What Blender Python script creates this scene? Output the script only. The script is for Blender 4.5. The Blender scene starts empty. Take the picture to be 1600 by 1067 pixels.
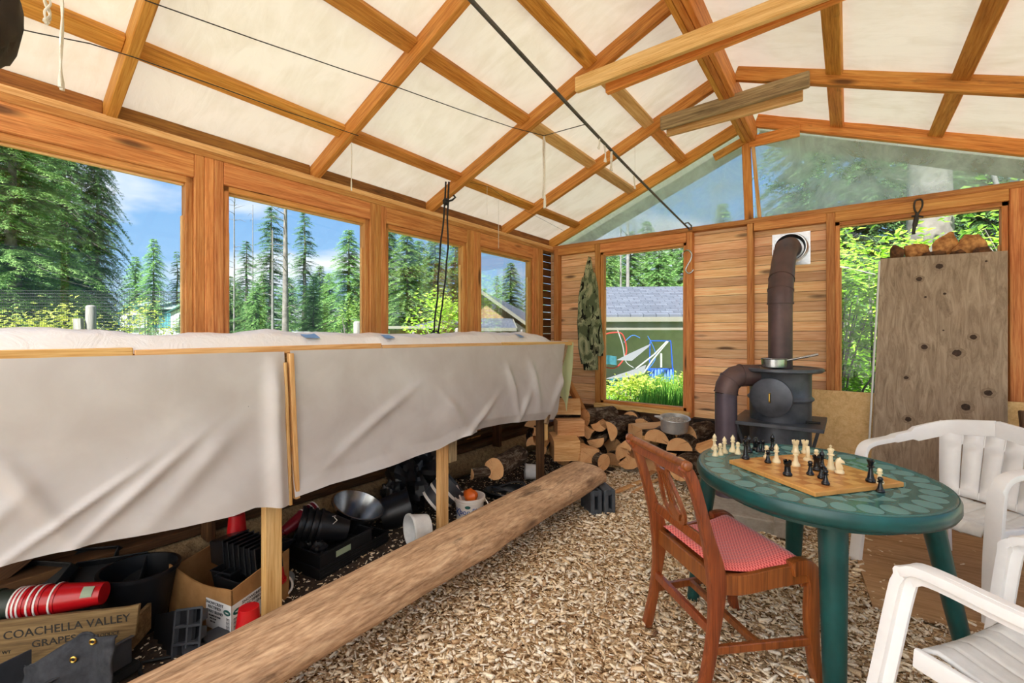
import bpy, bmesh, math, random
import numpy as np
from math import sin, cos, pi, radians, atan2, sqrt
from mathutils import Vector, Matrix, noise

V = Vector
RND = random.Random(11)
sc = bpy.context.scene
col = sc.collection

# ---------------------------------------------------------------- camera
F, CY, YAW, H = 690.0, 521.6, radians(37.236), 1.3
cd = bpy.data.cameras.new('camera')
cam = bpy.data.objects.new('camera', cd)
col.objects.link(cam)
cam.location = (0, 0, H)
cam.rotation_euler = (pi / 2, 0, YAW)
cd.sensor_width = 36.0
cd.lens = F / 1600 * 36
cd.shift_y = (CY - 533.5) / 1600
cd.clip_start, cd.clip_end = 0.02, 600
sc.camera = cam

# ---------------------------------------------------------------- sky, sun, exposure
sc.view_settings.view_transform = 'Standard'
sc.view_settings.look = 'None'
sc.view_settings.gamma = 1
sc.view_settings.use_curve_mapping = False
sc.view_settings.exposure = 2.07
world = bpy.data.worlds.new('sky')
sc.world = world
world.use_nodes = True
SKY_STRENGTH = 0.285

sd = bpy.data.lights.new('sun', 'SUN')
sd.energy = 3.9
sd.angle = radians(3)
sd.color = (1, 0.975, 0.94)
sun = bpy.data.objects.new('sun', sd)
col.objects.link(sun)
sun.rotation_euler = V((0.16, -1.0, 1.17)).to_track_quat('Z', 'Y').to_euler()

FW = V((-sin(YAW), cos(YAW), 0))
RT = V((cos(YAW), sin(YAW), 0))
CAM = V((0, 0, H))


def ray(px, py):
    return FW + RT * ((px - 800) / F) - V((0, 0, 1)) * ((py - CY) / F)


def on_z(px, py, z=0.0):
    d = ray(px, py)
    return CAM + d * ((z - H) / d.z)


def on_x(px, py, x):
    d = ray(px, py)
    return CAM + d * (x / d.x)


def on_y(px, py, y):
    d = ray(px, py)
    return CAM + d * (y / d.y)


def at(px, py, dep):
    return CAM + ray(px, py) * dep


sc.cycles.diffuse_bounces = 8
sc.cycles.max_bounces = 14

# ---------------------------------------------------------------- colour + node helpers
def c(h):
    v = [int(h[i:i + 2], 16) / 255 for i in (0, 2, 4)]
    return tuple((x / 12.92 if x <= 0.04045 else ((x + 0.055) / 1.055) ** 2.4) for x in v) + (1,)


class NB:
    def __init__(s, nt):
        s.nt = nt
        nt.nodes.clear()

    def n(s, t, ins=None, **pr):
        nd = s.nt.nodes.new('ShaderNode' + t)
        for k, v in pr.items():
            setattr(nd, k, v)
        for k, v in (ins or {}).items():
            sk = nd.inputs[k]
            if isinstance(v, bpy.types.NodeSocket):
                s.nt.links.new(v, sk)
            else:
                sk.default_value = v
        return nd

    def m(s, op, a, b=None, cc=None, clamp=False):
        ins = {0: a}
        if b is not None:
            ins[1] = b
        if cc is not None:
            ins[2] = cc
        return s.n('Math', ins, operation=op, use_clamp=clamp).outputs[0]

    def ramp(s, fac, stops, interp='LINEAR'):
        nd = s.n('ValToRGB', {'Fac': fac})
        cr = nd.color_ramp
        cr.interpolation = interp
        while len(cr.elements) < len(stops):
            cr.elements.new(0.5)
        for e, (p, k) in zip(cr.elements, stops):
            e.position = p
            e.color = k if isinstance(k, tuple) else (k, k, k, 1)
        return nd.outputs['Color']

    def mix(s, f, a, b, blend='MIX'):
        nd = s.n('Mix', None, data_type='RGBA', blend_type=blend)
        for i, v in ((0, f), (6, a), (7, b)):
            if isinstance(v, bpy.types.NodeSocket):
                s.nt.links.new(v, nd.inputs[i])
            else:
                nd.inputs[i].default_value = v
        return nd.outputs[2]

    def coords(s, kind='Object', scale=(1, 1, 1), rnd=True):
        co = s.n('TexCoord').outputs[kind]
        if rnd:
            r1 = s.n('ObjectInfo').outputs['Random']
            r2 = s.n('Attribute', attribute_name='rnd').outputs['Fac']
            off = s.m('ADD', s.m('MULTIPLY', r1, 37.0), s.m('MULTIPLY', r2, 53.0))
            cb = s.n('CombineXYZ', {0: off, 1: off, 2: off}).outputs[0]
            co = s.n('VectorMath', {0: co, 1: cb}, operation='ADD').outputs[0]
        return s.n('Mapping', {'Vector': co, 'Scale': scale}).outputs[0]

    def noise(s, vec, scale, detail=4, rough=0.6, dist=0.0):
        return s.n('TexNoise', {'Vector': vec, 'Scale': scale, 'Detail': detail, 'Roughness': rough, 'Distortion': dist}).outputs[0]

    def bump(s, h, strength=0.3, dist=0.01):
        return s.n('Bump', {'Height': h, 'Strength': strength, 'Distance': dist}).outputs[0]

    def pbr(s, color, rough=0.6, metal=0.0, normal=None, spec=0.5, **kw):
        ins = {'Base Color': color, 'Roughness': rough, 'Metallic': metal, 'Specular IOR Level': spec}
        if normal is not None:
            ins['Normal'] = normal
        ins.update(kw)
        return s.n('BsdfPrincipled', ins).outputs[0]

    def out(s, sh):
        s.n('OutputMaterial', {'Surface': sh})


MATS = {}


def mat(name):
    m = bpy.data.materials.new(name)
    m.use_nodes = True
    MATS[name] = m
    return m, NB(m.node_tree)


# sky with soft clouds, by direction
b = NB(world.node_tree)
dirn = b.n('TexCoord').outputs['Generated']
sx = b.n('SeparateXYZ', {0: dirn})
zc = b.m('MAXIMUM', sx.outputs[2], 0.0)
grad = b.ramp(zc, [(0.0, c('c2dcf2')), (0.12, c('9cc8f2')), (0.4, c('62a3e6')), (1.0, c('3f7fd0'))])
den = b.m('ADD', zc, 0.22)
pv = b.n('CombineXYZ', {0: b.m('DIVIDE', sx.outputs[0], den), 1: b.m('DIVIDE', sx.outputs[1], den), 2: 0.35}).outputs[0]
cl = b.noise(pv, 1.15, 7, 0.55, 0.3)
cm = b.ramp(cl, [(0.49, 0.0), (0.66, 1.0)])
skyc = b.mix(b.m('MULTIPLY', cm, 0.85), grad, (1.05, 1.05, 1.06, 1))
bg = b.n('Background', {'Color': skyc, 'Strength': SKY_STRENGTH})
b.n('OutputWorld', {'Surface': bg.outputs[0]})


# ---------------------------------------------------------------- mesh helpers
class MB:
    def __init__(s):
        s.v, s.f, s.mi, s.r = [], [], [], []

    def add(s, vs, fs, mi=0, r=None, M=None):
        o = len(s.v)
        if M is not None:
            vs = [M @ V(p) for p in vs]
        s.v.extend([tuple(p) for p in vs])
        rr = RND.random() if r is None else r
        for f in fs:
            s.f.append(tuple(i + o for i in f))
            s.mi.append(mi)
            s.r.append(rr)
        return s

    def box(s, ce, size, mi=0, r=None, M=None):
        x, y, z = (k / 2 for k in size)
        vs = [V(ce) + V((a * x, bb * y, d * z)) for a in (-1, 1) for bb in (-1, 1) for d in (-1, 1)]
        return s.add(vs, [(0, 1, 3, 2), (4, 6, 7, 5), (0, 4, 5, 1), (2, 3, 7, 6), (0, 2, 6, 4), (1, 5, 7, 3)], mi, r, M)

    def bar(s, a, bb, w, h, up=(0, 0, 1), mi=0, r=None):
        M, L = frame(a, bb, up)
        return s.box((L / 2, 0, 0), (L, w, h), mi, r, M)

    def tube(s, pts, rad, n=8, mi=0, r=None, caps=True, closed=False):
        pts = [V(p) for p in pts]
        k = len(pts)
        rads = rad if isinstance(rad, (list, tuple)) else [rad] * k
        vs, fs = [], []
        pn = None
        for i, p in enumerate(pts):
            if closed:
                t = (pts[(i + 1) % k] - pts[i - 1])
            else:
                t = pts[min(i + 1, k - 1)] - pts[max(i - 1, 0)]
            if t.length < 1e-9:
                t = V((0, 0, 1))
            t.normalize()
            if pn is None:
                pn = V((0, 0, 1)) if abs(t.z) < 0.9 else V((1, 0, 0))
            nn = (pn - t * pn.dot(t))
            if nn.length < 1e-6:
                nn = t.orthogonal()
            nn.normalize()
            pn = nn
            bt = t.cross(nn)
            for j in range(n):
                a = 2 * pi * j / n
                vs.append(p + (nn * cos(a) + bt * sin(a)) * rads[i])
        for i in range(k if closed else k - 1):
            i2 = (i + 1) % k
            for j in range(n):
                j2 = (j + 1) % n
                fs.append((i * n + j, i * n + j2, i2 * n + j2, i2 * n + j))
        if caps and not closed:
            fs.append(tuple(range(n - 1, -1, -1)))
            fs.append(tuple((k - 1) * n + j for j in range(n)))
        return s.add(vs, fs, mi, r)

    def lathe(s, prof, n=20, mi=0, r=None, M=None, sx=1.0, sy=1.0, caps=True):
        vs, fs = [], []
        for (rr, z) in prof:
            for j in range(n):
                a = 2 * pi * j / n
                vs.append(V((rr * cos(a) * sx, rr * sin(a) * sy, z)))
        for i in range(len(prof) - 1):
            for j in range(n):
                j2 = (j + 1) % n
                fs.append((i * n + j, i * n + j2, (i + 1) * n + j2, (i + 1) * n + j))
        if caps and prof[0][0] > 1e-5:
            fs.append(tuple(range(n - 1, -1, -1)))
        if caps and prof[-1][0] > 1e-5:
            fs.append(tuple((len(prof) - 1) * n + j for j in range(n)))
        return s.add(vs, fs, mi, r, M)

    def prism(s, poly, t, M=None, mi=0, r=None, mi_side=None):
        """polygon in local XY, thickness t along +Z"""
        n = len(poly)
        vs = [V((p[0], p[1], 0)) for p in poly] + [V((p[0], p[1], t)) for p in poly]
        if M is not None:
            vs = [M @ v for v in vs]
        rr = RND.random() if r is None else r
        s.add(vs, [tuple(range(n - 1, -1, -1)), tuple(range(n, 2 * n))], mi, rr)
        o = len(s.v) - 2 * n
        for i in range(n):
            j = (i + 1) % n
            s.f.append((o + i, o + j, o + n + j, o + n + i))
            s.mi.append(mi if mi_side is None else mi_side)
            s.r.append(rr)
        return s

    def grid(s, fn, nu, nv, mi=0, r=None, thick=0.0):
        P = [[V(fn(i / nu, j / nv)) for j in range(nv + 1)] for i in range(nu + 1)]
        vs = [p for row in P for p in row]
        fs = []
        w = nv + 1
        for i in range(nu):
            for j in range(nv):
                fs.append((i * w + j, (i + 1) * w + j, (i + 1) * w + j + 1, i * w + j + 1))
        s.add(vs, fs, mi, r)
        return s

    def build(s, name, mats, parent=None, smooth=40, bevel=0.0, world=True, seg=1):
        me = bpy.data.meshes.new(name)
        me.from_pydata(s.v, [], s.f)
        ml = mats if isinstance(mats, (list, tuple)) else [mats]
        for k in ml:
            me.materials.append(MATS[k])
        me.polygons.foreach_set('material_index', s.mi)
        at_ = me.attributes.new('rnd', 'FLOAT', 'FACE')
        at_.data.foreach_set('value', s.r)
        if bevel > 0:
            bm = bmesh.new()
            bm.from_mesh(me)
            bmesh.ops.remove_doubles(bm, verts=bm.verts, dist=1e-5)
            es = [e for e in bm.edges if len(e.link_faces) == 2 and e.calc_face_angle(0) > 0.6]
            bmesh.ops.bevel(bm, geom=es, offset=bevel, segments=seg, profile=0.6, affect='EDGES', clamp_overlap=True)
            bm.to_mesh(me)
            bm.free()
        if smooth:
            me.polygons.foreach_set('use_smooth', [True] * len(me.polygons))
            me.set_sharp_from_angle(angle=radians(smooth))
        me.update()
        o = bpy.data.objects.new(name, me)
        col.objects.link(o)
        if parent is not None:
            o.parent = parent
            if world:
                o.matrix_parent_inverse = wm(parent).inverted()
        return o


def wm(o):
    m = Matrix.LocRotScale(o.location, o.rotation_euler, o.scale)
    if o.parent is not None:
        m = wm(o.parent) @ o.matrix_parent_inverse @ m
    return m


def frame(a, bb, up=(0, 0, 1)):
    a, bb = V(a), V(bb)
    x = bb - a
    L = x.length
    x.normalize()
    z = V(up) - x * V(up).dot(x)
    if z.length < 1e-6:
        z = x.orthogonal()
    z.normalize()
    y = z.cross(x)
    M = Matrix((x, y, z)).transposed().to_4x4()
    M.translation = a
    return M, L


def tag(o, label=None, cat=None, group=None, kind=None):
    if label:
        o['label'] = label
    if cat:
        o['category'] = cat
    if group:
        o['group'] = group
    if kind:
        o['kind'] = kind
    return o


def thing(name, label, cat, loc=(0, 0, 0), rz=0.0, group=None, kind=None):
    o = bpy.data.objects.new(name, None)
    o.empty_display_size = 0.1
    col.objects.link(o)
    o.location = loc
    o.rotation_euler = (0, 0, rz)
    return tag(o, label, cat, group, kind)


def beam(name, a, bb, w, h, m, up=(0, 0, 1), bevel=0.004, parent=None, label=None, cat=None, group=None, kind=None):
    """a board from a to bb; its own X axis runs along the grain"""
    M, L = frame(a, bb, up)
    mb = MB()
    n = 1
    mb.box((L / 2, 0, 0), (L, w, h), 0, RND.random())
    o = mb.build(name, m, None, 0, bevel)
    o.matrix_world = M
    if parent is not None:
        o.parent = parent
        o.matrix_parent_inverse = wm(parent).inverted()
        o.matrix_basis = M
    return tag(o, label, cat, group, kind)


def dup(o, parent=None):
    k = o.copy()
    col.objects.link(k)
    if parent is not None:
        k.parent = parent
    for ch in list(o.children):
        dup(ch, k)
    return k


def text_mesh(body, size, ext=0.0006):
    cu = bpy.data.curves.new('lettering', 'FONT')
    cu.body = body
    cu.size = size
    cu.extrude = ext
    cu.align_x = 'CENTER'
    cu.align_y = 'CENTER'
    cu.resolution_u = 3
    o = bpy.data.objects.new('lettering', cu)
    col.objects.link(o)
    dg = bpy.context.evaluated_depsgraph_get()
    me = bpy.data.meshes.new_from_object(o.evaluated_get(dg))
    bpy.data.objects.remove(o)
    bpy.data.curves.remove(cu)
    vs = [v.co.copy() for v in me.vertices]
    fs = [tuple(p.vertices) for p in me.polygons]
    bpy.data.meshes.remove(me)
    return vs, fs


def lettering(mb, body, size, M, mi=0, shx=1.0):
    vs, fs = text_mesh(body, size)
    mb.add([V((v.x * shx, v.y, v.z)) for v in vs], fs, mi, 0.5, M)
# ================================================================ materials
def wood(name, dark, mid, light, grain=26.0, rough=0.6, knots=0.0, var=0.25, axis='X', bump=0.25, spec=0.3, stain=0.0, coat=0.0, along=1.0):
    m, b = mat(name)
    sc3 = {'X': (along, grain, grain), 'Y': (grain, along, grain), 'Z': (grain, grain, along)}[axis]
    sck = {'X': (2.2, 9, 9), 'Y': (9, 2.2, 9), 'Z': (9, 9, 2.2)}[axis]
    v = b.coords('Object', sc3)
    n1 = b.noise(v, 1.6, 6, 0.65, 0.6)
    col_ = b.ramp(n1, [(0.28, c(dark)), (0.5, c(mid)), (0.72, c(light))])
    n2 = b.noise(v, 7.0, 3, 0.6)
    col_ = b.mix(0.35, col_, b.ramp(n2, [(0.35, c(dark)), (0.65, c(light))]), 'MULTIPLY' if False else 'MIX')
    r1 = b.n('ObjectInfo').outputs['Random']
    r2 = b.n('Attribute', attribute_name='rnd').outputs['Fac']
    rr = b.m('FRACT', b.m('ADD', b.m('MULTIPLY', r1, 3.7), b.m('MULTIPLY', r2, 1.0)))
    val = b.m('ADD', 1.0 - var / 2, b.m('MULTIPLY', rr, var))
    hue = b.m('ADD', 0.492, b.m('MULTIPLY', b.m('FRACT', b.m('MULTIPLY', rr, 7.3)), 0.016))
    col_ = b.n('HueSaturation', {'Hue': hue, 'Value': val, 'Color': col_}).outputs[0]
    if knots > 0:
        vk = b.coords('Object', sck)
        vo = b.n('TexVoronoi', {'Vector': vk, 'Scale': 1.0, 'Randomness': 1.0})
        pick = b.m('LESS_THAN', b.n('SeparateColor', {0: vo.outputs['Color']}).outputs[0], knots)
        kd = b.ramp(vo.outputs['Distance'], [(0.12, 1.0), (0.24, 0.0)])
        col_ = b.mix(b.m('MULTIPLY', pick, b.m('MULTIPLY', kd, 0.8)), col_, c('3a1c0c'))
    if stain > 0:
        vs_ = b.coords('Object', {'X': (1.2, 7, 7), 'Y': (7, 1.2, 7), 'Z': (7, 7, 1.2)}[axis])
        st = b.ramp(b.noise(vs_, 1.5, 6, 0.7, 1.0), [(0.6, 0.0), (0.72, 1.0)])
        col_ = b.mix(b.m('MULTIPLY', st, stain), col_, c('24140a'))
    h = b.m('ADD', n1, b.m('MULTIPLY', n2, 0.5))
    b.out(b.pbr(col_, rough, 0, b.bump(h, bump, 0.004), spec, **({'Coat Weight': coat, 'Coat Roughness': 0.3} if coat else {})))
    return m


wood('frame_wood', '8e4e20', 'c67c40', 'dea864', 22, 0.62, 0.14, 0.35, 'X', stain=0.35)
wood('roof_wood', '94541c', 'cf8434', 'e6ac5a', 22, 0.62, 0.16, 0.34, 'X', stain=0.45)
wood('stained_wood', '4a2c12', '8a5526', 'b07c3c', 16, 0.7, 0.16, 0.4, 'X', stain=0.85)
wood('pale_wood', 'ac7638', 'd8a866', 'eecb92', 24, 0.62, 0.12, 0.2, 'X')
wood('siding_x', 'c6844e', 'f4c08a', 'ffe0b4', 30, 0.6, 0.5, 0.42, 'X')
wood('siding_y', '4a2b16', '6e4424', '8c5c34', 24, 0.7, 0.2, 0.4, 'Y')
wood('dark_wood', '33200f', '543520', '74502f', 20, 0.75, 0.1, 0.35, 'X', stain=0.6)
wood('grey_wood', '5a4632', '9c8260', 'c2a980', 20, 0.8, 0.1, 0.2, 'X', stain=0.9)
wood('grey_post', '55504a', '86807a', 'aaa59e', 20, 0.85, 0.0, 0.2, 'Z')
wood('log_wood', '6e5238', 'b48e68', 'dcbc94', 17, 0.62, 0.10, 0.05, 'Y', bump=0.7, stain=0.85, along=2.6)
wood('chair_wood', '4e2410', '84401a', 'a45c2a', 40, 0.32, 0.0, 0.12, 'Z', bump=0.08, spec=0.5, coat=0.25)
wood('light_ply', 'cb9c62', 'e8be84', 'f2d09a', 14, 0.55, 0.0, 0.06, 'Y', bump=0.05)
wood('split_wood', 'a66a34', 'd39a5e', 'eec493', 26, 0.7, 0.12, 0.3, 'X', bump=0.5)
wood('crate_wood', '4c3822', '7a5e3c', '9c7e56', 16, 0.75, 0.05, 0.1, 'X', stain=0.5)
wood('mud_board', '84603e', 'b48a60', 'c8a078', 8, 0.8, 0.0, 0.15, 'X', stain=0.4)
wood('shake', '57432f', '8b6e50', 'a98c6a', 16, 0.85, 0.0, 0.5, 'Z')
wood('dark_board', '3c2a1e', '5c4431', '745a44', 14, 0.8, 0.0, 0.1, 'Z', stain=0.3)

# weathered plywood sheet with big knots
m, b = mat('weathered_ply')
v = b.coords('Object', (10, 10, 1.6), rnd=False)
n1 = b.noise(v, 2.2, 7, 0.7, 1.6)
vk = b.n('Mapping', {'Vector': b.n('TexCoord').outputs['Object'], 'Scale': (5.2, 0.01, 3.4)}).outputs[0]
vo = b.n('TexVoronoi', {'Vector': vk, 'Scale': 1.0, 'Randomness': 1.0})
pick = b.m('LESS_THAN', b.n('SeparateColor', {0: vo.outputs['Color']}).outputs[0], -1.0)
kd = b.ramp(vo.outputs['Distance'], [(0.08, 1.0), (0.125, 0.0)])
rings = b.m('SINE', b.m('MULTIPLY', vo.outputs['Distance'], 95.0))
ringm = b.m('MULTIPLY', b.ramp(vo.outputs['Distance'], [(0.1, 1.0), (0.3, 0.0)]), b.m('MULTIPLY', rings, 0.22))
cc_ = b.ramp(b.m('ADD', n1, b.m('MULTIPLY', ringm, pick)), [(0.25, c('6c5a48')), (0.5, c('9a8670')), (0.75, c('bca890'))])
stn = b.ramp(b.noise(b.coords('Object', (7, 1, 6), rnd=False), 1.0, 6, 0.75), [(0.62, 0.0), (0.7, 1.0)])
cc_ = b.mix(b.m('MULTIPLY', stn, 0.45), cc_, c('3a281a'))
cc_ = b.mix(b.m('MULTIPLY', kd, b.m('MULTIPLY', pick, 0.85)), cc_, c('2c1c10'))
b.out(b.pbr(cc_, 0.8, 0, b.bump(n1, 0.25, 0.004), 0.25))


def plain(name, hexc, rough=0.5, metal=0.0, spec=0.5, var=0.0, bump=0.0, scale=30, hex2=None, dist=0.003, **kw):
    m, b = mat(name)
    v = b.coords('Object', (1, 1, 1), rnd=False)
    n1 = b.noise(v, scale, 5, 0.6)
    col_ = c(hexc)
    if hex2:
        col_ = b.ramp(n1, [(0.35, c(hexc)), (0.68, c(hex2))])
    if var:
        r2 = b.m('FRACT', b.m('ADD', b.n('Attribute', attribute_name='rnd').outputs['Fac'], b.n('ObjectInfo').outputs['Random']))
        col_ = b.n('HueSaturation', {'Value': b.m('ADD', 1 - var / 2, b.m('MULTIPLY', r2, var)), 'Color': col_}).outputs[0]
    nrm = b.bump(n1, bump, dist) if bump else None
    b.out(b.pbr(col_, rough, metal, nrm, spec, **kw))


plain('white_plastic', 'eeeeee', 0.38, hex2='f6f6f5', scale=9)
plain('grey_white_plastic', 'd2d2d0', 0.45, hex2='e6e6e4', scale=14)
plain('black_plastic', '121214', 0.36, hex2='1d1d20', scale=14)
plain('black_matte', '0f0f10', 0.7, hex2='1c1c1c', scale=30, bump=0.3)
plain('dark_fabric', '2e2f33', 0.9, hex2='3c3d41', scale=60, bump=0.4)
plain('grey_plastic', '34363a', 0.5, hex2='404247', scale=12)
plain('red_plastic', 'c4161c', 0.28, hex2='b01018', scale=8)
plain('maroon_plastic', '7c1022', 0.35)
plain('rim_white', 'e6ddd4', 0.4)
plain('dark_green_plastic', '2b3328', 0.5)
plain('cream_piece', 'e6d2a4', 0.3, hex2='ecdcb4', scale=40)
plain('black_piece', '0c0c10', 0.14)
plain('steel', 'a9abad', 0.26, 1.0, hex2='bcbdbd', scale=6)
plain('dull_steel', 'b4b5b6', 0.42, 0.6, hex2='c8c8c6', scale=12, bump=0.1)
plain('galvanised', 'b9bfc4', 0.3, 1.0, hex2='d0d4d6', scale=18)
plain('stove_iron', '3a3d44', 0.42, 0.45, hex2='5a5e66', scale=7, bump=0.12, dist=0.004)
plain('pipe_iron', '4a3a3a', 0.5, 0.3, hex2='664e4a', scale=6, bump=0.1)
plain('pipe_iron_cool', '4e444e', 0.45, 0.35, hex2='625660', scale=5, bump=0.1)
plain('brass', 'c8a050', 0.3, 1.0)
plain('cardboard', '9a6e3e', 0.8, hex2='ab7d4a', scale=20, bump=0.05)
plain('paper', 'e4e3e0', 0.6)
plain('ink_and_hole_shade', '17181a', 0.6)
plain('faded_ink', '2a2722', 0.8)
plain('blue_ink', '1c4b9c', 0.5)
plain('teal_ink', '17564c', 0.5)
plain('tape_green', '9aa88c', 0.7)
plain('tape_blue', '5f86b4', 0.55)
plain('cotton', 'd9d2c4', 0.9, hex2='c9c0b0', scale=80)
plain('black_rope', '18171a', 0.85, hex2='2a2622', scale=200, bump=0.5)
plain('wire', '2a2521', 0.6)
plain('rod_grey', '3a3632', 0.5, hex2='55504a', scale=30)
plain('concrete', '8d857a', 0.9, hex2='a89f92', scale=24, bump=0.4)
plain('block_grey', '3b4046', 0.6, hex2='4b5057', scale=20, bump=0.2)
plain('ash', '8b8680', 0.95, hex2='c9c4bc', scale=70, bump=1.0, dist=0.01)
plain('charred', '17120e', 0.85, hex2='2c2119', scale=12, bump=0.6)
plain('orange_plastic', 'd8631c', 0.4)
plain('dark_hide', '2a2018', 0.85, hex2='3c2f23', scale=9, bump=0.5)
plain('fungus_top', '8a5426', 0.75, hex2='d89c58', scale=22, bump=0.8, dist=0.01)
plain('bark_chunk', '3c2514', 0.85, hex2='7c4f28', scale=26, bump=1.0, dist=0.01)
plain('tape_white', 'd2d2ce', 0.5)
# outdoors
plain('teal_metal', '2f6a72', 0.45, hex2='3a7a80', scale=2)
plain('pale_roof', '9db4ac', 0.4)
plain('house_white', 'c4c8c8', 0.6)
plain('window_dark', '3a4854', 0.12)
plain('house_trim', '2d5f58', 0.5)
plain('shed_wall', 'c8c2b4', 0.85, hex2='d6d0c4', scale=4)
plain('shed_dark', '4b4a42', 0.9, hex2='3a3a34', scale=3)
plain('fascia', '7a776c', 0.7)
plain('shovel_blue', '1f4fc0', 0.4)
plain('shovel_pale', '6a86c0', 0.4)
plain('hammock_grey', '7c7c82', 0.8)
plain('hose_red', 'c83a34', 0.5)
plain('hose_blue', '3a6cc0', 0.5)
plain('hose_white', '9a9a98', 0.5)
plain('teal_cloth', '2a626e', 0.8, hex2='1f525c', scale=12)
plain('mesh_black', '141814', 0.7)

# asphalt shingle roof
m, b = mat('shingles')
v = b.coords('Object', (1, 1, 1), rnd=False)
br = b.n('TexBrick', {'Vector': v, 'Color1': c('4e525c'), 'Color2': c('646872'), 'Mortar': c('363a42'), 'Scale': 1.0, 'Mortar Size': 0.012, 'Brick Width': 0.32, 'Row Height': 0.14})
n1 = b.noise(v, 40, 3)
b.out(b.pbr(b.mix(0.25, br.outputs[0], b.ramp(n1, [(0.3, c('444852')), (0.7, c('72767e'))])), 0.85, 0, None, 0.2))

# translucent roof sheet
m, b = mat('roof_sheet')
v = b.coords('Object', (1, 1, 1), rnd=False)
n1 = b.noise(v, 3.0, 5, 0.55, 0.6)
vw = b.n('Mapping', {'Vector': b.n('TexCoord').outputs['Object'], 'Scale': (1.6, 5, 1.6), 'Rotation': (0, 0, 0.5)}).outputs[0]
n2 = b.noise(vw, 2.0, 6, 0.6, 1.2)
tc = b.ramp(b.m('ADD', b.m('MULTIPLY', n1, 0.6), b.m('MULTIPLY', n2, 0.4)), [(0.3, c('dfd4bc')), (0.55, c('eee6d4')), (0.75, c('f0e8d4'))])
nrm = b.bump(b.m('ADD', b.m('MULTIPLY', n1, 0.9), b.m('MULTIPLY', n2, 0.5)), 0.35, 0.02)
dfs = b.n('BsdfDiffuse', {'Color': tc, 'Normal': nrm}).outputs[0]
trs = b.n('BsdfTranslucent', {'Color': tc, 'Normal': nrm}).outputs[0]
b.out(b.n('MixShader', {0: 0.135, 1: dfs, 2: trs}).outputs[0])

m, b = mat('fill_film')  # bright film added behind the camera as a light source
dfs = b.n('BsdfDiffuse', {'Color': (0.9, 0.9, 0.9, 1)}).outputs[0]
trs = b.n('BsdfTranslucent', {'Color': (0.96, 0.96, 0.95, 1)}).outputs[0]
b.out(b.n('MixShader', {0: 0.93, 1: dfs, 2: trs}).outputs[0])

# window glass
m, b = mat('glass')
fr = b.n('Fresnel', {'IOR': 1.45}).outputs[0]
tr = b.n('BsdfTransparent', {'Color': (0.97, 0.98, 0.975, 1)}).outputs[0]
gl = b.n('BsdfGlossy', {'Roughness': 0.02}).outputs[0]
b.out(b.n('MixShader', {0: b.m('MULTIPLY', fr, 0.4), 1: tr, 2: gl}).outputs[0])

# hazy scratched sheet of the gable
def gable_mat(name, lo, hi):
    m, b = mat(name)
    v = b.coords('Object', (1, 1, 1), rnd=False)
    n1 = b.ramp(b.noise(v, 3.5, 6, 0.65, 0.5), [(0.35, lo), (0.7, hi)])
    vs_ = b.n('Mapping', {'Vector': b.n('TexCoord').outputs['Object'], 'Scale': (26, 1, 1.2), 'Rotation': (0, 0.35, 0)}).outputs[0]
    scr = b.ramp(b.noise(vs_, 1.0, 6, 0.8), [(0.66, 0.0), (0.72, 0.35)])
    fac = b.m('ADD', n1, scr, clamp=True)
    hz = b.n('BsdfTranslucent', {'Color': (0.82, 0.87, 0.92, 1)}).outputs[0]
    hd = b.n('BsdfDiffuse', {'Color': (0.7, 0.74, 0.78, 1)}).outputs[0]
    hz = b.n('MixShader', {0: 0.3, 1: hz, 2: hd}).outputs[0]
    tr = b.n('BsdfTransparent', {'Color': (0.92, 0.95, 0.97, 1)}).outputs[0]
    b.out(b.n('MixShader', {0: fac, 1: tr, 2: hz}).outputs[0])


gable_mat('gable_hazy', 0.30, 0.6)
gable_mat('gable_scratched', 0.18, 0.5)

# white poly sheet of the bench
m, b = mat('bench_sheet')
v = b.coords('Object', (1, 1, 1), rnd=False)
n1 = b.noise(v, 5, 5, 0.55, 0.4)
spk = b.n('TexVoronoi', {'Vector': v, 'Scale': 9.0}).outputs['Distance']
spk = b.ramp(spk, [(0.018, 1.0), (0.026, 0.0)])
cc_ = b.mix(b.m('MULTIPLY', spk, 0.7), b.ramp(n1, [(0.3, c('beb6b1')), (0.7, c('cec8c4'))]), c('5a4a3c'))
p1 = b.pbr(cc_, 0.3, 0, b.bump(n1, 0.15, 0.01), 0.5)
tr = b.n('BsdfTranslucent', {'Color': (0.85, 0.83, 0.8, 1)}).outputs[0]
b.out(b.n('MixShader', {0: 0.12, 1: p1, 2: tr}).outputs[0])

m, b = mat('clear_poly')
cc_ = (0.93, 0.93, 0.94, 1)
v = b.coords('Object', (3, 3, 3), rnd=False)
p1 = b.pbr(cc_, 0.25, 0, b.bump(b.noise(v, 4, 5, 0.6, 1.0), 0.5, 0.02), 0.6)
tr = b.n('BsdfTranslucent', {'Color': (0.92, 0.92, 0.92, 1)}).outputs[0]
b.out(b.n('MixShader', {0: 0.35, 1: p1, 2: tr}).outputs[0])

m, b = mat('green_lit_film')  # green light on the plastic is put into its colour
p1 = b.pbr(c('e4f0c0'), 0.2, 0, None, 0.6)
tr = b.n('BsdfTranslucent', {'Color': c('ecf6c8')}).outputs[0]
b.out(b.n('MixShader', {0: 0.6, 1: p1, 2: tr}).outputs[0])

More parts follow.
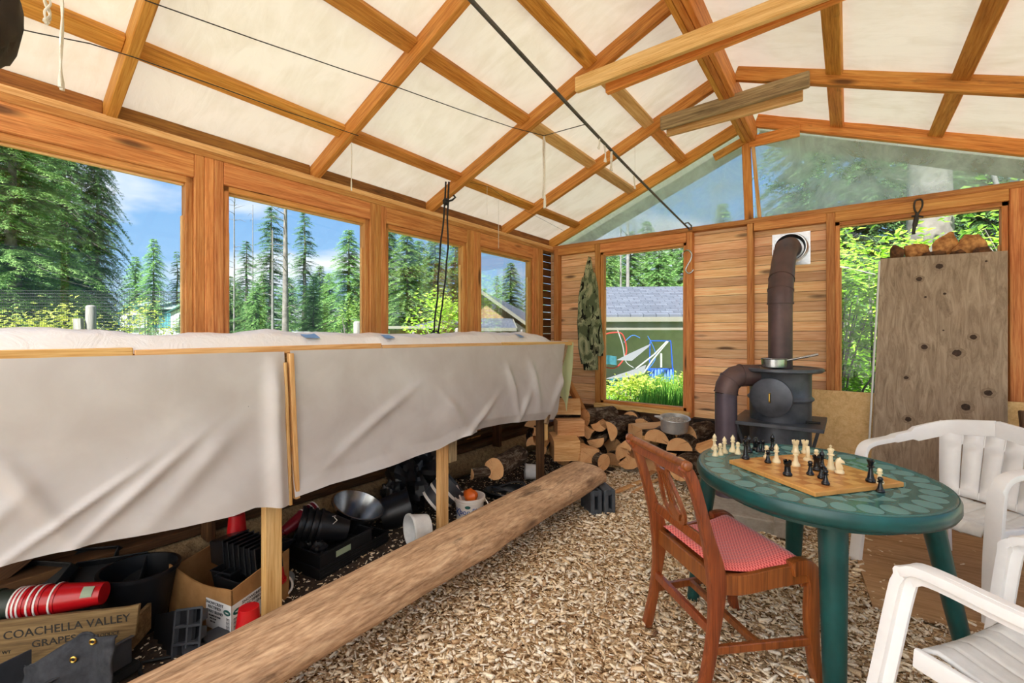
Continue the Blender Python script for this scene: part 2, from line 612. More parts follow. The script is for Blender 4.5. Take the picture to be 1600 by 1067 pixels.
# floor bed of wood chips, and the chips
m, b = mat('chip_bed')
v = b.coords('Object', (1, 1, 1), rnd=False)
w = b.noise(v, 18, 3)
vo = b.n('TexVoronoi', {'Vector': b.n('Mapping', {'Vector': v, 'Scale': (1, 1.6, 1)}).outputs[0], 'Scale': 70.0})
r0 = b.n('SeparateColor', {0: vo.outputs['Color']}).outputs[0]
cc_ = b.ramp(r0, [(0.0, c('5c432e')), (0.3, c('a07e58')), (0.65, c('d6b68c')), (1.0, c('ecd4ac'))])
b.out(b.pbr(cc_, 0.95, 0, b.bump(vo.outputs['Distance'], 0.8, 0.01), 0.1))
m, b = mat('chips')
r2 = b.n('Attribute', attribute_name='rnd').outputs['Fac']
cc_ = b.ramp(r2, [(0.0, c('6a4c36')), (0.12, c('b08a62')), (0.32, c('e4c69c')), (0.6, c('f4e0c0')), (1.0, c('fcf2e0'))])
v = b.coords('Object', (1, 1, 1), rnd=False)
cc_ = b.mix(b.ramp(b.noise(v, 160, 3), [(0.45, 0.0), (0.75, 0.45)]), cc_, c('6a4a30'))
b.out(b.pbr(cc_, 0.85, 0, None, 0.2))
plain('soil', '2b2018', 0.95, hex2='4a382a', scale=40, bump=0.9, dist=0.01)

# bark / end grain
m, b = mat('bark')
v = b.coords('Object', (6, 18, 18))
n1 = b.noise(v, 1.6, 7, 0.75, 0.8)
cc_ = b.ramp(n1, [(0.35, c('1d140e')), (0.5, c('4b3a2c')), (0.68, c('9a8c7c'))])
b.out(b.pbr(cc_, 0.9, 0, b.bump(n1, 1.0, 0.02), 0.15))
m, b = mat('end_grain')
v = b.coords('Object', (1, 1, 1), rnd=False)
s3 = b.n('SeparateXYZ', {0: v})
w = b.noise(v, 9, 3)
rad = b.m('SQRT', b.m('ADD', b.m('MULTIPLY', s3.outputs[1], s3.outputs[1]), b.m('MULTIPLY', s3.outputs[2], s3.outputs[2])))
rg = b.m('SINE', b.m('ADD', b.m('MULTIPLY', rad, 700.0), b.m('MULTIPLY', w, 9.0)))
ang = b.m('ARCTAN2', s3.outputs[1], s3.outputs[2])
crk = b.ramp(b.noise(b.n('CombineXYZ', {0: b.m('MULTIPLY', ang, 3.0), 1: b.m('MULTIPLY', rad, 3.0), 2: b.m('MULTIPLY', b.n('ObjectInfo').outputs['Random'], 20)}).outputs[0], 2.0, 4), [(0.62, 0.0), (0.66, 1.0)])
cc_ = b.mix(b.m('MULTIPLY', b.m('ADD', rg, 1.0), 0.22), c('e6b480'), c('9c6434'))
cc_ = b.mix(b.m('MULTIPLY', crk, 0.6), cc_, c('6a3c1c'))
cc_ = b.mix(b.ramp(b.noise(v, 12, 4), [(0.45, 0.0), (0.8, 0.5)]), cc_, c('c08048'))
b.out(b.pbr(cc_, 0.8, 0, None, 0.2))

# red chequer seat cloth
m, b = mat('seat_cloth')
v = b.n('Mapping', {'Vector': b.n('TexCoord').outputs['Object'], 'Scale': (1, 1, 1)}).outputs[0]
s3 = b.n('SeparateXYZ', {0: v})
sa = b.m('SINE', b.m('MULTIPLY', s3.outputs[0], 520.0))
sb = b.m('SINE', b.m('MULTIPLY', s3.outputs[1], 300.0))
pt = b.m('GREATER_THAN', b.m('MULTIPLY', sa, sb), 0.12)
cc_ = b.mix(pt, c('f07c72'), c('c43e40'))
b.out(b.pbr(cc_, 0.75, 0, b.bump(sb, 0.3, 0.002), 0.2, **{'Sheen Weight': 0.4}))

# camouflage cloth
m, b = mat('camo')
v = b.coords('Object', (9, 9, 4.5), rnd=False)
n1 = b.noise(v, 1.0, 3, 0.5, 0.6)
n2 = b.noise(b.coords('Object', (14, 14, 7), rnd=False), 1.0, 3, 0.5, 1.0)
cc_ = b.ramp(n1, [(0.0, c('545c42')), (0.44, c('7a8060')), (0.52, c('9a9a78')), (0.6, c('62624a'))], 'CONSTANT')
cc_ = b.mix(b.m('GREATER_THAN', n2, 0.58), cc_, c('1d1e18'))
b.out(b.pbr(cc_, 0.9, 0, b.bump(b.noise(v, 6, 4), 0.3, 0.01), 0.1))

# chess board
m, b = mat('chess_squares')
v = b.n('TexCoord').outputs['Object']
v2 = b.n('VectorMath', {0: v, 1: (0.184, 0.184, 5.0005)}, operation='ADD').outputs[0]
ck = b.n('TexChecker', {'Vector': v2, 'Scale': 1 / 0.046, 'Color1': c('b97a3c'), 'Color2': c('dcaa66')})
s3 = b.n('SeparateXYZ', {0: v})
mx = b.m('MAXIMUM', b.m('ABSOLUTE', s3.outputs[0]), b.m('ABSOLUTE', s3.outputs[1]))
edge = b.m('GREATER_THAN', mx, 0.184)
g = b.noise(b.n('Mapping', {'Vector': v, 'Scale': (8, 90, 8)}).outputs[0], 1.5, 4)
cc_ = b.mix(edge, ck.outputs[0], c('cd9550'))
cc_ = b.mix(b.ramp(g, [(0.4, 0.0), (0.8, 0.35)]), cc_, c('8a5222'))
b.out(b.pbr(cc_, 0.35, 0, None, 0.45))

# table top, green plastic with moulded petals (object space of the top: unit radii in the attribute-free oval)
m, b = mat('green_plastic')
v = b.coords('Object', (1, 1, 1), rnd=False)
n1 = b.noise(v, 10, 4)
b.out(b.pbr(b.ramp(n1, [(0.3, c('0c3d3c')), (0.7, c('12504e'))]), 0.32, 0, None, 0.5))


def table_top_mat(a, bq):
    m, b = mat('green_top')
    v = b.n('TexCoord').outputs['Object']
    s3 = b.n('SeparateXYZ', {0: v})
    x, y = b.m('DIVIDE', s3.outputs[0], a), b.m('DIVIDE', s3.outputs[1], bq)
    r = b.m('SQRT', b.m('ADD', b.m('MULTIPLY', x, x), b.m('MULTIPLY', y, y)))
    th = b.m('DIVIDE', b.m('ARCTAN2', y, x), 2 * pi)

    def petals(n, r0, dr, ph):
        f = b.m('SUBTRACT', b.m('FRACT', b.m('ADD', b.m('MULTIPLY', th, float(n)), ph)), 0.5)
        e = b.m('ADD', b.m('POWER', b.m('MULTIPLY', b.m('ABSOLUTE', f), 2.1), 2.0), b.m('POWER', b.m('ABSOLUTE', b.m('DIVIDE', b.m('SUBTRACT', r, r0), dr)), 2.0))
        return b.ramp(e, [(0.82, 1.0), (0.92, 0.0)])
    p = petals(30, 0.84, 0.095, 0.0)
    for k, rr in enumerate((0.66, 0.55, 0.44)):
        f = b.m('FRACT', b.m('ADD', b.m('MULTIPLY', th, 22.0), 0.5 * k))
        tri = b.m('LESS_THAN', b.m('ABSOLUTE', b.m('SUBTRACT', r, rr + 0.0)), b.m('MULTIPLY', f, 0.05))
        p = b.m('MAXIMUM', p, tri)
    p = b.m('MULTIPLY', p, b.m('LESS_THAN', r, 0.93))
    sc_ = b.noise(v, 26, 6, 0.7)
    cc_ = b.mix(b.m('MULTIPLY', p, 0.75), c('2c6262'), c('6a9896'))
    cc_ = b.mix(b.ramp(sc_, [(0.5, 0.0), (0.75, 0.2)]), cc_, c('7f9c9a'))
    rough = b.m('ADD', 0.24, b.m('MULTIPLY', p, 0.16))
    b.out(b.pbr(cc_, rough, 0, b.bump(p, 0.5, 0.002), 0.6))


# foliage
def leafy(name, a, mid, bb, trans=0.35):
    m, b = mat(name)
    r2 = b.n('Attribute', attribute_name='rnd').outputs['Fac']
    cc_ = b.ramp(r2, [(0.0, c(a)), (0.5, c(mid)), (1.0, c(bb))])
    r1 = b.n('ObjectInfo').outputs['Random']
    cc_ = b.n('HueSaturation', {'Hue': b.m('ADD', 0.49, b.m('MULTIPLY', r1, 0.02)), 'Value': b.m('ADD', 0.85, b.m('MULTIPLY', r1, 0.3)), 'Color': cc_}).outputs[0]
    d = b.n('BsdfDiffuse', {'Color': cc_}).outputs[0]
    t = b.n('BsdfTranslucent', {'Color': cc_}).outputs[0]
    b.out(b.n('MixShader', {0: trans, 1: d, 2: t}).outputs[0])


leafy('needles', '466a3c', '6c9656', '9cbe74', 0.3)
leafy('needles_dark', '3a5e3e', '567e50', '7ca064', 0.3)
leafy('needles_light', '5c8442', '80a854', 'a8c872', 0.4)
leafy('leaves_yellow', '98b040', 'c2d058', 'dce480', 0.5)
leafy('leaves_green', '54863a', '7cac4a', 'a6cc62', 0.5)
leafy('leaves_lime', '78a838', 'a4cc48', 'c8e068', 0.5)
plain('knot_dark', '2c1c10', 0.8, hex2='4a3422', scale=60)
plain('knot_ring', '7e6a54', 0.8, hex2='94806a', scale=60)
leafy('grass_blades', '4a7a2c', '6c9c3e', '94bc58', 0.4)
plain('trunk_grey', '625b56', 0.9, hex2='8a827c', scale=6, bump=0.6, dist=0.02)
plain('trunk_pale', '6e6a68', 0.9, hex2='8e8a86', scale=5)
plain('bounce_gravel_mat', 'b4a890', 0.95, hex2='d0c6b0', scale=30, bump=0.4)
plain('lawn_mat', '5a7a34', 0.95, hex2='7e9a4c', scale=3)
# ================================================================ the building
XL, XR, YB, Y0, XRG = -2.85, 1.41, 4.587, -3.4, -0.72
EAVE = 2.36


def under(x):            # underside of the rafters
    return EAVE + 0.406 * ((x - XL) if x <= XRG else (XR - x))


S = 'structure'
# floor bed, stretched out behind the near end to bounce light in
mb = MB()
mb.grid(lambda u, v_: ((-2.98 + u * 4.5), (-7.5 + v_ * 12.15), 0.006 * noise.noise((u * 14, v_ * 20, 0)) + 0.004 * noise.noise((u * 60, v_ * 80, 3)) - 0.006), 90, 200, 0)
tag(mb.build('floor', 'chip_bed'), 'bed of brown wood chips covering the shelter floor', 'floor', kind=S)

# ceiling film: two slopes, lightly slack between the rafters
RAFT_Y = [-1.57, -0.52, 0.533, 1.583, 2.62, 3.67]


def film(u, v_, side):
    xa, xb = (XL - 0.22, XRG) if side < 0 else (XR + 0.22, XRG)
    x = xa + (xb - xa) * u
    y = 0.0 + (YB + 0.5) * v_
    sag = 0.010 * abs(sin(pi * (y - 0.533) / 1.05)) + 0.007 * noise.noise((x * 2.2, y * 3.0, side))
    wr = 0.0035 * noise.noise((x * 5 + y * 3, y * 9 - x * 6, 4.0))
    return (x, y, under(x) + 0.112 + sag * 0.6 + wr)


mb = MB()
mb.grid(lambda u, v_: film(u, v_, -1), 50, 150, 0)
mb.grid(lambda u, v_: film(u, v_, 1), 50, 150, 0)
tag(mb.build('ceiling', 'roof_sheet', smooth=60), 'cream translucent sheeting stretched over the rafters', 'ceiling', kind=S)

mb = MB()  # unseen near roof: film added to brighten the room from above
for side in (-1, 1):
    mb.grid(lambda u, v_: (lambda x: (x, Y0 - .1 + (-.004 - Y0 + .1) * v_, under(x) + .112 + .006 * sin(v_ * 9)))((XL - .22 if side < 0 else XR + .22) * (1 - u) + XRG * u), 8, 20, 0)
tag(mb.build('fill_roof_film', 'fill_film', smooth=60), 'white film added over the near roof behind the camera to light the room', 'added film', kind=S)

# left wall: siding, plates, posts
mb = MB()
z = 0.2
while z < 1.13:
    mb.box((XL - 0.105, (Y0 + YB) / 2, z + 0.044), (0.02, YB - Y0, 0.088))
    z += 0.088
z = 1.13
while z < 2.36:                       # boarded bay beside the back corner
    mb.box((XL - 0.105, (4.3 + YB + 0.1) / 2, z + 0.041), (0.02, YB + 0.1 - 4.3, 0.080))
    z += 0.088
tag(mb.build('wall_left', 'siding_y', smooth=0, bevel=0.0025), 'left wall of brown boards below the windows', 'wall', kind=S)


def sbeam(name, a, bb, w, h, m, label, cat, up=(0, 0, 1), bevel=0.004, group=None):
    return beam(name, a, bb, w, h, m, up, bevel, None, label, cat, group, S)


sbeam('trim_1', (XL - 0.045, Y0, 2.305), (XL - 0.045, YB, 2.305), 0.09, 0.038, 'frame_wood', 'lower top plate over the left windows', 'beam')
sbeam('trim_2', (XL - 0.052, Y0, 2.343), (XL - 0.052, YB, 2.343), 0.09, 0.038, 'pale_wood', 'pale upper top plate over the left windows', 'beam')
posts = [(-1.25, 0.15), (-0.16, 0.15), (0.946, 0.144), (2.068, 0.144), (3.15, 0.19), (4.255, 0.2)]
pn = 3
names_post = ['behind the camera', 'at the near end', 'right of the first window', 'between the second and third windows', 'between the third and fourth windows', 'right of the fourth window']
for (y, w), nm in zip(posts, names_post):
    k = 3 if w < 0.18 else 4
    ww = w / k
    root = thing('window_post', 'laminated upright post of the left wall ' + nm, 'post', (XL, y, 0.3), kind=S)
    for i in range(k):
        yy = y - w / 2 + ww * (i + 0.5)
        beam('stud', (XL - 0.045 + RND.uniform(-.006, .003), yy, 0.3), (XL - 0.045, yy, 2.286), ww * 0.985, 0.09, 'frame_wood', (1, 0, 0), 0.004, root)
# headers over the windows
for i in range(5):
    ya, yb = posts[i][0] + posts[i][1] / 2, posts[i + 1][0] - posts[i + 1][1] / 2
    sbeam('trim_%d' % (3 + i), (XL - 0.02, ya, 2.222), (XL - 0.02, yb, 2.222), 0.04, 0.126, 'frame_wood',
          'header board over left wall window, counted %d from the near end' % (i + 1), 'beam')


def window(nm, label, axis, lo, hi, z0, z1, plane, out, parent=None, matn='frame_wood', pw=0.034):
    """timber liner round an opening, glazing stops and a pane; out = +-1 towards outdoors"""
    w = thing(nm, label, 'window', (plane, (lo + hi) / 2, z0) if axis == 'x' else ((lo + hi) / 2, plane, z0), kind=S)

    def P(s_, z_, d):
        return (plane + out * d, s_, z_) if axis == 'x' else (s_, plane + out * d, z_)
    upv = (1, 0, 0) if axis == 'x' else (0, 1, 0)
    for nm2, a, bb in (('head', (lo, z1 - pw / 2), (hi, z1 - pw / 2)), ('sill', (lo, z0 + pw / 2), (hi, z0 + pw / 2)),
                       ('jamb', (lo + pw / 2, z0), (lo + pw / 2, z1)), ('jamb', (hi - pw / 2, z0), (hi - pw / 2, z1))):
        beam(nm2, P(a[0], a[1], 0.055), P(bb[0], bb[1], 0.055), pw, 0.07, matn, upv, 0.003, w)
    for a, bb in (((lo + pw + .006, z0 + pw), (lo + pw + .006, z0 + (z1 - z0) * .75)), ((hi - pw - .006, z0 + pw), (hi - pw - .006, z0 + (z1 - z0) * .8)),
                  ((lo + pw, z1 - pw - .006), (hi - pw, z1 - pw - .006))):
        beam('glazing_stop', P(a[0], a[1], 0.06), P(bb[0], bb[1], 0.06), 0.012, 0.022, 'pale_wood', upv, 0.002, w)
    mb = MB()
    ce = P((lo + hi) / 2, (z0 + z1) / 2, 0.078)
    sz = (0.004, hi - lo - .02, z1 - z0 - .02) if axis == 'x' else (hi - lo - .02, 0.004, z1 - z0 - .02)
    mb.box(ce, sz)
    mb.build('pane', 'glass', w, 0)
    return w


wl = ['near left wall window, showing the big dark firs', 'second left wall window, showing the bare pale trunk', 'third left wall window, behind the hanging black rope', 'fourth left wall window, nearest the back corner']
spans = []
for i in range(5):
    spans.append((posts[i][0] + posts[i][1] / 2, posts[i + 1][0] - posts[i + 1][1] / 2))
window('window_9', 'left wall window beside the camera, outside the picture', 'x', spans[0][0], spans[0][1], 1.1, 2.16, XL, -1)
for i in range(4):
    window('window_%d' % (i + 1), wl[i], 'x', spans[i + 1][0], spans[i + 1][1], 1.1, 2.16, XL, -1)

# under-bench structure on the left wall
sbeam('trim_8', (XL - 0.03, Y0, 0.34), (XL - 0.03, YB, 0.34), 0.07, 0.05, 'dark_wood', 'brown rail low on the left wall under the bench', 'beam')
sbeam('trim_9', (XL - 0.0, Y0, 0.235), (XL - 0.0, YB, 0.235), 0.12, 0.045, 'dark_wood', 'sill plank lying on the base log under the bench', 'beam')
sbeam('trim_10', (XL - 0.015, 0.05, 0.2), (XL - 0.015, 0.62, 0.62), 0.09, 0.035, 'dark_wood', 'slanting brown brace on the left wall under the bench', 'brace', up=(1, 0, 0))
mb = MB()
pts = [(XL + 0.02 + 0.012 * noise.noise((i * .7, 0, 0)), Y0 + (YB - Y0) * i / 30, 0.105) for i in range(31)]
mb.tube(pts, [0.108 + 0.008 * noise.noise((i * .9, 5, 0)) for i in range(31)], 14)
tag(mb.build('base_log', 'grey_wood', smooth=60), 'long grey base log along the foot of the left wall', 'log', kind=S)

# blocking between rafter feet, rafters, purlins
RY = RAFT_Y + [YB + 0.02]
ORD = ['second behind the camera', 'just behind the camera', 'nearest in view', 'second from the camera', 'third from the camera', 'fourth from the camera, before the gable', 'at the gable end']
for i, y in enumerate(RY):
    for side in (-1, 1):
        xe = XL - 0.14 if side < 0 else XR + 0.14
        xr_ = XRG - 0.05 if side < 0 else XRG + 0.05
        w = 0.045
        hgt = 0.098 if i < 6 else 0.12
        a = (xe, y, under(xe) + hgt / 2 / 0.927)
        bb = (xr_, y, under(xr_) + hgt / 2 / 0.927)
        sbeam('rafter', a, bb, w, hgt, 'roof_wood', ('left' if side < 0 else 'right') + ' slope rafter, ' + ORD[i], 'rafter')
ROWS = [(-2.53, 'low on the left slope'), (-1.86, 'half way up the left slope'), (-1.33, 'high on the left slope'), (-0.07, 'high on the right slope'), (0.53, 'half way down the right slope'), (1.1, 'low on the right slope')]
for x, nm in ROWS:
    sl = 0.406 if x < XRG else -0.406
    for i in range(6):
        z = under(x) + 0.084
        upv = (-sl, 0, 1)
        sbeam('purlin', (x, RY[i] + 0.0225, z), (x, RY[i + 1] - 0.0225, z), 0.092, 0.036, 'roof_wood' if RND.random() < .85 else 'pale_wood',
              'flat purlin %s, in the bay %s' % (nm, ['behind the camera', 'over the camera', 'nearest in view', 'second in view', 'third in view', 'next to the gable'][i]), 'purlin', up=upv)
for i in range(6):
    sbeam('blocking', (XL - 0.075, RY[i] + 0.0225, 2.405), (XL - 0.075, RY[i + 1] - 0.0225, 2.405), 0.03, 0.085, 'stained_wood',
          'stained blocking board on the left plate, in the bay %s' % ['behind the camera', 'over the camera', 'nearest in view', 'second in view', 'third in view', 'next to the corner'][i], 'board')
rb = thing('ridge_beam', 'triple ply ridge beam along the roof peak', 'beam', (XRG, 0, 3.05), kind=S)
for k in (-1, 0, 1):
    beam('ply', (XRG + k * 0.036, Y0, 3.15), (XRG + k * 0.036, YB + .05, 3.15), 0.034, 0.19 - 0.008 * abs(k), 'roof_wood', (0, 0, 1), 0.003, rb)
# collar ties
t1 = beam('collar_tie', (-1.42, 2.565, 2.93), (-0.02, 2.565, 2.93), 0.04, 0.095, 'pale_wood', bevel=0.005, label='nearer pale collar tie with blackened nail holes', cat='collar tie', kind=S)
beam('collar_tie', (-1.25, 2.66, 2.90), (0.0, 2.66, 2.955), 0.04, 0.085, 'roof_wood', bevel=0.005, label='brown collar tie behind the nearer pale one', cat='collar tie', kind=S)
beam('collar_tie', (-1.22, 3.62, 3.02), (-0.205, 3.62, 3.035), 0.04, 0.11, 'grey_wood', bevel=0.008, label='weathered grey collar tie with a split dark end', cat='collar tie', kind=S)
beam('collar_tie', (-1.2, 3.715, 2.985), (-0.25, 3.715, 2.985), 0.035, 0.085, 'pale_wood', bevel=0.005, label='pale collar tie behind the weathered grey one', cat='collar tie', kind=S)

# back wall
mb = MB()


def boards(x0, x1, z0, z1):
    z = z0
    while z < z1 - 0.02:
        h = min(0.0875, z1 - z)
        mb.box(((x0 + x1) / 2, YB + 0.1 + RND.uniform(-.0015, .0015), z + h / 2), (x1 - x0, 0.02, h - .004), 0)
        z += 0.0875
    mb.box(((x0 + x1) / 2, YB + 0.112, (z0 + z1) / 2), (x1 - x0, 0.006, z1 - z0), 1)


BWL = (-2.235, -1.29)      # left window opening
BWR = (-0.085, 0.905)
boards(XL - 0.1, BWL[0], 0.45, 2.36)
boards(BWL[1], BWR[0], 0.45, 2.36)
boards(BWR[1], XR + 0.1, 0.45, 2.36)
boards(BWR[0], BWR[1], 0.45, 0.72)
tag(mb.build('wall_back', ['siding_x', 'dark_wood'], smooth=0), 'back wall of narrow honey coloured boards', 'wall', kind=S)
sbeam('trim_11', (XL - .1, YB + 0.045, 2.343), (XR + .1, YB + 0.045, 2.343), 0.09, 0.045, 'frame_wood', 'top plate along the back wall', 'beam')
for x, w, nm in ((XL + 0.03, 0.06, 'in the left corner'), (-2.268, 0.06, 'left of the shed window'), (-1.262, 0.055, 'right of the shed window'), (-0.72, 0.05, 'under the roof peak'), (-0.115, 0.06, 'left of the bush window'), (0.945, 0.075, 'right of the bush window'), (1.38, 0.05, 'in the right corner')):
    sbeam('wall_stud', (x, YB + 0.045, 0.3), (x, YB + 0.045, 2.32), w, 0.09, 'frame_wood', 'back wall stud ' + nm, 'stud', up=(0, 1, 0))
for x0, x1, z, hh, nm in ((XL + .06, -2.3, 2.285, 0.075, 'left of the shed window'), (BWL[0], BWL[1], 2.27, 0.10, 'over the shed window'), (-0.69, -0.145, 2.285, 0.075, 'over the stove pipe'), (BWR[0], BWR[1], 2.28, 0.085, 'over the bush window')):
    sbeam('trim_12', (x0, YB + 0.03, z), (x1, YB + 0.03, z), 0.06, hh, 'frame_wood', 'horizontal header ' + nm, 'beam')
sbeam('trim_13', (-2.28, YB + 0.01, 0.497), (-1.25, YB + 0.01, 0.497), 0.15, 0.045, 'pale_wood', 'pale sill board under the shed window', 'sill')
sbeam('baseboard_back', (XL, YB + 0.03, 0.36), (-1.27, YB + 0.03, 0.36), 0.08, 0.24, 'dark_wood', 'dark brown base timber under the shed window', 'beam')
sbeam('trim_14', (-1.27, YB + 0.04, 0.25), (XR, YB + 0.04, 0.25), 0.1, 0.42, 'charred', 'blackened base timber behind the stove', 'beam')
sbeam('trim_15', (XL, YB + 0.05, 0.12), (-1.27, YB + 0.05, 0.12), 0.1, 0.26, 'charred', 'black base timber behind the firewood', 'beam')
window('window_5', 'back wall window looking out at the grey shed', 'y', BWL[0], BWL[1], 0.52, 2.225, YB, 1)
window('window_6', 'back wall window behind the weathered plywood, full of bushes', 'y', BWR[0], BWR[1], 0.72, 2.24, YB, 1)

# gable: post, leaning strip, hazy sheets, overhang boards
sbeam('gable_post', (XRG - 0.01, YB + 0.02, 2.365), (XRG - 0.03, YB - 0.02, 3.12), 0.07, 0.05, 'roof_wood', 'upright gable post under the roof peak', 'post', up=(0, 1, 0))
sbeam('gable_strip', (XRG + 0.075, YB + 0.03, 2.365), (XRG + 0.03, YB - 0.03, 3.02), 0.03, 0.03, 'pale_wood', 'thin leaning strip right of the gable post', 'strip', up=(0, 1, 0))
for nm, xa, xb, lab in (('window_7', XL + 0.05, XRG - 0.03, 'left hazy plastic gable sheet'), ('window_8', XRG + 0.03, XR - 0.02, 'right scratched hazy plastic gable sheet')):
    mb = MB()
    poly = [(xa, 2.365)] + [(xb, 2.365)]
    poly += [(xb, under(xb) + 0.06), (xa, under(xa) + 0.06)]
    M_ = Matrix(((1, 0, 0, 0), (0, 0, -1, YB + 0.055), (0, 1, 0, 0), (0, 0, 0, 1)))
    mb.prism(poly, 0.003, M_)
    tag(mb.build(nm, 'gable_hazy' if nm == 'window_7' else 'gable_scratched', None, 0), lab, 'window', kind=S)
for side in (-1, 1):
    xe = XL - 0.15 if side < 0 else XR + 0.15
    zz = under(XL) - 0.406 * 0.15
    sbeam('barge_board', (xe, YB + 0.44, zz + 0.05), (XRG, YB + 0.44, under(XRG) + 0.05), 0.03, 0.13, 'dark_board', ('left' if side < 0 else 'right') + ' grey barge board outside the gable', 'board')
# small brace from ridge post to rafter (left)
sbeam('gable_brace', (-1.02, YB - 0.04, 2.99), (-0.72, YB - 0.045, 3.10), 0.03, 0.07, 'roof_wood', 'short board against the left gable rafter', 'board')
sbeam('gable_gusset', (-0.72, YB - 0.035, 3.06), (-0.33, YB - 0.035, 3.06), 0.03, 0.10, 'roof_wood', 'short board against the right gable rafter', 'board')

# near end behind the camera: white film added to light the room, on studs
mb = MB()
mb.prism([(XL - .1, 0.0), (XR + .1, 0.0), (XR + .1, under(XL) - .0), (XRG, under(XRG) + .08), (XL - .1, under(XL) - .0)], .004, Matrix(((1, 0, 0, 0), (0, 0, -1, Y0 - .03), (0, 1, 0, 0), (0, 0, 0, 1))))
tag(mb.build('fill_wall_front', 'fill_film', smooth=0), 'white film added behind the camera to light the room', 'wall', kind=S)
for x in (XL + .02, -1.5, -.1, XR - .02):
    sbeam('wall_stud', (x, Y0 + .03, 0.02), (x, Y0 + .03, 2.36), .045, .09, 'frame_wood', 'stud of the added film wall behind the camera', 'stud', up=(0, 1, 0), group='near end studs')
# unseen right wall: glazed down to a low kerb to let more light in
mb = MB()
z = 0.05
while z < 0.3:
    mb.box((XR + 0.105, (Y0 + YB) / 2, z + 0.043), (0.02, YB - Y0, 0.086))
    z += 0.088
tag(mb.build('wall_right', 'siding_y', smooth=0), 'board kerb of the unseen right wall, kept low to let more light in', 'wall', kind=S)
sbeam('trim_16', (XR + 0.045, Y0, 2.32), (XR + 0.045, YB, 2.32), 0.09, 0.076, 'frame_wood', 'top plate over the right wall', 'beam')
sbeam('trim_17', (XR + 0.045, Y0, 0.34), (XR + 0.045, YB, 0.34), 0.09, 0.05, 'frame_wood', 'sill rail of the right wall', 'beam')
mb = MB()
mb.box((XR + 0.09, (Y0 + YB) / 2, 1.33), (0.004, YB - Y0, 1.92))
tag(mb.build('window_10', 'glass', None, 0), 'unseen right wall glazing, made tall to let more light in', 'window', kind=S)
mb = MB()  # gravel added outside the unseen right wall to bounce light in
mb.box((4.2, 0, -.08), (5.2, 22, .06))
tag(mb.build('bounce_gravel', 'bounce_gravel_mat', None, 0), 'pale gravel strip added outside the right wall to bounce light in', 'path', kind=S)
for y in (-1.6, -0.16, 0.95, 2.07, 3.15, 4.2):
    sbeam('wall_stud', (XR + 0.045, y, 0.02), (XR + 0.045, y, 2.282), 0.06, 0.09, 'frame_wood', 'right wall stud outside the picture', 'stud', up=(1, 0, 0), group='right wall studs')
# ================================================================ outdoors
mb = MB()
mb.grid(lambda u, v_: (-110 + 190 * u, -30 + 170 * v_, -0.08 + (0.25 * noise.noise((u * 9, v_ * 9, 1)) if (abs(-110 + 190 * u) > 6 or v_ * 170 - 30 > 12) else 0) - 0.02), 60, 60, 0)
tag(mb.build('lawn', 'lawn_mat'), 'rough green ground around the shelter', 'ground', kind='structure')


def rot_to(d, up=V((0, 0, 1))):
    x = V(d).normalized()
    z = up - x * up.dot(x)
    z = z.normalized() if z.length > 1e-4 else x.orthogonal().normalized()
    return x, z.cross(x), z


def conifer_meshes(h, rad, whorls, per, droop, seed, bare=0.06, spray=0.34, taper=0.8, dense=1.0):
    R_ = random.Random(seed)
    fol, tr = MB(), MB()
    n = 12
    tr.tube([(0.12 * noise.noise((seed, i * .5, 0)), 0.12 * noise.noise((seed, i * .5, 9)), h * i / n) for i in range(n + 1)], [0.018 * h * (1 - 0.95 * i / n) for i in range(n + 1)], 8)
    for w in range(whorls):
        t = bare + (1 - bare) * (w + R_.random() * .6) / whorls
        z = t * h
        L0 = rad * (1 - t) ** taper * R_.uniform(0.75, 1.15) + 0.12
        for k in range(per):
            a = R_.uniform(0, 2 * pi)
            L = L0 * R_.uniform(0.6, 1.1)
            d0 = V((cos(a), sin(a), 0))
            ns = max(3, int(L / spray * 2.6 * dense))
            pts = []
            for j in range(ns + 1):
                s_ = j / ns
                pts.append(V((0, 0, z)) + d0 * (L * s_) + V((0, 0, L * (0.18 * s_ - droop * s_ * s_))))
            tr.tube([pts[0], pts[-1]], [0.006 * L + 0.003, 0.002], 3, caps=False)
            br = R_.random()
            for j in range(1, ns + 1):
                p = pts[j]
                for sd_ in (-1, 1, 0):
                    aa = a + sd_ * R_.uniform(0.5, 1.2)
                    dd = V((cos(aa), sin(aa), R_.uniform(-0.75, 0.1)))
                    x, y, zz = rot_to(dd)
                    sl = spray * R_.uniform(0.55, 1.15) * (0.6 + 0.4 * (1 - j / ns) + .2)
                    yy = (y * cos(R_.uniform(-.7, .7)) + zz * sin(R_.uniform(-.7, .7))).normalized()
                    vs, fs = [], []
                    for q in range(4):
                        b0 = p + x * (sl * 0.22 * q)
                        tipd = (x * 0.75 + yy * (0.75 if q % 2 else -0.75) + V((0, 0, -0.25))).normalized()
                        ll = sl * 0.5 * (1 - q * .12)
                        wv = x * (sl * 0.085)
                        i0 = len(vs)
                        vs += [b0 - wv, b0 + wv, b0 + tipd * ll]
                        fs.append((i0, i0 + 1, i0 + 2))
                    i0 = len(vs)
                    vs += [p - yy * sl * .06, p + yy * sl * .06, p + x * sl]
                    fs.append((i0, i0 + 1, i0 + 2))
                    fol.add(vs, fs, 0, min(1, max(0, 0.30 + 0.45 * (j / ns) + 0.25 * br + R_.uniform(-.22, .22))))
    return fol, tr


PROTO = {}


def conifer_proto(key, fmat, *a, **k):
    fol, tr = conifer_meshes(*a, **k)
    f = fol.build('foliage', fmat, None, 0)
    t = tr.build('trunk', 'trunk_grey', None, 60)
    PROTO[key] = [f.data, t.data]
    for o in (f, t):
        bpy.data.objects.remove(o)


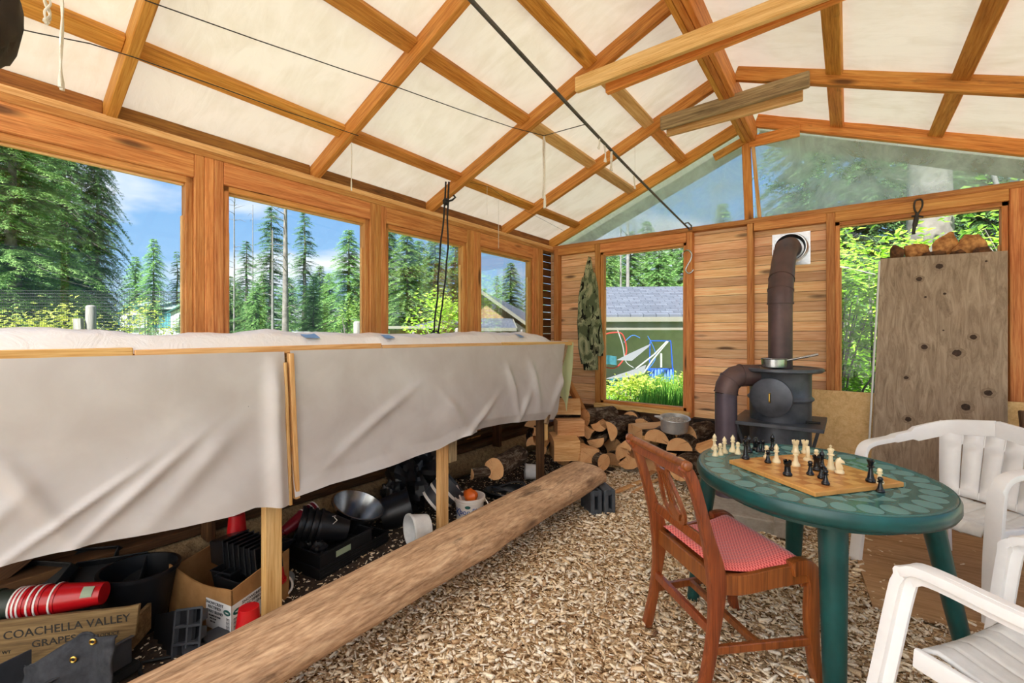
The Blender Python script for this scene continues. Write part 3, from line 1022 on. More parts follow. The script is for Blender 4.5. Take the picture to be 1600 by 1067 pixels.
conifer_proto('fir', 'needles', 15, 3.6, 56, 10, 0.5, 3, spray=0.42, taper=0.62)
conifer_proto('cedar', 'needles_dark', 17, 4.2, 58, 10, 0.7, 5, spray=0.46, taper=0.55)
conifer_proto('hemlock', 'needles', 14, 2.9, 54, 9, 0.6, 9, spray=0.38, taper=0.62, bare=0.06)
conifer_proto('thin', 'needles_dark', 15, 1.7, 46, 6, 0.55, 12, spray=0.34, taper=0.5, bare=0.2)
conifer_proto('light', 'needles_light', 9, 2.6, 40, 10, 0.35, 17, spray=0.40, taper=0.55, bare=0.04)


def plant_tree(key, px, dep, htop_px, label, rz=None, group=None, name='conifer_tree', wide=1.0):
    """a tree at a bearing and distance, its top at the given picture height"""
    p = at(px, CY, dep)
    base_h = {'fir': 15, 'cedar': 17, 'hemlock': 14, 'thin': 15, 'light': 9}[key]
    top = H + (CY - htop_px) / F * dep
    s_ = (top + 0.3) / base_h
    t = thing(name, label, 'tree', (p.x, p.y, -0.3), RND.uniform(0, 6.28) if rz is None else rz, group)
    for me, nm in zip(PROTO[key], ('foliage', 'trunk')):
        o = bpy.data.objects.new(nm, me)
        col.objects.link(o)
        o.parent = t
    t.scale = (s_ * wide, s_ * wide, s_)
    return t


trees = [
    # key, px, depth, top px, label
    ('fir', 20, 17, 60, 'tall bright fir at the left end of the near window', 1.15),
    ('cedar', 100, 21, 130, 'dark cedar right of the tall bright fir in the near window', 0.8),
    ('cedar', 152, 22, 190, 'dark pointed cedar left of the blue sky in the near window', 0.62),
    ('fir', -40, 24, 50, 'fir cut by the left edge of the picture', 1.2),
    ('hemlock', 62, 30, 150, 'hemlock in the gap behind the two big firs', 1.2),
    ('hemlock', 240, 46, 372, 'small distant hemlock standing over the white house', 1.0),
    ('thin', 277, 48, 392, 'slim distant conifer right of the white house roof', 1.0),
    ('hemlock', 212, 50, 400, 'low distant hemlock behind the white house roof', 1.2),
    ('fir', 300, 40, 420, 'fir half hidden behind the first window post', 1.1),
    ('thin', 385, 30, 375, 'thin conifer at the left of the second window', 1.3),
    ('thin', 424, 27, 322, 'tall ragged conifer left of the bare pale trunk', 1.5),
    ('fir', 400, 24, 440, 'bushy fir low in the second window', 1.1),
    ('thin', 476, 34, 330, 'slim spire conifer right of the bare pale trunk', 1.25),
    ('fir', 490, 30, 430, 'broad fir at the foot of the slim spire conifer', 1.2),
    ('hemlock', 545, 30, 358, 'pointed hemlock at the right of the second window', 1.35),
    ('fir', 515, 38, 425, 'dark fir in the middle distance of the second window', 1.2),
    ('fir', 360, 36, 430, 'fir behind the thin conifer in the second window', 1.1),
    ('fir', 636, 20, 352, 'large green fir filling the left of the third window', 1.15),
    ('cedar', 606, 26, 340, 'cedar behind the second window post', 1.1),
    ('hemlock', 680, 27, 360, 'hemlock behind the hanging black rope', 1.3),
    ('fir', 712, 30, 372, 'fir at the right of the third window', 1.2),
    ('hemlock', 798, 36, 410, 'rounded dark conifer over the shingled house', 1.5),
    ('thin', 776, 40, 430, 'small spire beside the rounded dark conifer', 1.2),
    ('hemlock', 836, 38, 402, 'conifer behind the fourth window post', 1.3),
    ('hemlock', 757, 44, 450, 'low far conifer at the left of the fourth window', 1.2),
    ('light', 690, 18, 455, 'bright yellow green young tree low in the third window', 1.1),
    ('fir', 950, 24, 380, 'fir over the left end of the grey shed roof', 1.2),
    ('hemlock', 985, 27, 360, 'hemlock behind the pale pole over the shed', 1.3),
    ('fir', 1030, 24, 372, 'dense fir over the right half of the shed roof', 1.2),
    ('hemlock', 1068, 26, 365, 'hemlock beside the right jamb of the shed window', 1.2),
    ('light', 945, 17, 430, 'light green young tree at the left corner of the shed', 0.7),
    ('hemlock', 1010, 40, 345, 'taller hemlock far behind the shed', 1.3),
    ('fir', 372, 44, 440, 'far fir low at the left of the second window', 1.3),
    ('hemlock', 412, 46, 425, 'far hemlock behind the bushy fir of the second window', 1.4),
    ('fir', 452, 46, 432, 'far fir behind the bare grey trunk', 1.4),
    ('hemlock', 500, 44, 415, 'far hemlock right of the slim spire conifer', 1.5),
    ('fir', 560, 42, 425, 'far fir at the right edge of the second window', 1.4),
    ('hemlock', 655, 38, 375, 'far hemlock filling the middle of the third window', 1.5),
    ('fir', 738, 44, 430, 'far fir left of the fourth window', 1.5),
    ('hemlock', 300, 60, 430, 'far hemlock beside the first window post', 1.5),
    ('fir', 1050, 36, 370, 'far fir filling the top right of the shed window', 1.5),
    ('hemlock', 962, 36, 375, 'far hemlock filling the top left of the shed window', 1.4),
    ('fir', 1130, 30, 315, 'fir dimly seen through the left gable sheet', 1.0),
    ('cedar', 1260, 15, 120, 'cedar dimly seen through the gable sheet left of the big trunk', 1.1),
    ('cedar', 1360, 14, 60, 'dark cedar behind the bushes at the left of the bush window', 1.1),
    ('cedar', 1540, 13, 60, 'dark cedar behind the bushes at the right of the bush window', 1.1),
    ('cedar', 1450, 17, 60, 'cedar behind the thick grey trunk', 1.2),
]
for k, px, dp, tp, lab, wd in trees:
    plant_tree(k, px, dp, tp, lab, wide=wd)


def bare_trunk(px, dep, top_px, r, label, matn='trunk_grey', stubs=14, seed=1):
    p = at(px, CY, dep)
    h = H + (CY - top_px) / F * dep + 0.2
    R_ = random.Random(seed)
    t = thing('bare_tree', label, 'tree', (p.x, p.y, -0.2))
    mb = MB()
    mb.tube([(0.05 * noise.noise((i, seed, 0)), 0.05 * noise.noise((i, 5, seed)), h * i / 10) for i in range(11)], [r * (1 - .6 * i / 10) for i in range(11)], 9)
    mb.build('trunk', matn, t, 60, world=False)
    for i in range(stubs):
        mb = MB()
        z = h * R_.uniform(.35, 1.0)
        a = R_.uniform(0, 6.28)
        L = R_.uniform(.3, 1.1)
        mb.tube([(0, 0, z), (L * .5 * cos(a), L * .5 * sin(a), z + .1), (L * cos(a), L * sin(a), z - .05 + R_.uniform(-.1, .4))], [.02, .014, .005], 4)
        mb.build('dead_branch', matn, t, 0, world=False)


bare_trunk(446, 18, 318, 0.15, 'bare grey purple trunk in the middle of the second window', 'trunk_grey', 16, 2)
bare_trunk(426, 23, 360, 0.08, 'thin pale dead trunk left of the bare grey one', 'trunk_pale', 6, 3)
bare_trunk(366, 30, 306, 0.07, 'thin leafless birch at the left of the second window', 'trunk_pale', 26, 4)
bare_trunk(395, 33, 320, 0.05, 'second thin leafless sapling in the second window', 'trunk_pale', 18, 8)
bare_trunk(981, 19, 300, 0.11, 'straight pale pole trunk behind the shed roof', 'trunk_pale', 2, 5)
bare_trunk(970, 23, 330, 0.07, 'second thinner pale trunk behind the shed roof', 'trunk_pale', 3, 6)
# thick ridged trunk seen in the bush window
p = at(1452, CY, 6.4)
t = thing('big_tree', 'thick grey ridged trunk outside the bush window', 'tree', (p.x, p.y, -0.2))
mb = MB()
vs, fs = [], []
for i in range(15):
    for j in range(40):
        a = 2 * pi * j / 40
        r = 0.25 * (1.25 - .4 * min(1, i / 6)) * (1 + 0.07 * noise.noise((cos(a) * 6, sin(a) * 6, i * .25)) + .04 * sin(j * 6.3))
        vs.append((r * cos(a), r * sin(a), i * 0.85))
for i in range(14):
    for j in range(40):
        j2 = (j + 1) % 40
        fs.append((i * 40 + j, i * 40 + j2, (i + 1) * 40 + j2, (i + 1) * 40 + j))
mb.add(vs, fs)
mb.build('trunk', 'trunk_grey', t, 60, world=False)


def shrub(name, label, p, rx, ry, hh, n, leaf, fmat, seed, stems=10, group=None, lift=0.1, aspect=0.55):
    R_ = random.Random(seed)
    t = thing(name, label, 'shrub', p, 0, group)
    fol, st = MB(), MB()
    for i in range(stems):
        a, q = R_.uniform(0, 6.28), R_.random() ** .5
        e = V((rx * q * cos(a) * .8, ry * q * sin(a) * .8, hh * R_.uniform(.6, .95)))
        st.tube([(e.x * .15, e.y * .15, 0), (e.x * .5, e.y * .5, e.z * .6), e], [leaf * .16, leaf * .12, leaf * .05], 4, caps=False)
    cl = []
    for i in range(max(8, n // 40)):
        a, q = R_.uniform(0, 6.28), R_.random() ** .5
        z = lift + (1 - lift) * R_.random()
        f = sqrt(max(0.05, 1 - (abs(z - .45) / .62) ** 2))
        cl.append(V((rx * q * cos(a) * f, ry * q * sin(a) * f, hh * z)))
    for i in range(n):
        cc_ = R_.choice(cl)
        p0 = cc_ + V((R_.gauss(0, 1) * rx * .16, R_.gauss(0, 1) * ry * .16, R_.gauss(0, 1) * hh * .07))
        if p0.z < 0.01:
            p0.z = 0.02
        x, y, z = rot_to((R_.gauss(0, 1), R_.gauss(0, 1), R_.uniform(-.5, .5)))
        y = (y + z * R_.uniform(-.8, .8)).normalized()
        L = leaf * R_.uniform(.6, 1.2)
        w = L * aspect
        up = x.cross(y) * (L * .1)
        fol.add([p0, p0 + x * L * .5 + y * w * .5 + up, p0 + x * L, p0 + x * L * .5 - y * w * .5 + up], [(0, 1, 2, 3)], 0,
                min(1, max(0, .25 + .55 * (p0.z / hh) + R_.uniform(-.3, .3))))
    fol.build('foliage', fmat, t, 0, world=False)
    st.build('stems', 'trunk_grey', t, 0, world=False)
    return t


def gp(px, dep):
    p = at(px, CY, dep)
    return (p.x, p.y, -0.1)


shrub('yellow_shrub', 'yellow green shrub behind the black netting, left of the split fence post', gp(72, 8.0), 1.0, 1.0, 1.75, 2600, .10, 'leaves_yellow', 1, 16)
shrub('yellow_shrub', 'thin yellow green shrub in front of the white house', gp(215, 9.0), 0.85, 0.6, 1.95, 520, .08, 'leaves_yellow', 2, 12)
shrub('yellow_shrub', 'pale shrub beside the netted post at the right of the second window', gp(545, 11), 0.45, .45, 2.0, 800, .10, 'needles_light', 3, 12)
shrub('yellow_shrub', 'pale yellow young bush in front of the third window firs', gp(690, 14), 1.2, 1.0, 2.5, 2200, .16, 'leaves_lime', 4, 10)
# bed in front of the shed
for i, (px, dp, rx, hh, n, fm, lab) in enumerate((
        (958, 8.2, .55, .55, 900, 'leaves_lime', 'low lime green clump at the left of the shed bed'),
        (985, 7.8, .5, .62, 1000, 'leaves_yellow', 'bright yellow green broad leaved clump below the hammock'),
        (1012, 8.2, .5, .6, 900, 'leaves_lime', 'lime green clump in the middle of the shed bed'),
        (1070, 8.0, .35, .75, 500, 'leaves_yellow', 'taller yellow tipped clump by the right window jamb'))):
    shrub('leafy_clump', lab, gp(px, dp), rx, rx, hh, n, .075, fm, 20 + i, 6)
mb = MB()
Rg = random.Random(5)
for i in range(2600):
    px, dp = Rg.uniform(1000, 1110), Rg.uniform(6.6, 9.0)
    p = V(gp(px, dp))
    L = Rg.uniform(.25, .72)
    a = Rg.uniform(0, 6.28)
    tip = p + V((cos(a) * L * .35, sin(a) * L * .35, L))
    sd_ = V((-sin(a), cos(a), 0)) * .006
    mid = p + (tip - p) * .5 + V((0, 0, .06))
    mb.add([p - sd_, p + sd_, mid + sd_, mid - sd_, tip], [(0, 1, 2, 3), (3, 2, 4)], 0, Rg.random())
tag(mb.build('tall_grass', 'grass_blades', None, 0), 'tall fine grass in front of the blue snow shovel', 'grass', kind='stuff')
mb = MB()
for i in range(3500):
    px, dp = Rg.uniform(-40, 840), Rg.uniform(5.2, 12)
    p = V(gp(px, dp))
    if p.x > XL - .25:
        continue
    L = Rg.uniform(.2, .6)
    a = Rg.uniform(0, 6.28)
    tip = p + V((cos(a) * L * .4, sin(a) * L * .4, L))
    sd_ = V((-sin(a), cos(a), 0)) * .008
    mb.add([p - sd_, p + sd_, tip], [(0, 1, 2)], 0, Rg.random())
tag(mb.build('field_grass', 'grass_blades', None, 0), 'grass between the shelter and the fence', 'grass', kind='stuff')
# bushes right outside the bush window
for i, (x, y, rx, hh, n, lf, fm, lab) in enumerate((
        (-0.15, 6.0, .75, 2.0, 3800, .085, 'leaves_green', 'dense bright green bush just outside the bush window, left of the plywood'),
        (0.25, 7.6, .9, 2.6, 3000, .11, 'leaves_lime', 'taller light green bush behind the near one'),
        (1.75, 7.0, .8, 2.7, 2600, .10, 'leaves_lime', 'leafy bush behind the right side of the bush window'),
        (2.2, 8.2, 1.3, 3.2, 2600, .13, 'leaves_green', 'broad green bush beyond the right wall'),
        (-1.2, 9.0, 1.0, 1.2, 1600, .10, 'leaves_green', 'green bush right of the shed'))):
    shrub('green_bush', lab, (x, y, -0.1), rx, rx * .8, hh, n, lf, fm, 40 + i, 14)
for k, (pts, rr, lab) in enumerate((
        ([(1.25, 6.2, 1.2), (1.3, 6.1, 2.0), (1.12, 6.0, 2.6), (1.0, 6.0, 3.2)], .035, 'crooked grey branch at the right of the bush window'),
        ([(0.2, 6.3, 1.7), (0.6, 6.25, 2.0), (1.0, 6.2, 2.15)], .012, 'thin twig crossing the bush window'),
        ([(-0.3, 6.4, 2.15), (0.0, 6.3, 2.05), (0.35, 6.2, 1.9)], .010, 'thin pale twig at the upper left of the bush window'))):
    mb = MB()
    mb.tube([(pts[0][0] + .05, pts[0][1] + .1, -0.1)] + pts, [rr * 1.2] + [rr * (1 - .2 * i) for i in range(len(pts))], 7)
    tag(mb.build('branch', 'trunk_pale', None, 60), lab, 'branch')

# ---------------------------------------------------------------- fence with netting
def fence_at(px, dep, z=0.0):
    p = at(px, CY, dep)
    return V((p.x, p.y, z))


mb = MB()
A, B_ = fence_at(-60, 7.0), fence_at(330, 7.4)
Nx = 150
for i in range(Nx + 1):
    q = A.lerp(B_, i / Nx)
    mb.tube([(q.x, q.y, 0.4), (q.x + .01 * noise.noise((i * .3, 0, 0)), q.y, 2.0)], .0028, 3, caps=False)
for k in range(32):
    z = 0.45 + k * 0.05
    mb.tube([A.lerp(B_, i / 12) + V((0, 0, z + .015 * noise.noise((i, k, 0)))) for i in range(13)], .0028, 3, caps=False)
tag(mb.build('garden_netting', 'mesh_black', None, 0), 'black garden netting strung along the fence outside the near window', 'netting')


def netpost(px, dep, top_px, w, lab, slant=0.0, matn='grey_post', rnd_=True):
    p = at(px, CY, dep)
    h = H + (CY - top_px) / F * dep
    mb = MB()
    if rnd_:
        mb.lathe([(w * .95, 0), (w, h * .5), (w * .97, h - w * .5), (w * .75, h - w * .12), (w * .2, h)], 12)
    else:
        mb.prism([(-w, -w * .5), (w, -w * .5), (w, w * .5), (-w, w * .5)], h)
    o = mb.build('fence_post', matn, None, 50)
    o.location = (p.x, p.y, -0.1)
    o.rotation_euler = (0, slant, YAW)
    return tag(o, lab, 'post')


netpost(142, 6.6, 466, .065, 'round topped grey fence post with netting, outside the near window')
netpost(131, 6.5, 487, .055, 'split square grey post leaning on the round topped one', -.05, rnd_=False)
netpost(15, 7.2, 508, .04, 'short grey post at the left edge of the near window', 0, rnd_=False)
netpost(558, 9.0, 494, .075, 'netted grey post at the right of the second window')
netpost(715, 9.5, 505, .06, 'grey post in front of the shingled house', 0)
# weathered figures / antler-like stumps by the house: small pale pickets
for k, (px, tp) in enumerate(((646, 512), (787, 515), (806, 508), (814, 511))):
    netpost(px, 10.5 + .3 * k, tp, .03, ['small pale pointed stake in the third window', 'curved pale stake left of the pair in the fourth window', 'taller pale stake of the pair in the fourth window', 'shorter pale stake of the pair in the fourth window'][k], .1 if k else 0, 'trunk_pale')

# ---------------------------------------------------------------- white and teal house
def local_house(px, dep, extra=0.0):
    p = at(px, CY, dep)
    return V((p.x, p.y, 0)), YAW + extra


loc, rz = local_house(262, 45, radians(-12))
hs = thing('house', 'white and teal house with a pale metal roof, far left behind the netting', 'house', loc, rz)
mb = MB()
mb.box((-0.2, 3, 0.9), (12.4, 6, 2.2))
mb.build('lower_wall', 'house_white', hs, 0, world=False)
mb = MB()
mb.add([(-6.6, -.1, 1.95), (6.4, -.1, 1.95), (6.4, .9, 3.9), (-6.6, .9, 3.9), (-6.6, 6, 1.95), (6.4, 6, 1.95), (6.4, 5.4, 3.9), (-6.6, 5.4, 3.9)],
       [(0, 1, 2, 3), (5, 4, 7, 6), (1, 5, 6, 2), (4, 0, 3, 7), (3, 2, 6, 7), (0, 4, 5, 1)])
mb.build('mansard', 'teal_metal', hs, 0, world=False)
mb = MB()
mb.add([(-6.9, .5, 3.85), (6.7, .5, 3.85), (6.7, 3.2, 4.75), (-6.9, 3.2, 4.75), (-6.9, 5.9, 3.85), (6.7, 5.9, 3.85),
        (-6.9, .5, 3.95), (6.7, .5, 3.95), (6.7, 3.2, 4.85), (-6.9, 3.2, 4.85), (-6.9, 5.9, 3.95), (6.7, 5.9, 3.95)],
       [(0, 1, 2, 3), (3, 2, 5, 4), (7, 6, 9, 8), (8, 9, 10, 11), (0, 6, 7, 1), (5, 11, 10, 4), (0, 3, 9, 6), (3, 4, 10, 9), (1, 7, 8, 2), (2, 8, 11, 5)])
mb.build('roof', 'pale_roof', hs, 0, world=False)
for dx in (-3.9, 2.6):
    mb = MB()
    w = 1.75
    mb.prism([(-w, 1.9), (w, 1.9), (w, 3.45), (0, 4.1), (-w, 3.45)], 1.6, Matrix(((1, 0, 0, dx), (0, 0, -1, 1.2), (0, 1, 0, 0), (0, 0, 0, 1))))
    d = mb.build('dormer', 'house_white', hs, 0, world=False)
    mb = MB()
    for s_ in (-1, 1):
        mb.bar((dx + s_ * (w + .2), .4, 3.42), (dx, .4, 4.2), 2.2, .12)
    k = mb.build('dormer_roof', 'house_trim', d, 0, world=False)
    mb = MB()
    mb.box((dx, -.43, 2.75), (1.5, .08, 1.15))
    k = mb.build('window_frame', 'house_white', d, 0, world=False)
    mb = MB()
    for a in (-1, 1):
        for bq in (-1, 1):
            mb.box((dx + a * .34, -.48, 2.75 + bq * .27), (.58, .03, .44))
    k = mb.build('window_glass', 'window_dark', d, 0, world=False)

# ---------------------------------------------------------------- shingled house in windows 3 and 4
loc, rz = local_house(757, 20, radians(-8))
hs = thing('shingled_house', 'brown shingled house with grey roofs in the third and fourth windows', 'house', loc, rz)
mb = MB()
mb.prism([(-1.75, 0), (1.55, 0), (1.55, 1.9), (-.05, 3.1), (-1.75, 1.9)], 5.5, Matrix(((1, 0, 0, 0), (0, 0, 1, 0), (0, 1, 0, 0), (0, 0, 0, 1))))
mb.build('gable_wall', 'shake', hs, 0, world=False)
mb = MB()
mb.add([(-.05, -.35, 3.22), (1.95, -.35, 1.78), (2.6, 6, 1.78), (-.05, 6, 3.22), (-2.1, -.35, 1.78), (-2.1, 6, 1.78),
        (-.05, -.35, 3.12), (1.95, -.35, 1.66), (2.6, 6, 1.66), (-.05, 6, 3.12), (-2.1, -.35, 1.66), (-2.1, 6, 1.66)],
       [(0, 1, 2, 3), (4, 0, 3, 5), (7, 6, 9, 8), (6, 10, 11, 9), (1, 0, 6, 7), (0, 4, 10, 6), (1, 7, 8, 2), (4, 5, 11, 10), (2, 8, 9, 3), (3, 9, 11, 5)])
mb.build('roof', 'shingles', hs, 0, world=False)
mb = MB()
mb.bar((-.05, -.37, 3.15), (2.0, -.37, 1.70), .05, .14)
mb.bar((-.05, -.37, 3.15), (-2.15, -.37, 1.70), .05, .14)
mb.build('barge_boards', 'fascia', hs, 0, world=False)
mb = MB()
mb.add([(-2.0, -.1, 2.0), (1.25, -.1, 2.0), (1.7, -1.9, 1.55), (-3.0, -1.9, 1.55), (-2.0, -.1, 1.9), (1.25, -.1, 1.9), (1.7, -1.9, 1.45), (-3.0, -1.9, 1.45)],
       [(3, 2, 1, 0), (4, 5, 6, 7), (0, 1, 5, 4), (1, 2, 6, 5), (2, 3, 7, 6), (3, 0, 4, 7)])
mb.build('porch_roof', 'shingles', hs, 0, world=False)
mb = MB()
mb.bar((-3.05, -1.92, 1.48), (1.72, -1.92, 1.48), .05, .14)
mb.bar((1.72, -1.92, 1.48), (1.3, -.1, 1.93), .05, .14)
mb.build('porch_fascia', 'fascia', hs, 0, world=False)
mb = MB()
mb.box((-1.2, -1.0, .7), (3.2, 1.6, 1.45))
mb.build('porch_wall', 'shed_dark', hs, 0, world=False)
mb = MB()
mb.box((2.9, 1.0, .9), (3.0, 2.4, 1.8))
mb.build('side_wall', 'shed_dark', hs, 0, world=False)
mb = MB()
mb.box((-.75, -1.84, 1.0), (.8, .06, .6))
mb.build('porch_window', 'window_dark', hs, 0, world=False)
loc, rz = local_house(648, 16.0, radians(-8))
hs = thing('flat_roofed_lean_to', 'low lean-to with a flat grey roof, left of the shingled house', 'shed', loc, rz)
mb = MB()
mb.box((0, 1, .7), (1.9, 2, 1.5))
mb.build('wall', 'shake', hs, 0, world=False)
mb = MB()
mb.box((0, .9, 1.53), (2.5, 2.6, .1))
mb.build('roof', 'fascia', hs, 0, world=False)
# little white trestle far out in window 2
loc, rz = local_house(471, 22)
mb = MB()
mb.bar((-.45, 0, 1.38), (.45, 0, 1.38), .12, .06)
for s_ in (-1, 1):
    mb.bar((s_ * .35, 0, 1.38), (s_ * .5, 0, -.1), .06, .06, up=(0, 1, 0))
o = mb.build('white_trestle', 'house_white', None, 0)
o.location = loc
o.rotation_euler = (0, 0, rz)
tag(o, 'small white trestle far away in the second window', 'trestle')

# ---------------------------------------------------------------- grey shed behind the back wall
loc, rz = local_house(1000, 11.6, radians(-4))
sh = thing('shed', 'low grey shed with a shingled roof behind the back wall', 'shed', loc, rz)
mb = MB()
mb.box((.9, 1.75, .8), (4.0, .1, 1.9))
mb.box((-1.0, .9, .8), (.1, 1.8, 1.9))
mb.box((2.9, .9, .8), (.1, 1.8, 1.9))
mb.build('wall', 'shed_wall', sh, 0, world=False)
mb = MB()
ez, rz2 = 1.73, 2.68
L_, R_2 = -1.25, 3.2
mb.add([(L_, -.4, ez), (R_2, -.4, ez), (R_2, 1.9, rz2), (L_ + .3, 1.9, rz2), (L_, -.4, ez + .06), (R_2, -.4, ez + .06), (R_2, 1.9, rz2 + .06), (L_ + .3, 1.9, rz2 + .06)],
       [(3, 2, 1, 0), (4, 5, 6, 7), (0, 1, 5, 4), (1, 2, 6, 5), (2, 3, 7, 6), (3, 0, 4, 7)])
o = mb.build('roof', 'shingles', sh, 0, world=False)
mb = MB()
mb.add([(L_ + .3, 1.9, rz2), (R_2, 1.9, rz2), (R_2, 3.8, ez), (L_, 3.8, ez), (L_ + .3, 1.9, rz2 + .06), (R_2, 1.9, rz2 + .06), (R_2, 3.8, ez + .06), (L_, 3.8, ez + .06)],
       [(3, 2, 1, 0), (4, 5, 6, 7), (0, 1, 5, 4), (1, 2, 6, 5), (2, 3, 7, 6), (3, 0, 4, 7)])
mb.build('rear_roof', 'shingles', sh, 0, world=False)
mb = MB()
mb.box((.95, -.42, 1.67), (4.5, .05, .12))
mb.build('gutter', 'fascia', sh, 0, world=False)
mb = MB()
mb.box((.95, -.3, 1.50), (4.4, .05, .2))
mb.build('beam', 'fascia', sh, 0, world=False)
mb = MB()
for x in (-1.1, 2.9):
    mb.box((x, -.3, .65), (.1, .1, 1.55))
mb.build('post', 'fascia', sh, 0, world=False)
SH = Matrix.LocRotScale(loc, Matrix.Rotation(rz, 3, 'Z'), None)


def shp(px, py, dep):
    return at(px, py, dep)


# blue snow shovel
t = thing('snow_shovel', 'wide blue ribbed snow shovel leaning on the shed wall', 'shovel', shp(1033, 592, 11.4), YAW)
mb = MB()
mb.prism([(-.30, -.28), (.30, -.28), (.33, .27), (-.33, .27)], .03, Matrix.Rotation(radians(80), 4, 'X'))
mb.build('scoop', 'shovel_blue', t, 0, world=False)
mb = MB()
for i in range(7):
    mb.box((-.24 + .08 * i, -.035, .05), (.045, .03, .40))
mb.build('ribs', 'shovel_pale', t, 0, world=False)
mb = MB()
for s_ in (-1, 1):
    mb.tube([(s_ * .3, 0, .2), (s_ * .27, .05, .95), (s_ * .25, .05, 1.0)], .014, 6)
mb.tube([(-.26, .05, .98), (.26, .05, .98)], .014, 6)
mb.build('handle', 'shovel_blue', t, 60, world=False)
mb = MB()
mb.box((0, .0, .48), (.035, .03, .36))
mb.build('grip', 'tape_white', t, 0, world=False)
# folded hammock chair
t = thing('hammock', 'pale grey folded hammock chair hanging in the shed', 'hammock', shp(990, 570, 10.9), YAW)
mb = MB()
for pts in ([(-.42, .12), (-.1, .28), (.42, .52), (.36, .44), (-.05, .1)], [(-.72, -.35), (-.1, -.15), (.3, .0), (.25, -.22), (-.1, -.3)]):
    mb.prism(pts, .02, Matrix.Rotation(radians(90), 4, 'X'))
mb.build('cloth', 'hammock_grey', t, 0, world=False)
mb = MB()
mb.tube([(.25, -.01, -.2), (.45, -.01, .1), (.85, -.01, .58)], .02, 6)
mb.tube([(.05, -.01, -.1), (.5, -.01, .25), (.82, -.01, .58)], .02, 6)
mb.tube([(-.75, -.01, -.35), (-.72, -.01, -.9)], .02, 6)
mb.build('frame', 'hose_white', t, 60, world=False)


def hose(pts, r, m, lab, dep=11.2):
    P = [shp(x, y, dep) for x, y in pts]
    # smooth
    Q = []
    for i in range(len(P) - 1):
        p0, p1, p2, p3 = P[max(i - 1, 0)], P[i], P[i + 1], P[min(i + 2, len(P) - 1)]
        for k in range(6):
            u = k / 6
            Q.append(0.5 * ((2 * p1) + (p2 - p0) * u + (2 * p0 - 5 * p1 + 4 * p2 - p3) * u * u + (3 * p1 - p0 - 3 * p2 + p3) * u ** 3))
    Q.append(P[-1])
    mb = MB()
    mb.tube(Q, r, 6)
    return tag(mb.build('hose', m, None, 60), lab, 'hose')


hose([(942, 524), (955, 520), (972, 522), (979, 545), (974, 562), (960, 575), (940, 572)], .016, 'hose_red', 'red hose looped on the shed wall')
hose([(965, 516), (973, 540), (978, 565), (990, 575), (999, 583)], .016, 'hose_white', 'white hose curling down the shed wall')
hose([(1012, 525), (1022, 545), (1024, 560), (1012, 577), (1000, 580)], .010, 'hose_blue', 'blue cord looped left of the snow shovel')
hose([(975, 535), (988, 524), (1000, 528)], .010, 'hose_blue', 'blue cord hanging over the hammock', 11.25)
for px, py, w, h_, lab in ((950, 562, .42, .22, 'teal folded cloth hanging at the left of the shed'), (966, 596, .42, .2, 'teal folded seat low in the shed')):
    mb = MB()
    mb.grid(lambda u, v_: ((u - .5) * w, .03 * sin(u * 12) , (v_ - .5) * h_ - .05 * abs(u - .5)), 12, 5)
    mb.grid(lambda u, v_: ((u - .5) * w, .05 + .03 * sin(u * 12) , (v_ - .5) * h_ - .05 * abs(u - .5)), 12, 5)
    o = mb.build('folded_cloth', 'teal_cloth', None, 60)
    o.location = shp(px, py, 11.0)
    o.rotation_euler = (0, 0, YAW)
    tag(o, lab, 'cloth')
# ================================================================ planting bench under plastic
BX = -2.0
bench = thing('planting_bench', 'long planting bench wrapped in white plastic sheeting along the left wall', 'bench', (BX, 1.5, 0))


def ztop(y):
    return 1.252 - 0.006 * (y + .4)


def yz(px, py):
    p = on_x(px, py, BX)
    return p.y, p.z


def interp(tab, y):
    if y <= tab[0][0]:
        return tab[0][1]
    for (a, za), (b2, zb) in zip(tab, tab[1:]):
        if y <= b2:
            return za + (zb - za) * (y - a) / (b2 - a)
    return tab[-1][1]


def yleg(px):
    return on_x(px, 600, BX).y


for k, (px, nm) in enumerate(((432, 'front'), (699, 'front'), (851, 'front'))):
    y = yleg(px)
    beam('leg', (BX - 0.045, y, 0), (BX - 0.045, y, 1.22), (0.075, 0.075, 0.075)[k], 0.04, 'pale_wood' if k < 2 else 'dark_wood', (1, 0, 0), 0.004, bench)
for y in (-0.3, 0.9, 2.1, 3.35):
    beam('leg', (XL + 0.12, y, 0.2), (XL + 0.12, y, 1.2), 0.04, 0.09, 'dark_wood', (1, 0, 0), 0.004, bench)
y2 = yleg(699)
beam('leg_splice', (BX - .06, y2 + 0.085, 0.47), (BX - .06, y2 + 0.085, 1.2), 0.07, 0.06, 'grey_wood', (1, 0, 0), 0.005, bench)
beam('leg_splice', (BX - .05, yleg(851) + 0.07, 0.40), (BX - .05, yleg(851) + 0.07, 1.2), 0.045, 0.05, 'pale_wood', (1, 0, 0), 0.004, bench)
for s_ in range(4):
    ya, yb = -0.6 + s_ * 1.03, -0.6 + (s_ + 1) * 1.03 - .004
    beam('top_rail', (BX + 0.006, ya, ztop((ya + yb) / 2) - 0.012 + RND.uniform(-.004, .004)), (BX + 0.006, yb, ztop((ya + yb) / 2) - 0.014 + RND.uniform(-.004, .004)), 0.03, 0.032, 'pale_wood', (0, 0, 1), 0.003, bench)
mb = MB()
for i in range(5):
    mb.box((BX - .09 - .15 * i, 1.45, 1.205), (.14, 4.05, .03))
mb.build('deck', 'pale_wood', bench, 0)
beam('front_rail', (BX - .03, -.6, 1.15), (BX - .03, 3.45, 1.15), .03, .1, 'pale_wood', (0, 0, 1), 0.003, bench)

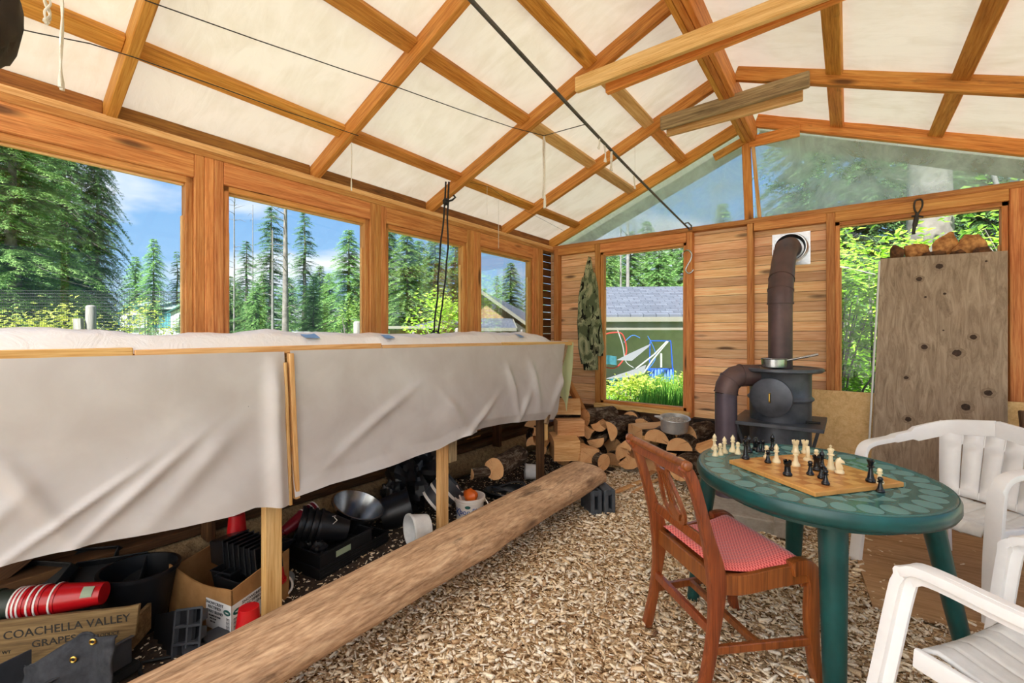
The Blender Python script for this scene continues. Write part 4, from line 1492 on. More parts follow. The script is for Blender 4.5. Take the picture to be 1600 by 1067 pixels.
bot1 = sorted(yz(*p) for p in ((-160, 905), (0, 872), (135, 842), (270, 818), (354, 800), (388, 788), (422, 786), (440, 783)))
bot2 = sorted(yz(*p) for p in ((449, 772), (505, 753), (550, 742), (587, 730), (629, 716), (676, 700), (692, 690), (718, 679), (755, 667), (800, 660), (845, 655), (862, 655)))


def ridge(d, w):
    return math.exp(-(d / w) ** 2)


def sheet1(u, v_):
    ya, yb = bot1[0][0], yz(440, 650)[0]
    y = ya + (yb - ya) * u
    zt, zb = ztop(y) - 0.022, interp(bot1, y)
    z = zt + (zb - zt) * v_
    d = 0.012 + 0.030 * v_ + 0.030 * v_ * noise.noise((y * 2.2 + z * 1.5, z * 2.6, 1.0)) + 0.012 * noise.noise((y * 5 - z * 4, z * 4, 2.0)) * v_
    # round fold along the right edge
    d += 0.035 * ridge(y - (yb - 0.045), 0.035) * min(1, v_ * 4)
    # slanting folds
    for (y0, z0, k, w, amp, vlo) in ((.42, .75, 1.2, .03, .022, .35), (.30, .75, 1.6, .022, .018, .5), (.16, .85, -.5, .03, .02, .3), (.62, .8, .9, .05, .018, .35), (.05, .7, .9, .03, .016, .55)):
        dd = (y - y0) - (z - z0) * k
        d += amp * ridge(dd, w) * max(0, min(1, (v_ - vlo) * 4)) * max(0, 1 - abs(z - z0) / .25)
    return (BX + 0.012 + d, y, z)


def sheet2(u, v_):
    ya, yb = yz(449, 650)[0], yz(862, 600)[0]
    y = ya + (yb - ya) * u
    zt = ztop(y) - 0.018
    z_b = interp(bot2, y)
    z = zt + (z_b - zt) * v_
    d = 0.012 + 0.02 * v_ + 0.028 * v_ * noise.noise((y * 1.8, z * 2.8 + y, 7.0)) + 0.010 * noise.noise((y * 5, z * 5, 3.0)) * v_
    for (y0, z0, k, w, amp, vlo) in ((1.5, .9, 1.6, .05, .02, .3), (1.95, .85, -.8, .04, .02, .4), (2.6, .9, -.35, .03, .035, .15), (2.85, .95, -.3, .03, .03, .1), (3.2, .9, .5, .04, .03, .2), (2.2, .72, 1.5, .04, .02, .5), (2.75, .75, .6, .03, .02, .5)):
        dd = (y - y0) - (z - z0) * k
        d += amp * ridge(dd, w) * max(0, min(1, (v_ - vlo) * 4)) * max(0, 1 - abs(z - z0) / .3)
    if v_ > .9:
        d += (v_ - .9) * (-.25 if u > .55 else .1)
    yy = y + (0.18 * (1 - v_)) * max(0, u - .8) / .2   # right edge slants outwards at the top
    return (BX + 0.012 + d, yy, z)


mb = MB()
mb.grid(sheet1, 110, 60)
mb.build('front_sheet', 'bench_sheet', bench, 60)
mb = MB()
mb.grid(sheet2, 150, 60)
mb.build('front_sheet', 'bench_sheet', bench, 60)
# battens at the joint and at the far end
ya = yz(444, 650)[0]
beam('batten', (BX + .03, ya + .012, ztop(ya) - .03), (BX + .05, ya + .03, .57), .02, .03, 'pale_wood', (1, 0, 0), .002, bench)
beam('batten', (BX + .03, ya - .012, ztop(ya) - .07), (BX + .055, ya - .0, .55), .012, .02, 'pale_wood', (1, 0, 0), .002, bench)
p0, p1 = on_x(884, 540, BX + .01), on_x(853, 662, BX + .03)
beam('batten', p0, p1, .03, .03, 'grey_wood', (1, 0, 0), .003, bench)


def cover(u, v_):
    y = -0.6 + 4.08 * u
    s_ = v_
    x = BX + 0.018 - (0.80) * s_
    end = min(1, max(0, (3.20 - y) / .12))
    lump = 0.058 + 0.020 * noise.noise((y * 2.3, 0.5, 0)) + 0.014 * noise.noise((y * 7, s_ * 6, 2)) + .006 * noise.noise((y * 18, s_ * 14, 2))
    h = max(0.0, sin(pi * min(1, (s_ * 1.0 + .02) / 0.42))) ** .6 * lump * end
    h += 0.012 * (1 + noise.noise((y * 6, s_ * 9, 5))) * (1 if s_ > .3 else .2)
    if s_ < 1e-6:
        h = -0.02
    return (x, y, ztop(y) + 0.004 + h)


mb = MB()
mb.grid(cover, 170, 26)
mb.build('cover_sheet', 'clear_poly', bench, 60)
for px, py, w in ((485, 538, .07), (606, 536, .06), (812, 538, .06)):
    p = on_x(px, py, BX - .02)
    s_ = 0.07
    mb = MB()
    mb.grid(lambda u, v_: V(cover((p.y + (u - .5) * w + .6) / 4.08, .02 + v_ * .07)) + V((.004, 0, .003)), 4, 6)
    mb.build('tape', 'tape_blue', bench, 40)
# green lit end film and its brace
yE = yz(884, 540)[0]


def endfilm(u, v_):
    x = BX + .05 - .20 * u
    yy = yE + .05 + .10 * u + .02 * sin(u * 7 + v_ * 5) - .10 * v_ * (1 - .3 * u)
    return (x, yy, ztop(3.5) - .005 - v_ * (.62 - .18 * u) + .02 * sin(v_ * 8))


mb = MB()
mb.grid(endfilm, 14, 24)
mb.build('end_sheet', 'green_lit_film', bench, 60)
beam('end_brace', on_y(872, 566, 3.66), on_y(914, 648, 4.05), .05, .06, 'frame_wood', (0, 1, 0), .004, bench)
beam('end_frame', (BX - .05, 3.5, 1.17), (XL + .1, 3.5, 1.17), .04, .1, 'pale_wood', (0, 0, 1), .004, bench)

# ---------------------------------------------------------------- log bench in front of it
lb = thing('log_bench', 'low bench of a split weathered log in front of the planting bench', 'bench', (-1.6, 1.5, 0))


def slab(u, v_):
    """closed cross section, u along, v around"""
    y = -0.35 + (3.07 + .35) * u
    half = 0.116 + 0.040 * u + .012 * noise.noise((y * 2.0, 0, 3))
    xc = -1.540 - 0.058 * u
    zc = 0.235 + .0 * u
    a = 2 * pi * v_
    cx, cz = cos(a), sin(a)
    # nearly flat waney top, rounder belly
    px_ = half * (abs(cx) ** .75) * (1 if cx > 0 else -1)
    pz = (0.066 if cz > 0 else 0.075) * (abs(cz) ** .8) * (1 if cz > 0 else -1)
    r = 1 + .05 * noise.noise((y * 3, cx * 2, cz * 2)) + .02 * noise.noise((y * 12, cx * 7, cz * 7))
    kn = .02 * ridge(y - 1.72, .10) * (1 if cx > 0.4 else 0)
    zz = zc + pz * r + .014 * (-(px_) / half) * .9
    return (xc + px_ * r + kn, y, zz)


mb = MB()
nu, nv = 90, 36
P_ = [[V(slab(i / nu, j / nv)) for j in range(nv)] for i in range(nu + 1)]
vs = [p for r_ in P_ for p in r_]
fs = [(i * nv + j, i * nv + (j + 1) % nv, (i + 1) * nv + (j + 1) % nv, (i + 1) * nv + j) for i in range(nu) for j in range(nv)]
mb.add(vs, fs, 0, .5)
mb.add([], [], 0)
mb.f.append(tuple(range(nv - 1, -1, -1)))
mb.mi.append(0)
mb.r.append(.5)
mb.f.append(tuple(nu * nv + j for j in range(nv)))
mb.mi.append(0)
mb.r.append(.5)
mb.build('slab', 'log_wood', lb, 50)


def cinder(px, py, label, rz=0.0, loc=None):
    p = on_z(px, py, 0.0) if loc is None else V(loc)
    t = thing('hollow_block', label, 'block', (p.x, p.y, 0), rz)
    mb = MB()
    w, d, h = .19, .20, .175
    # two slotted slabs side by side on the visible face
    for k in (0, 1):
        ox = (-w / 4 - .004) if k == 0 else (w / 4 + .004)
        ww = w / 2 - .008
        mb.box((ox - ww / 2 + .014, 0, h / 2), (.028, d, h))
        mb.box((ox + ww / 2 - .014, 0, h / 2), (.028, d, h))
        mb.box((ox, 0, .02), (ww - .056, d, .04))
        mb.box((ox, 0, h - .02), (ww - .056, d, .04))
        mb.box((ox, d * .32, h / 2), (ww - .056, .03, h - .08))
    mb.build('shell', 'block_grey', t, 0, .006, world=False)
    return t


cinder(0, 0, 'dark grey slotted block under the far end of the log bench', radians(50), (-1.47, 2.98, 0))
cinder(0, 0, 'dark grey slotted block under the near end of the log bench', radians(90), (-1.55, -.1, 0))
# ================================================================ green oval garden table
TC = V((-0.126, 2.259, 0))
TA, TB, TROT, TH = 0.485, 0.443, radians(-68.45), 0.715
table_top_mat(TA, TB)
tb = thing('garden_table', 'dark green plastic oval garden table with a moulded petal top', 'table', TC, TROT)
mb = MB()
prof = [(0.0, TH), (.90, TH), (.93, TH + .001), (.955, TH + .006), (.985, TH + .003), (1.0, TH - .010), (1.0, TH - .035), (.985, TH - .048), (.955, TH - .05), (.94, TH - .03), (.0, TH - .028)]
mb.lathe(prof, 72, 0, .5, None, TA, TB)
mb.build('tabletop', 'green_top', tb, 50, world=False)
mb = MB()
mb.lathe([(.965, TH + .0035), (.988, TH + .0035), (1.003, TH - .010), (1.004, TH - .036), (.988, TH - .050), (.95, TH - .052)], 72, 0, .5, None, TA, TB, False)
mb.build('rim', 'green_plastic', tb, 60, world=False)
LEGS = [(-0.60, 2.265), (-0.035, 1.90), (0.37, 2.45), (-0.235, 2.80)]
Rm = Matrix.Rotation(-TROT, 3, 'Z')
for (x, y) in LEGS:
    f = Rm @ (V((x, y, 0)) - TC)
    kf = min(.92, .385 / V((f.x, f.y, 0)).length)
    top = V((f.x * kf, f.y * kf, TH - .03))
    d = V((f.x, f.y, 0)).normalized()
    s_ = V((-d.y, d.x, 0))
    mb = MB()
    secs = []
    for k in range(7):
        q = k / 6
        ce = V((f.x, f.y, 0)).lerp(top, q)
        w = 0.034 + 0.014 * q
        secs.append((ce, w))
    vs, fs = [], []
    n = 12
    for ce, w in secs:
        for j in range(n):
            a = 2 * pi * j / n
            # D shaped section, rounded to the outside
            ca, sa = cos(a), sin(a)
            vs.append(ce + d * (w * (ca if ca > 0 else ca * .6)) + s_ * (w * sa))
    for k in range(6):
        for j in range(n):
            j2 = (j + 1) % n
            fs.append((k * n + j, k * n + j2, (k + 1) * n + j2, (k + 1) * n + j))
    fs.append(tuple(range(n - 1, -1, -1)))
    fs.append(tuple(6 * n + j for j in range(n)))
    mb.add(vs, fs)
    mb.build('leg', 'green_plastic', tb, 50, world=False)
mb = MB()
mb.lathe([(.80, TH - .09), (.82, TH - .09), (.82, TH - .03), (.80, TH - .03)], 64, 0, .5, None, TA, TB, False)
mb.build('apron', 'green_plastic', tb, 40, world=False)

# chess board
A_, B2, C_ = on_z(1272, 768, TH + .018), on_z(1415, 752, TH + .018), on_z(1135, 720, TH + .018)
cb_c = (B2 + C_) / 2
ex = (B2 - A_).normalized()
crz = atan2(ex.y, ex.x)
cb = MB()
cb.box((0, 0, 0), (0.425, 0.425, 0.018))
BT = TH + .0195
o = cb.build('chessboard', 'chess_squares', None, 0, .002)
o.location = (cb_c.x, cb_c.y, TH + .0105)
o.rotation_euler = (0, 0, crz)
tag(o, 'wooden chessboard lying on the green table', 'chessboard')
# chess pieces
BASE = [(0, 0), (.0155, 0), (.0165, .003), (.0165, .007), (.0150, .010), (.0120, .013)]


def piece_mesh(kind):
    mb = MB()
    if kind == 'pawn':
        mb.lathe([(r * .82, z * .85) for r, z in BASE] + [(.0085, .016), (.006, .028), (.0055, .034), (.0095, .036), (.0095, .038), (.006, .040), (.0075, .043), (.0088, .047), (.0075, .0515), (.004, .0545), (0, .0555)], 16)
    elif kind == 'rook':
        mb.lathe(BASE + [(.0115, .018), (.0105, .035), (.0105, .040), (.0135, .043), (.0140, .054), (.0100, .054), (.0100, .050), (0, .050)], 18)
        for k in range(6):
            a = k * pi / 3
            mb.box((0, 0, 0), (.005, .0065, .006), 0, .5, Matrix.Translation((.0118 * cos(a), .0118 * sin(a), .0565)) @ Matrix.Rotation(a, 4, 'Z'))
    elif kind == 'bishop':
        mb.lathe(BASE + [(.0085, .02), (.0062, .036), (.006, .044), (.0105, .046), (.0105, .049), (.0065, .051), (.009, .057), (.0095, .062), (.007, .069), (.003, .074), (.0028, .0755), (.0035, .077), (0, .079)], 18)
    elif kind == 'queen':
        mb.lathe(BASE + [(.0105, .02), (.0072, .042), (.0068, .052), (.0120, .055), (.0120, .058), (.0075, .061), (.0085, .068), (.0120, .078), (.0105, .080), (.007, .079), (.004, .082), (.0035, .085), (0, .087)], 18)
        for k in range(8):
            a = k * pi / 4
            mb.box((0, 0, 0), (.003, .0045, .005), 0, .5, Matrix.Translation((.0108 * cos(a), .0108 * sin(a), .0795)) @ Matrix.Rotation(a, 4, 'Z'))
    elif kind == 'king':
        mb.lathe(BASE + [(.0108, .02), (.0075, .044), (.007, .055), (.0125, .058), (.0125, .061), (.008, .064), (.0088, .070), (.0118, .080), (.011, .083), (.005, .086), (.003, .087), (0, .0875)], 18)
        mb.box((0, 0, .0925), (.0035, .0035, .012))
        mb.box((0, 0, .0935), (.0100, .0035, .0036))
    elif kind == 'knight':
        mb.lathe(BASE + [(.012, .015), (0, .016)], 18)
        poly = [(-.011, .014), (.010, .014), (.0115, .024), (.008, .034), (.003, .040), (.010, .042), (.0155, .040), (.0175, .044), (.0145, .050), (.009, .054), (.005, .059), (.003, .064), (.000, .060), (-.006, .058), (-.0115, .050), (-.0135, .038), (-.0125, .026)]
        mb.prism(poly, .013, Matrix(((1, 0, 0, 0), (0, 0, -1, .0065), (0, 1, 0, 0), (0, 0, 0, 1))))
    return mb


PIECES = {}


def chess(kind, colr, px, py, label, onboard=True, rz=0.0):
    key = (kind, colr)
    z = BT if onboard else TH + .001
    p = on_z(px, py, z)
    if key not in PIECES:
        o = piece_mesh(kind).build('chess_' + kind, 'cream_piece' if colr == 'cream' else 'black_piece', None, 45, .0012 if kind == 'knight' else 0)
        PIECES[key] = o
    else:
        o = dup(PIECES[key])
    o.location = (p.x, p.y, z)
    o.rotation_euler = (0, 0, rz)
    o.scale = (1.04,) * 3
    tag(o, label, 'chess piece', 'chess pieces on the green table')


chess('bishop', 'cream', 1116.5, 703, 'cream bishop at the far left end of the table, behind two cream pawns', False)
chess('pawn', 'cream', 1117.5, 712.5, 'cream pawn nearest the left rim of the green table', False)
chess('pawn', 'cream', 1125.5, 711, 'cream pawn second from the left rim, in front of a bishop', False)
chess('bishop', 'cream', 1132, 708, 'cream bishop beside the left corner of the chessboard, right of two pawns', False)
chess('bishop', 'cream', 1145, 706, 'cream bishop just past the left board corner, left of the tall black king', True)
chess('pawn', 'cream', 1153, 709.5, 'cream pawn on the left board corner, left of the tall black king')
chess('king', 'black', 1165, 717, 'tall black king near the left corner of the chessboard')
chess('bishop', 'black', 1170, 707, 'black bishop hidden behind the tall black king')
chess('knight', 'black', 1181, 703, 'black knight off the far edge of the board, behind two black pawns', False, radians(60))
chess('pawn', 'black', 1185, 706, 'black pawn left in the pair at the far edge of the board')
chess('pawn', 'black', 1192, 706, 'black pawn right in the pair at the far edge of the board')
chess('bishop', 'black', 1207, 704, 'black bishop alone at the far edge, behind a cream piece', True)
chess('pawn', 'cream', 1198, 715.5, 'cream pawn half hidden behind a black pawn')
chess('pawn', 'black', 1200, 723, 'black pawn in front of a cream pawn, between the black king and the cream queen')
chess('bishop', 'cream', 1213, 722.5, 'cream bishop right of the black pawn near the middle of the board')
chess('rook', 'cream', 1243, 708, 'cream rook on the left of two at the far edge of the board')
chess('rook', 'cream', 1258, 708, 'cream rook on the right of two at the far edge of the board')
chess('bishop', 'cream', 1243.5, 728, 'cream bishop in front of the left cream rook')
chess('knight', 'cream', 1262, 720, 'cream knight in front of the right cream rook', True, radians(100))
chess('rook', 'black', 1230.5, 743, 'black rook alone near the front edge of the board')
chess('pawn', 'black', 1266, 742, 'black pawn between the two black rooks')
chess('pawn', 'cream', 1275.5, 722, 'cream pawn behind the right black rook')
chess('rook', 'black', 1276, 735, 'black rook right of the lone black pawn, in front of a cream pawn')
chess('bishop', 'black', 1284.5, 734, 'black bishop between a black rook and the cream king')
chess('king', 'cream', 1298, 733.5, 'cream king with a pointed crown in the middle of the board')
chess('knight', 'cream', 1311.5, 739.5, 'cream knight beside the cream king', True, radians(10))
chess('pawn', 'black', 1283.5, 747.5, 'black pawn behind the one nearest the front corner of the board')
chess('pawn', 'black', 1290, 757, 'black pawn nearest the front corner of the board')
chess('queen', 'black', 1360.5, 753, 'black queen alone at the right of the board')
chess('pawn', 'cream', 1374.5, 755, 'cream pawn beside the black queen near the right corner')
chess('pawn', 'black', 1375.5, 769, 'black pawn standing on the green table beyond the right board edge', False)

# ================================================================ lyre back chair
CH = V((-0.548, 1.815, 0))
CRZ = radians(48.5)
ch = thing('dining_chair', 'reddish brown wooden chair with a lyre back and red seat', 'chair', CH, CRZ)
# local: +X forward, +Y left (far side), back at x=0


def taper(pts, secs, ax):
    """swept rectangular member; secs = (width, depth) per point, ax = width direction"""
    mb = MB()
    vs, fs = [], []
    k = len(pts)
    for i, p in enumerate(pts):
        p = V(p)
        t = (V(pts[min(i + 1, k - 1)]) - V(pts[max(i - 1, 0)])).normalized()
        w = V(ax[i] if isinstance(ax, list) else ax)
        w = (w - t * w.dot(t)).normalized()
        d = t.cross(w)
        a, bq = secs[i]
        vs += [p + w * a / 2 + d * bq / 2, p - w * a / 2 + d * bq / 2, p - w * a / 2 - d * bq / 2, p + w * a / 2 - d * bq / 2]
    for i in range(k - 1):
        for j in range(4):
            j2 = (j + 1) % 4
            fs.append((i * 4 + j, i * 4 + j2, (i + 1) * 4 + j2, (i + 1) * 4 + j))
    fs += [(3, 2, 1, 0), tuple((k - 1) * 4 + j for j in range(4))]
    mb.add(vs, fs)
    return mb


def spline(pts, m=5):
    P = [V(p) for p in pts]
    Q = []
    for i in range(len(P) - 1):
        p0, p1, p2, p3 = P[max(i - 1, 0)], P[i], P[i + 1], P[min(i + 2, len(P) - 1)]
        for k in range(m):
            u = k / m
            Q.append(0.5 * ((2 * p1) + (p2 - p0) * u + (2 * p0 - 5 * p1 + 4 * p2 - p3) * u * u + (3 * p1 - p0 - 3 * p2 + p3) * u ** 3))
    Q.append(P[-1])
    return Q


BW = 0.198
for s_ in (-1, 1):
    pts = spline([(-.025, s_ * BW, 0), (.012, s_ * BW, .16), (.035, s_ * BW, .34), (.03, s_ * (BW), .45), (-.005, s_ * (BW + .003), .58), (-.045, s_ * (BW + .006), .72), (-.075, s_ * (BW + .008), .80), (-.105, s_ * (BW + .008), .835)], 4)
    n = len(pts)
    secs = []
    for i, p in enumerate(pts):
        z = p.z
        dd = .034 + .03 * ridge(z - .42, .12)
        secs.append((.034, dd))
    taper(pts, secs, (0, 1, 0)).build('rear_leg_and_post', 'chair_wood', ch, 40, .005, world=False, seg=2)
FD = 0.41
FWD = .225
for s_ in (-1, 1):
    pts = spline([(FD + .03, s_ * FWD, 0), (FD + .008, s_ * FWD, .12), (FD + .0, s_ * FWD, .26), (FD + .008, s_ * FWD, .37), (FD - .008, s_ * FWD, .43), (FD - .045, s_ * FWD, .447), (FD - .09, s_ * FWD, .44)], 5)
    secs = [(.036, .034 + .02 * min(1, max(0, (p.z - .1) / .3))) for p in pts]
    taper(pts, secs, (0, 1, 0)).build('front_leg', 'chair_wood', ch, 40, .005, world=False, seg=2)
for s_ in (-1, 1):
    pts = spline([(.03, s_ * (BW + .002), .405), (.13, s_ * (BW + .008), .393), (.26, s_ * (BW + .016), .408), (FD - .02, s_ * (FWD - .002), .42)], 5)
    taper(pts, [(.022, .072)] * len(pts), (0, 1, 0)).build('side_rail', 'chair_wood', ch, 40, .003, world=False)
beam('back_rail', V((.035, -BW, .40)), V((.035, BW, .40)), .022, .065, 'chair_wood', (0, 0, 1), .003).name
br_ = bpy.context.scene.objects['back_rail']
br_.parent = ch
beam('front_rail', V((FD - .03, -FWD, .395)), V((FD - .03, FWD, .395)), .022, .06, 'chair_wood', (0, 0, 1), .003).parent = ch
# stretchers
for a, bq, w, h_ in (((.005, -BW, .165), (FD + .005, -FWD, .165), .020, .030), ((.005, BW, .165), (FD + .005, FWD, .165), .020, .030), ((.20, -.21, .165), (.20, .21, .165), .024, .026), ((.018, -BW, .23), (.018, BW, .23), .022, .034)):
    beam('stretcher', a, bq, w, h_, 'chair_wood', (0, 0, 1), .003).parent = ch
# crest roll
mb = MB()
Mx = Matrix.Translation((-.095, 0, .838)) @ Matrix.Rotation(pi / 2, 4, 'X')
mb.lathe([(0, -.232), (.012, -.232), (.018, -.227), (.018, -.22), (.014, -.217), (.018, -.213), (.018, -.207), (.0135, -.203), (.0145, -.15), (.0155, 0), (.0145, .15), (.0135, .203), (.018, .207), (.018, .213), (.014, .217), (.018, .22), (.018, .227), (.012, .232), (0, .232)], 16, 0, .5, Mx)
mb.build('crest_roll', 'chair_wood', ch, 50, world=False)
beam('crest_rail', (-.078, -.20, .805), (-.078, .20, .805), .020, .045, 'chair_wood', (.2, 0, 1), .003).parent = ch
beam('back_crossbar', (.012, -.198, .535), (.012, .198, .535), .022, .036, 'chair_wood', (.3, 0, 1), .003).parent = ch
# lyre splat (local: y across, z up, leaning)


def ly(y, z):
    """point on the leaning back plane"""
    q = (z - .54) / (.80 - .54)
    return V((.010 - .085 * q, y, z))


mb = MB()
for s_ in (-1, 1):
    pts = spline([ly(s_ * .012, .548), ly(s_ * .045, .560), ly(s_ * .068, .60), ly(s_ * .064, .65), ly(s_ * .045, .71), ly(s_ * .036, .76), ly(s_ * .058, .80)], 5)
    t_ = taper(pts, [(.016, .012)] * len(pts), (0, 1, 0))
    mb.add(t_.v, t_.f, 0, .5)
for yy in (-.016, 0, .016):
    t_ = taper([ly(yy, .60), ly(yy, .68), ly(yy * .9, .752)], [(.0075, .009)] * 3, (0, 1, 0))
    mb.add(t_.v, t_.f, 0, .5)
t_ = taper([ly(-.044, .755), ly(.044, .755)], [(.014, .012)] * 2, (0, 0, 1))
mb.add(t_.v, t_.f, 0, .5)
vb = [(-.012, .545), (.012, .545), (.022, .565), (.040, .590), (.026, .605), (.018, .625), (-.018, .625), (-.026, .605), (-.040, .590), (-.022, .565)]
vs = [ly(y, z) + V((.006, 0, 0)) for y, z in vb] + [ly(y, z) - V((.006, 0, 0)) for y, z in vb]
n = len(vb)
mb.add(vs, [tuple(range(n)), tuple(range(2 * n - 1, n - 1, -1))] + [(i, (i + n), (i + 1) % n + n, (i + 1) % n) for i in range(n)], 0, .5)
mb.build('lyre_splat', 'chair_wood', ch, 45, world=False)
# upholstered seat


def seatf(u, v_):
    x = .045 + (FD - .065) * u
    hw = (BW - .012) + (FWD - BW) * u
    y = hw * (2 * v_ - 1)
    e = min(1, min(u, 1 - u) * 9) ** .5 * min(1, min(v_, 1 - v_) * 9) ** .5
    dip = -.022 * sin(pi * min(1, u * 1.1)) + .010 * u
    return (x, y, .447 + dip + .018 * e)


mb = MB()
mb.grid(seatf, 28, 28)
mb.build('seat', 'seat_cloth', ch, 80, world=False)
mb = MB()
mb.grid(lambda u, v_: V(seatf(u, v_)) * 1.0 - V((0, 0, .03)), 8, 8)
mb.build('seat_frame', 'chair_wood', ch, 40, world=False)


# ================================================================ white garden chairs
def monobloc(label, loc, rz, round_back=True, name='garden_chair', m='white_plastic'):
    """local: front = +X, left = +Y"""
    t = thing(name, label, 'chair', loc, rz, None)
    W = .27
    sz = .42
    # seat: dished sheet with slat grooves
    mb = MB()

    def sf(u, v_):
        x = .25 - .46 * u
        y = (W - .03) * (2 * v_ - 1) * (1 - .12 * u)
        roll = -.05 * max(0, (.12 - u) / .12) ** 2
        z = sz - .035 * sin(pi * min(1, u * 1.05)) - .012 * (1 - (2 * v_ - 1) ** 2) + roll - .03 * u
        gr = 0
        for g in (.2, .36, .52, .68, .84):
            gr += -.006 * ridge(v_ - g, .012)
        return (x, y, z + gr)
    mb.grid(sf, 20, 60)
    o = mb.build('seat', 'grey_white_plastic', t, 60, world=False)
    s0 = o.modifiers.new('shell', 'SOLIDIFY')
    s0.thickness = .012
    # side rails of the seat
    for s_ in (-1, 1):
        taper([(.24, s_ * W, sz - .035), (0, s_ * (W - .01), sz - .05), (-.22, s_ * (W - .04), sz - .065)], [(.02, .055)] * 3, (0, 1, 0)).build('seat_rail', m, t, 40, .006, world=False, seg=2)
    # front legs flow into arms
    for s_ in (-1, 1):
        if round_back:
            pts = spline([(.30, s_ * (W + .035), 0), (.28, s_ * (W + .025), .25), (.265, s_ * (W + .03), .52), (.25, s_ * (W + .035), .62), (.19, s_ * (W + .04), .665), (.02, s_ * (W + .05), .68), (-.13, s_ * (W + .02), .71), (-.235, s_ * .19, .762), (-.275, s_ * .0, .792)], 5)
            secs = []
            for i, p in enumerate(pts):
                secs.append((.062, .024) if p.z < .6 else ((.055, .028) if p.x > .0 else ((.036, .05) if p.x > -.12 else (.026, .085))))
        else:
            pts = spline([(.36, s_ * (W + .04), 0), (.315, s_ * (W + .02), .3), (.275, s_ * (W + .0), .58), (.255, s_ * (W - .0), .622), (.20, s_ * W, .637), (.0, s_ * (W + .01), .63), (-.24, s_ * (W - .02), .62)], 5)
            secs = [(.052, .026)] * len(pts)
        up = []
        for i, p in enumerate(pts):
            t_ = (V(pts[min(i + 1, len(pts) - 1)]) - V(pts[max(i - 1, 0)])).normalized()
            wv = V((0, 1, 0)) if p.z < .6 else t_.cross(V((0, 0, 1))) * -1
            if wv.y < 0 and abs(wv.y) > abs(wv.x):
                wv = -wv
            if wv.x > 0 and abs(wv.x) > abs(wv.y):
                pass
            if i and V(up[-1]).dot(wv) < 0:
                wv = -wv
            up.append(tuple(wv))
        mbk = MB()
        # channel section: flat outside plate with two returns
        tt = taper(pts, secs, up)
        mbk.add(tt.v, tt.f, 0, .5)
        rib = taper([p + V((-.012, 0, -.012)) for p in pts[:-3]], [(.012, .05)] * (len(pts) - 3), (0, 1, 0)) if not round_back else taper([p + V((-.014, 0, -.0)) for p in pts[:16]], [(.012, .05)] * 16, (0, 1, 0))
        mbk.add(rib.v, rib.f, 0, .5)
        mbk.build('arm_and_front_leg', m, t, 50, .005, world=False, seg=2)
        pts = [(-.33, s_ * (W - .0), 0), (-.27, s_ * (W - .03), .22), (-.22, s_ * (W - .045), .43)]
        taper(pts, [(.06, .03), (.065, .03), (.07, .03)], (0, 1, 0)).build('rear_leg', m, t, 50, .006, world=False, seg=2)
    # slotted back panel
    mb = MB()
    edges = [-.20, -.121, -.115, -.042, -.036, .036, .042, .115, .121, .20]

    def bp(y, q):
        z = .40 + .40 * q
        return V((-.205 - .075 * q ** 1.2 + .10 * (y / .25) ** 2 * (.4 + .6 * q), y * (1.0 + .12 * q), z))
    for k in range(9):
        slot = k % 2 == 1
        rng = ((0, .10), (.70, 1.0)) if slot else ((0, 1.0),)
        for (qa, qb) in rng:
            nn = 10
            vs = []
            for i in range(nn + 1):
                q = qa + (qb - qa) * i / nn
                vs += [bp(edges[k], q), bp(edges[k + 1], q)]
            mb.add(vs, [(2 * i, 2 * i + 1, 2 * i + 3, 2 * i + 2) for i in range(nn)], 0, .5)
    o = mb.build('back_panel', m, t, 60, world=False)
    bm = bmesh.new()
    bm.from_mesh(o.data)
    bmesh.ops.remove_doubles(bm, verts=bm.verts, dist=1e-4)
    bm.to_mesh(o.data)
    bm.free()
    s0 = o.modifiers.new('shell', 'SOLIDIFY')
    s0.thickness = .012
    return t


monobloc('white plastic chair with a round slotted back, behind the green table', (.46, 3.24, 0), atan2(-.77, -.64))
monobloc('white plastic armchair cut by the right edge, in front of the table', (.50, 1.78, 0), atan2(.55, -.83), False)
# ================================================================ shared shape helpers
def blob(mb, ce, rad, seed, amp=.25, freq=1.6, n=18, m=12, mi=0, M=None, sharp=False):
    vs, fs = [], []
    for i in range(m + 1):
        th = pi * i / m
        for j in range(n):
            ph = 2 * pi * j / n
            d = V((sin(th) * cos(ph), sin(th) * sin(ph), cos(th)))
            k = noise.noise(d * freq + V((seed * 7.3, seed, 0)))
            k2 = noise.noise(d * freq * 3 + V((seed * 3.3, 0, seed)))
            if sharp:
                k = abs(k) * 1.4 - .3
            r = 1 + amp * k + amp * .35 * k2
            vs.append(V((d.x * rad[0] * r, d.y * rad[1] * r, d.z * rad[2] * r)) + V(ce))
    for i in range(m):
        for j in range(n):
            j2 = (j + 1) % n
            fs.append((i * n + j, (i + 1) * n + j, (i + 1) * n + j2, i * n + j2))
    return mb.add(vs, fs, mi, None, M)


def look(o, d, roll=0.0):
    """turn a thing so its local +Z points along d"""
    q = V(d).normalized().to_track_quat('Z', 'Y')
    o.rotation_mode = 'XYZ'
    o.rotation_euler = (q.to_matrix() @ Matrix.Rotation(roll, 3, 'Z')).to_euler()
    return o


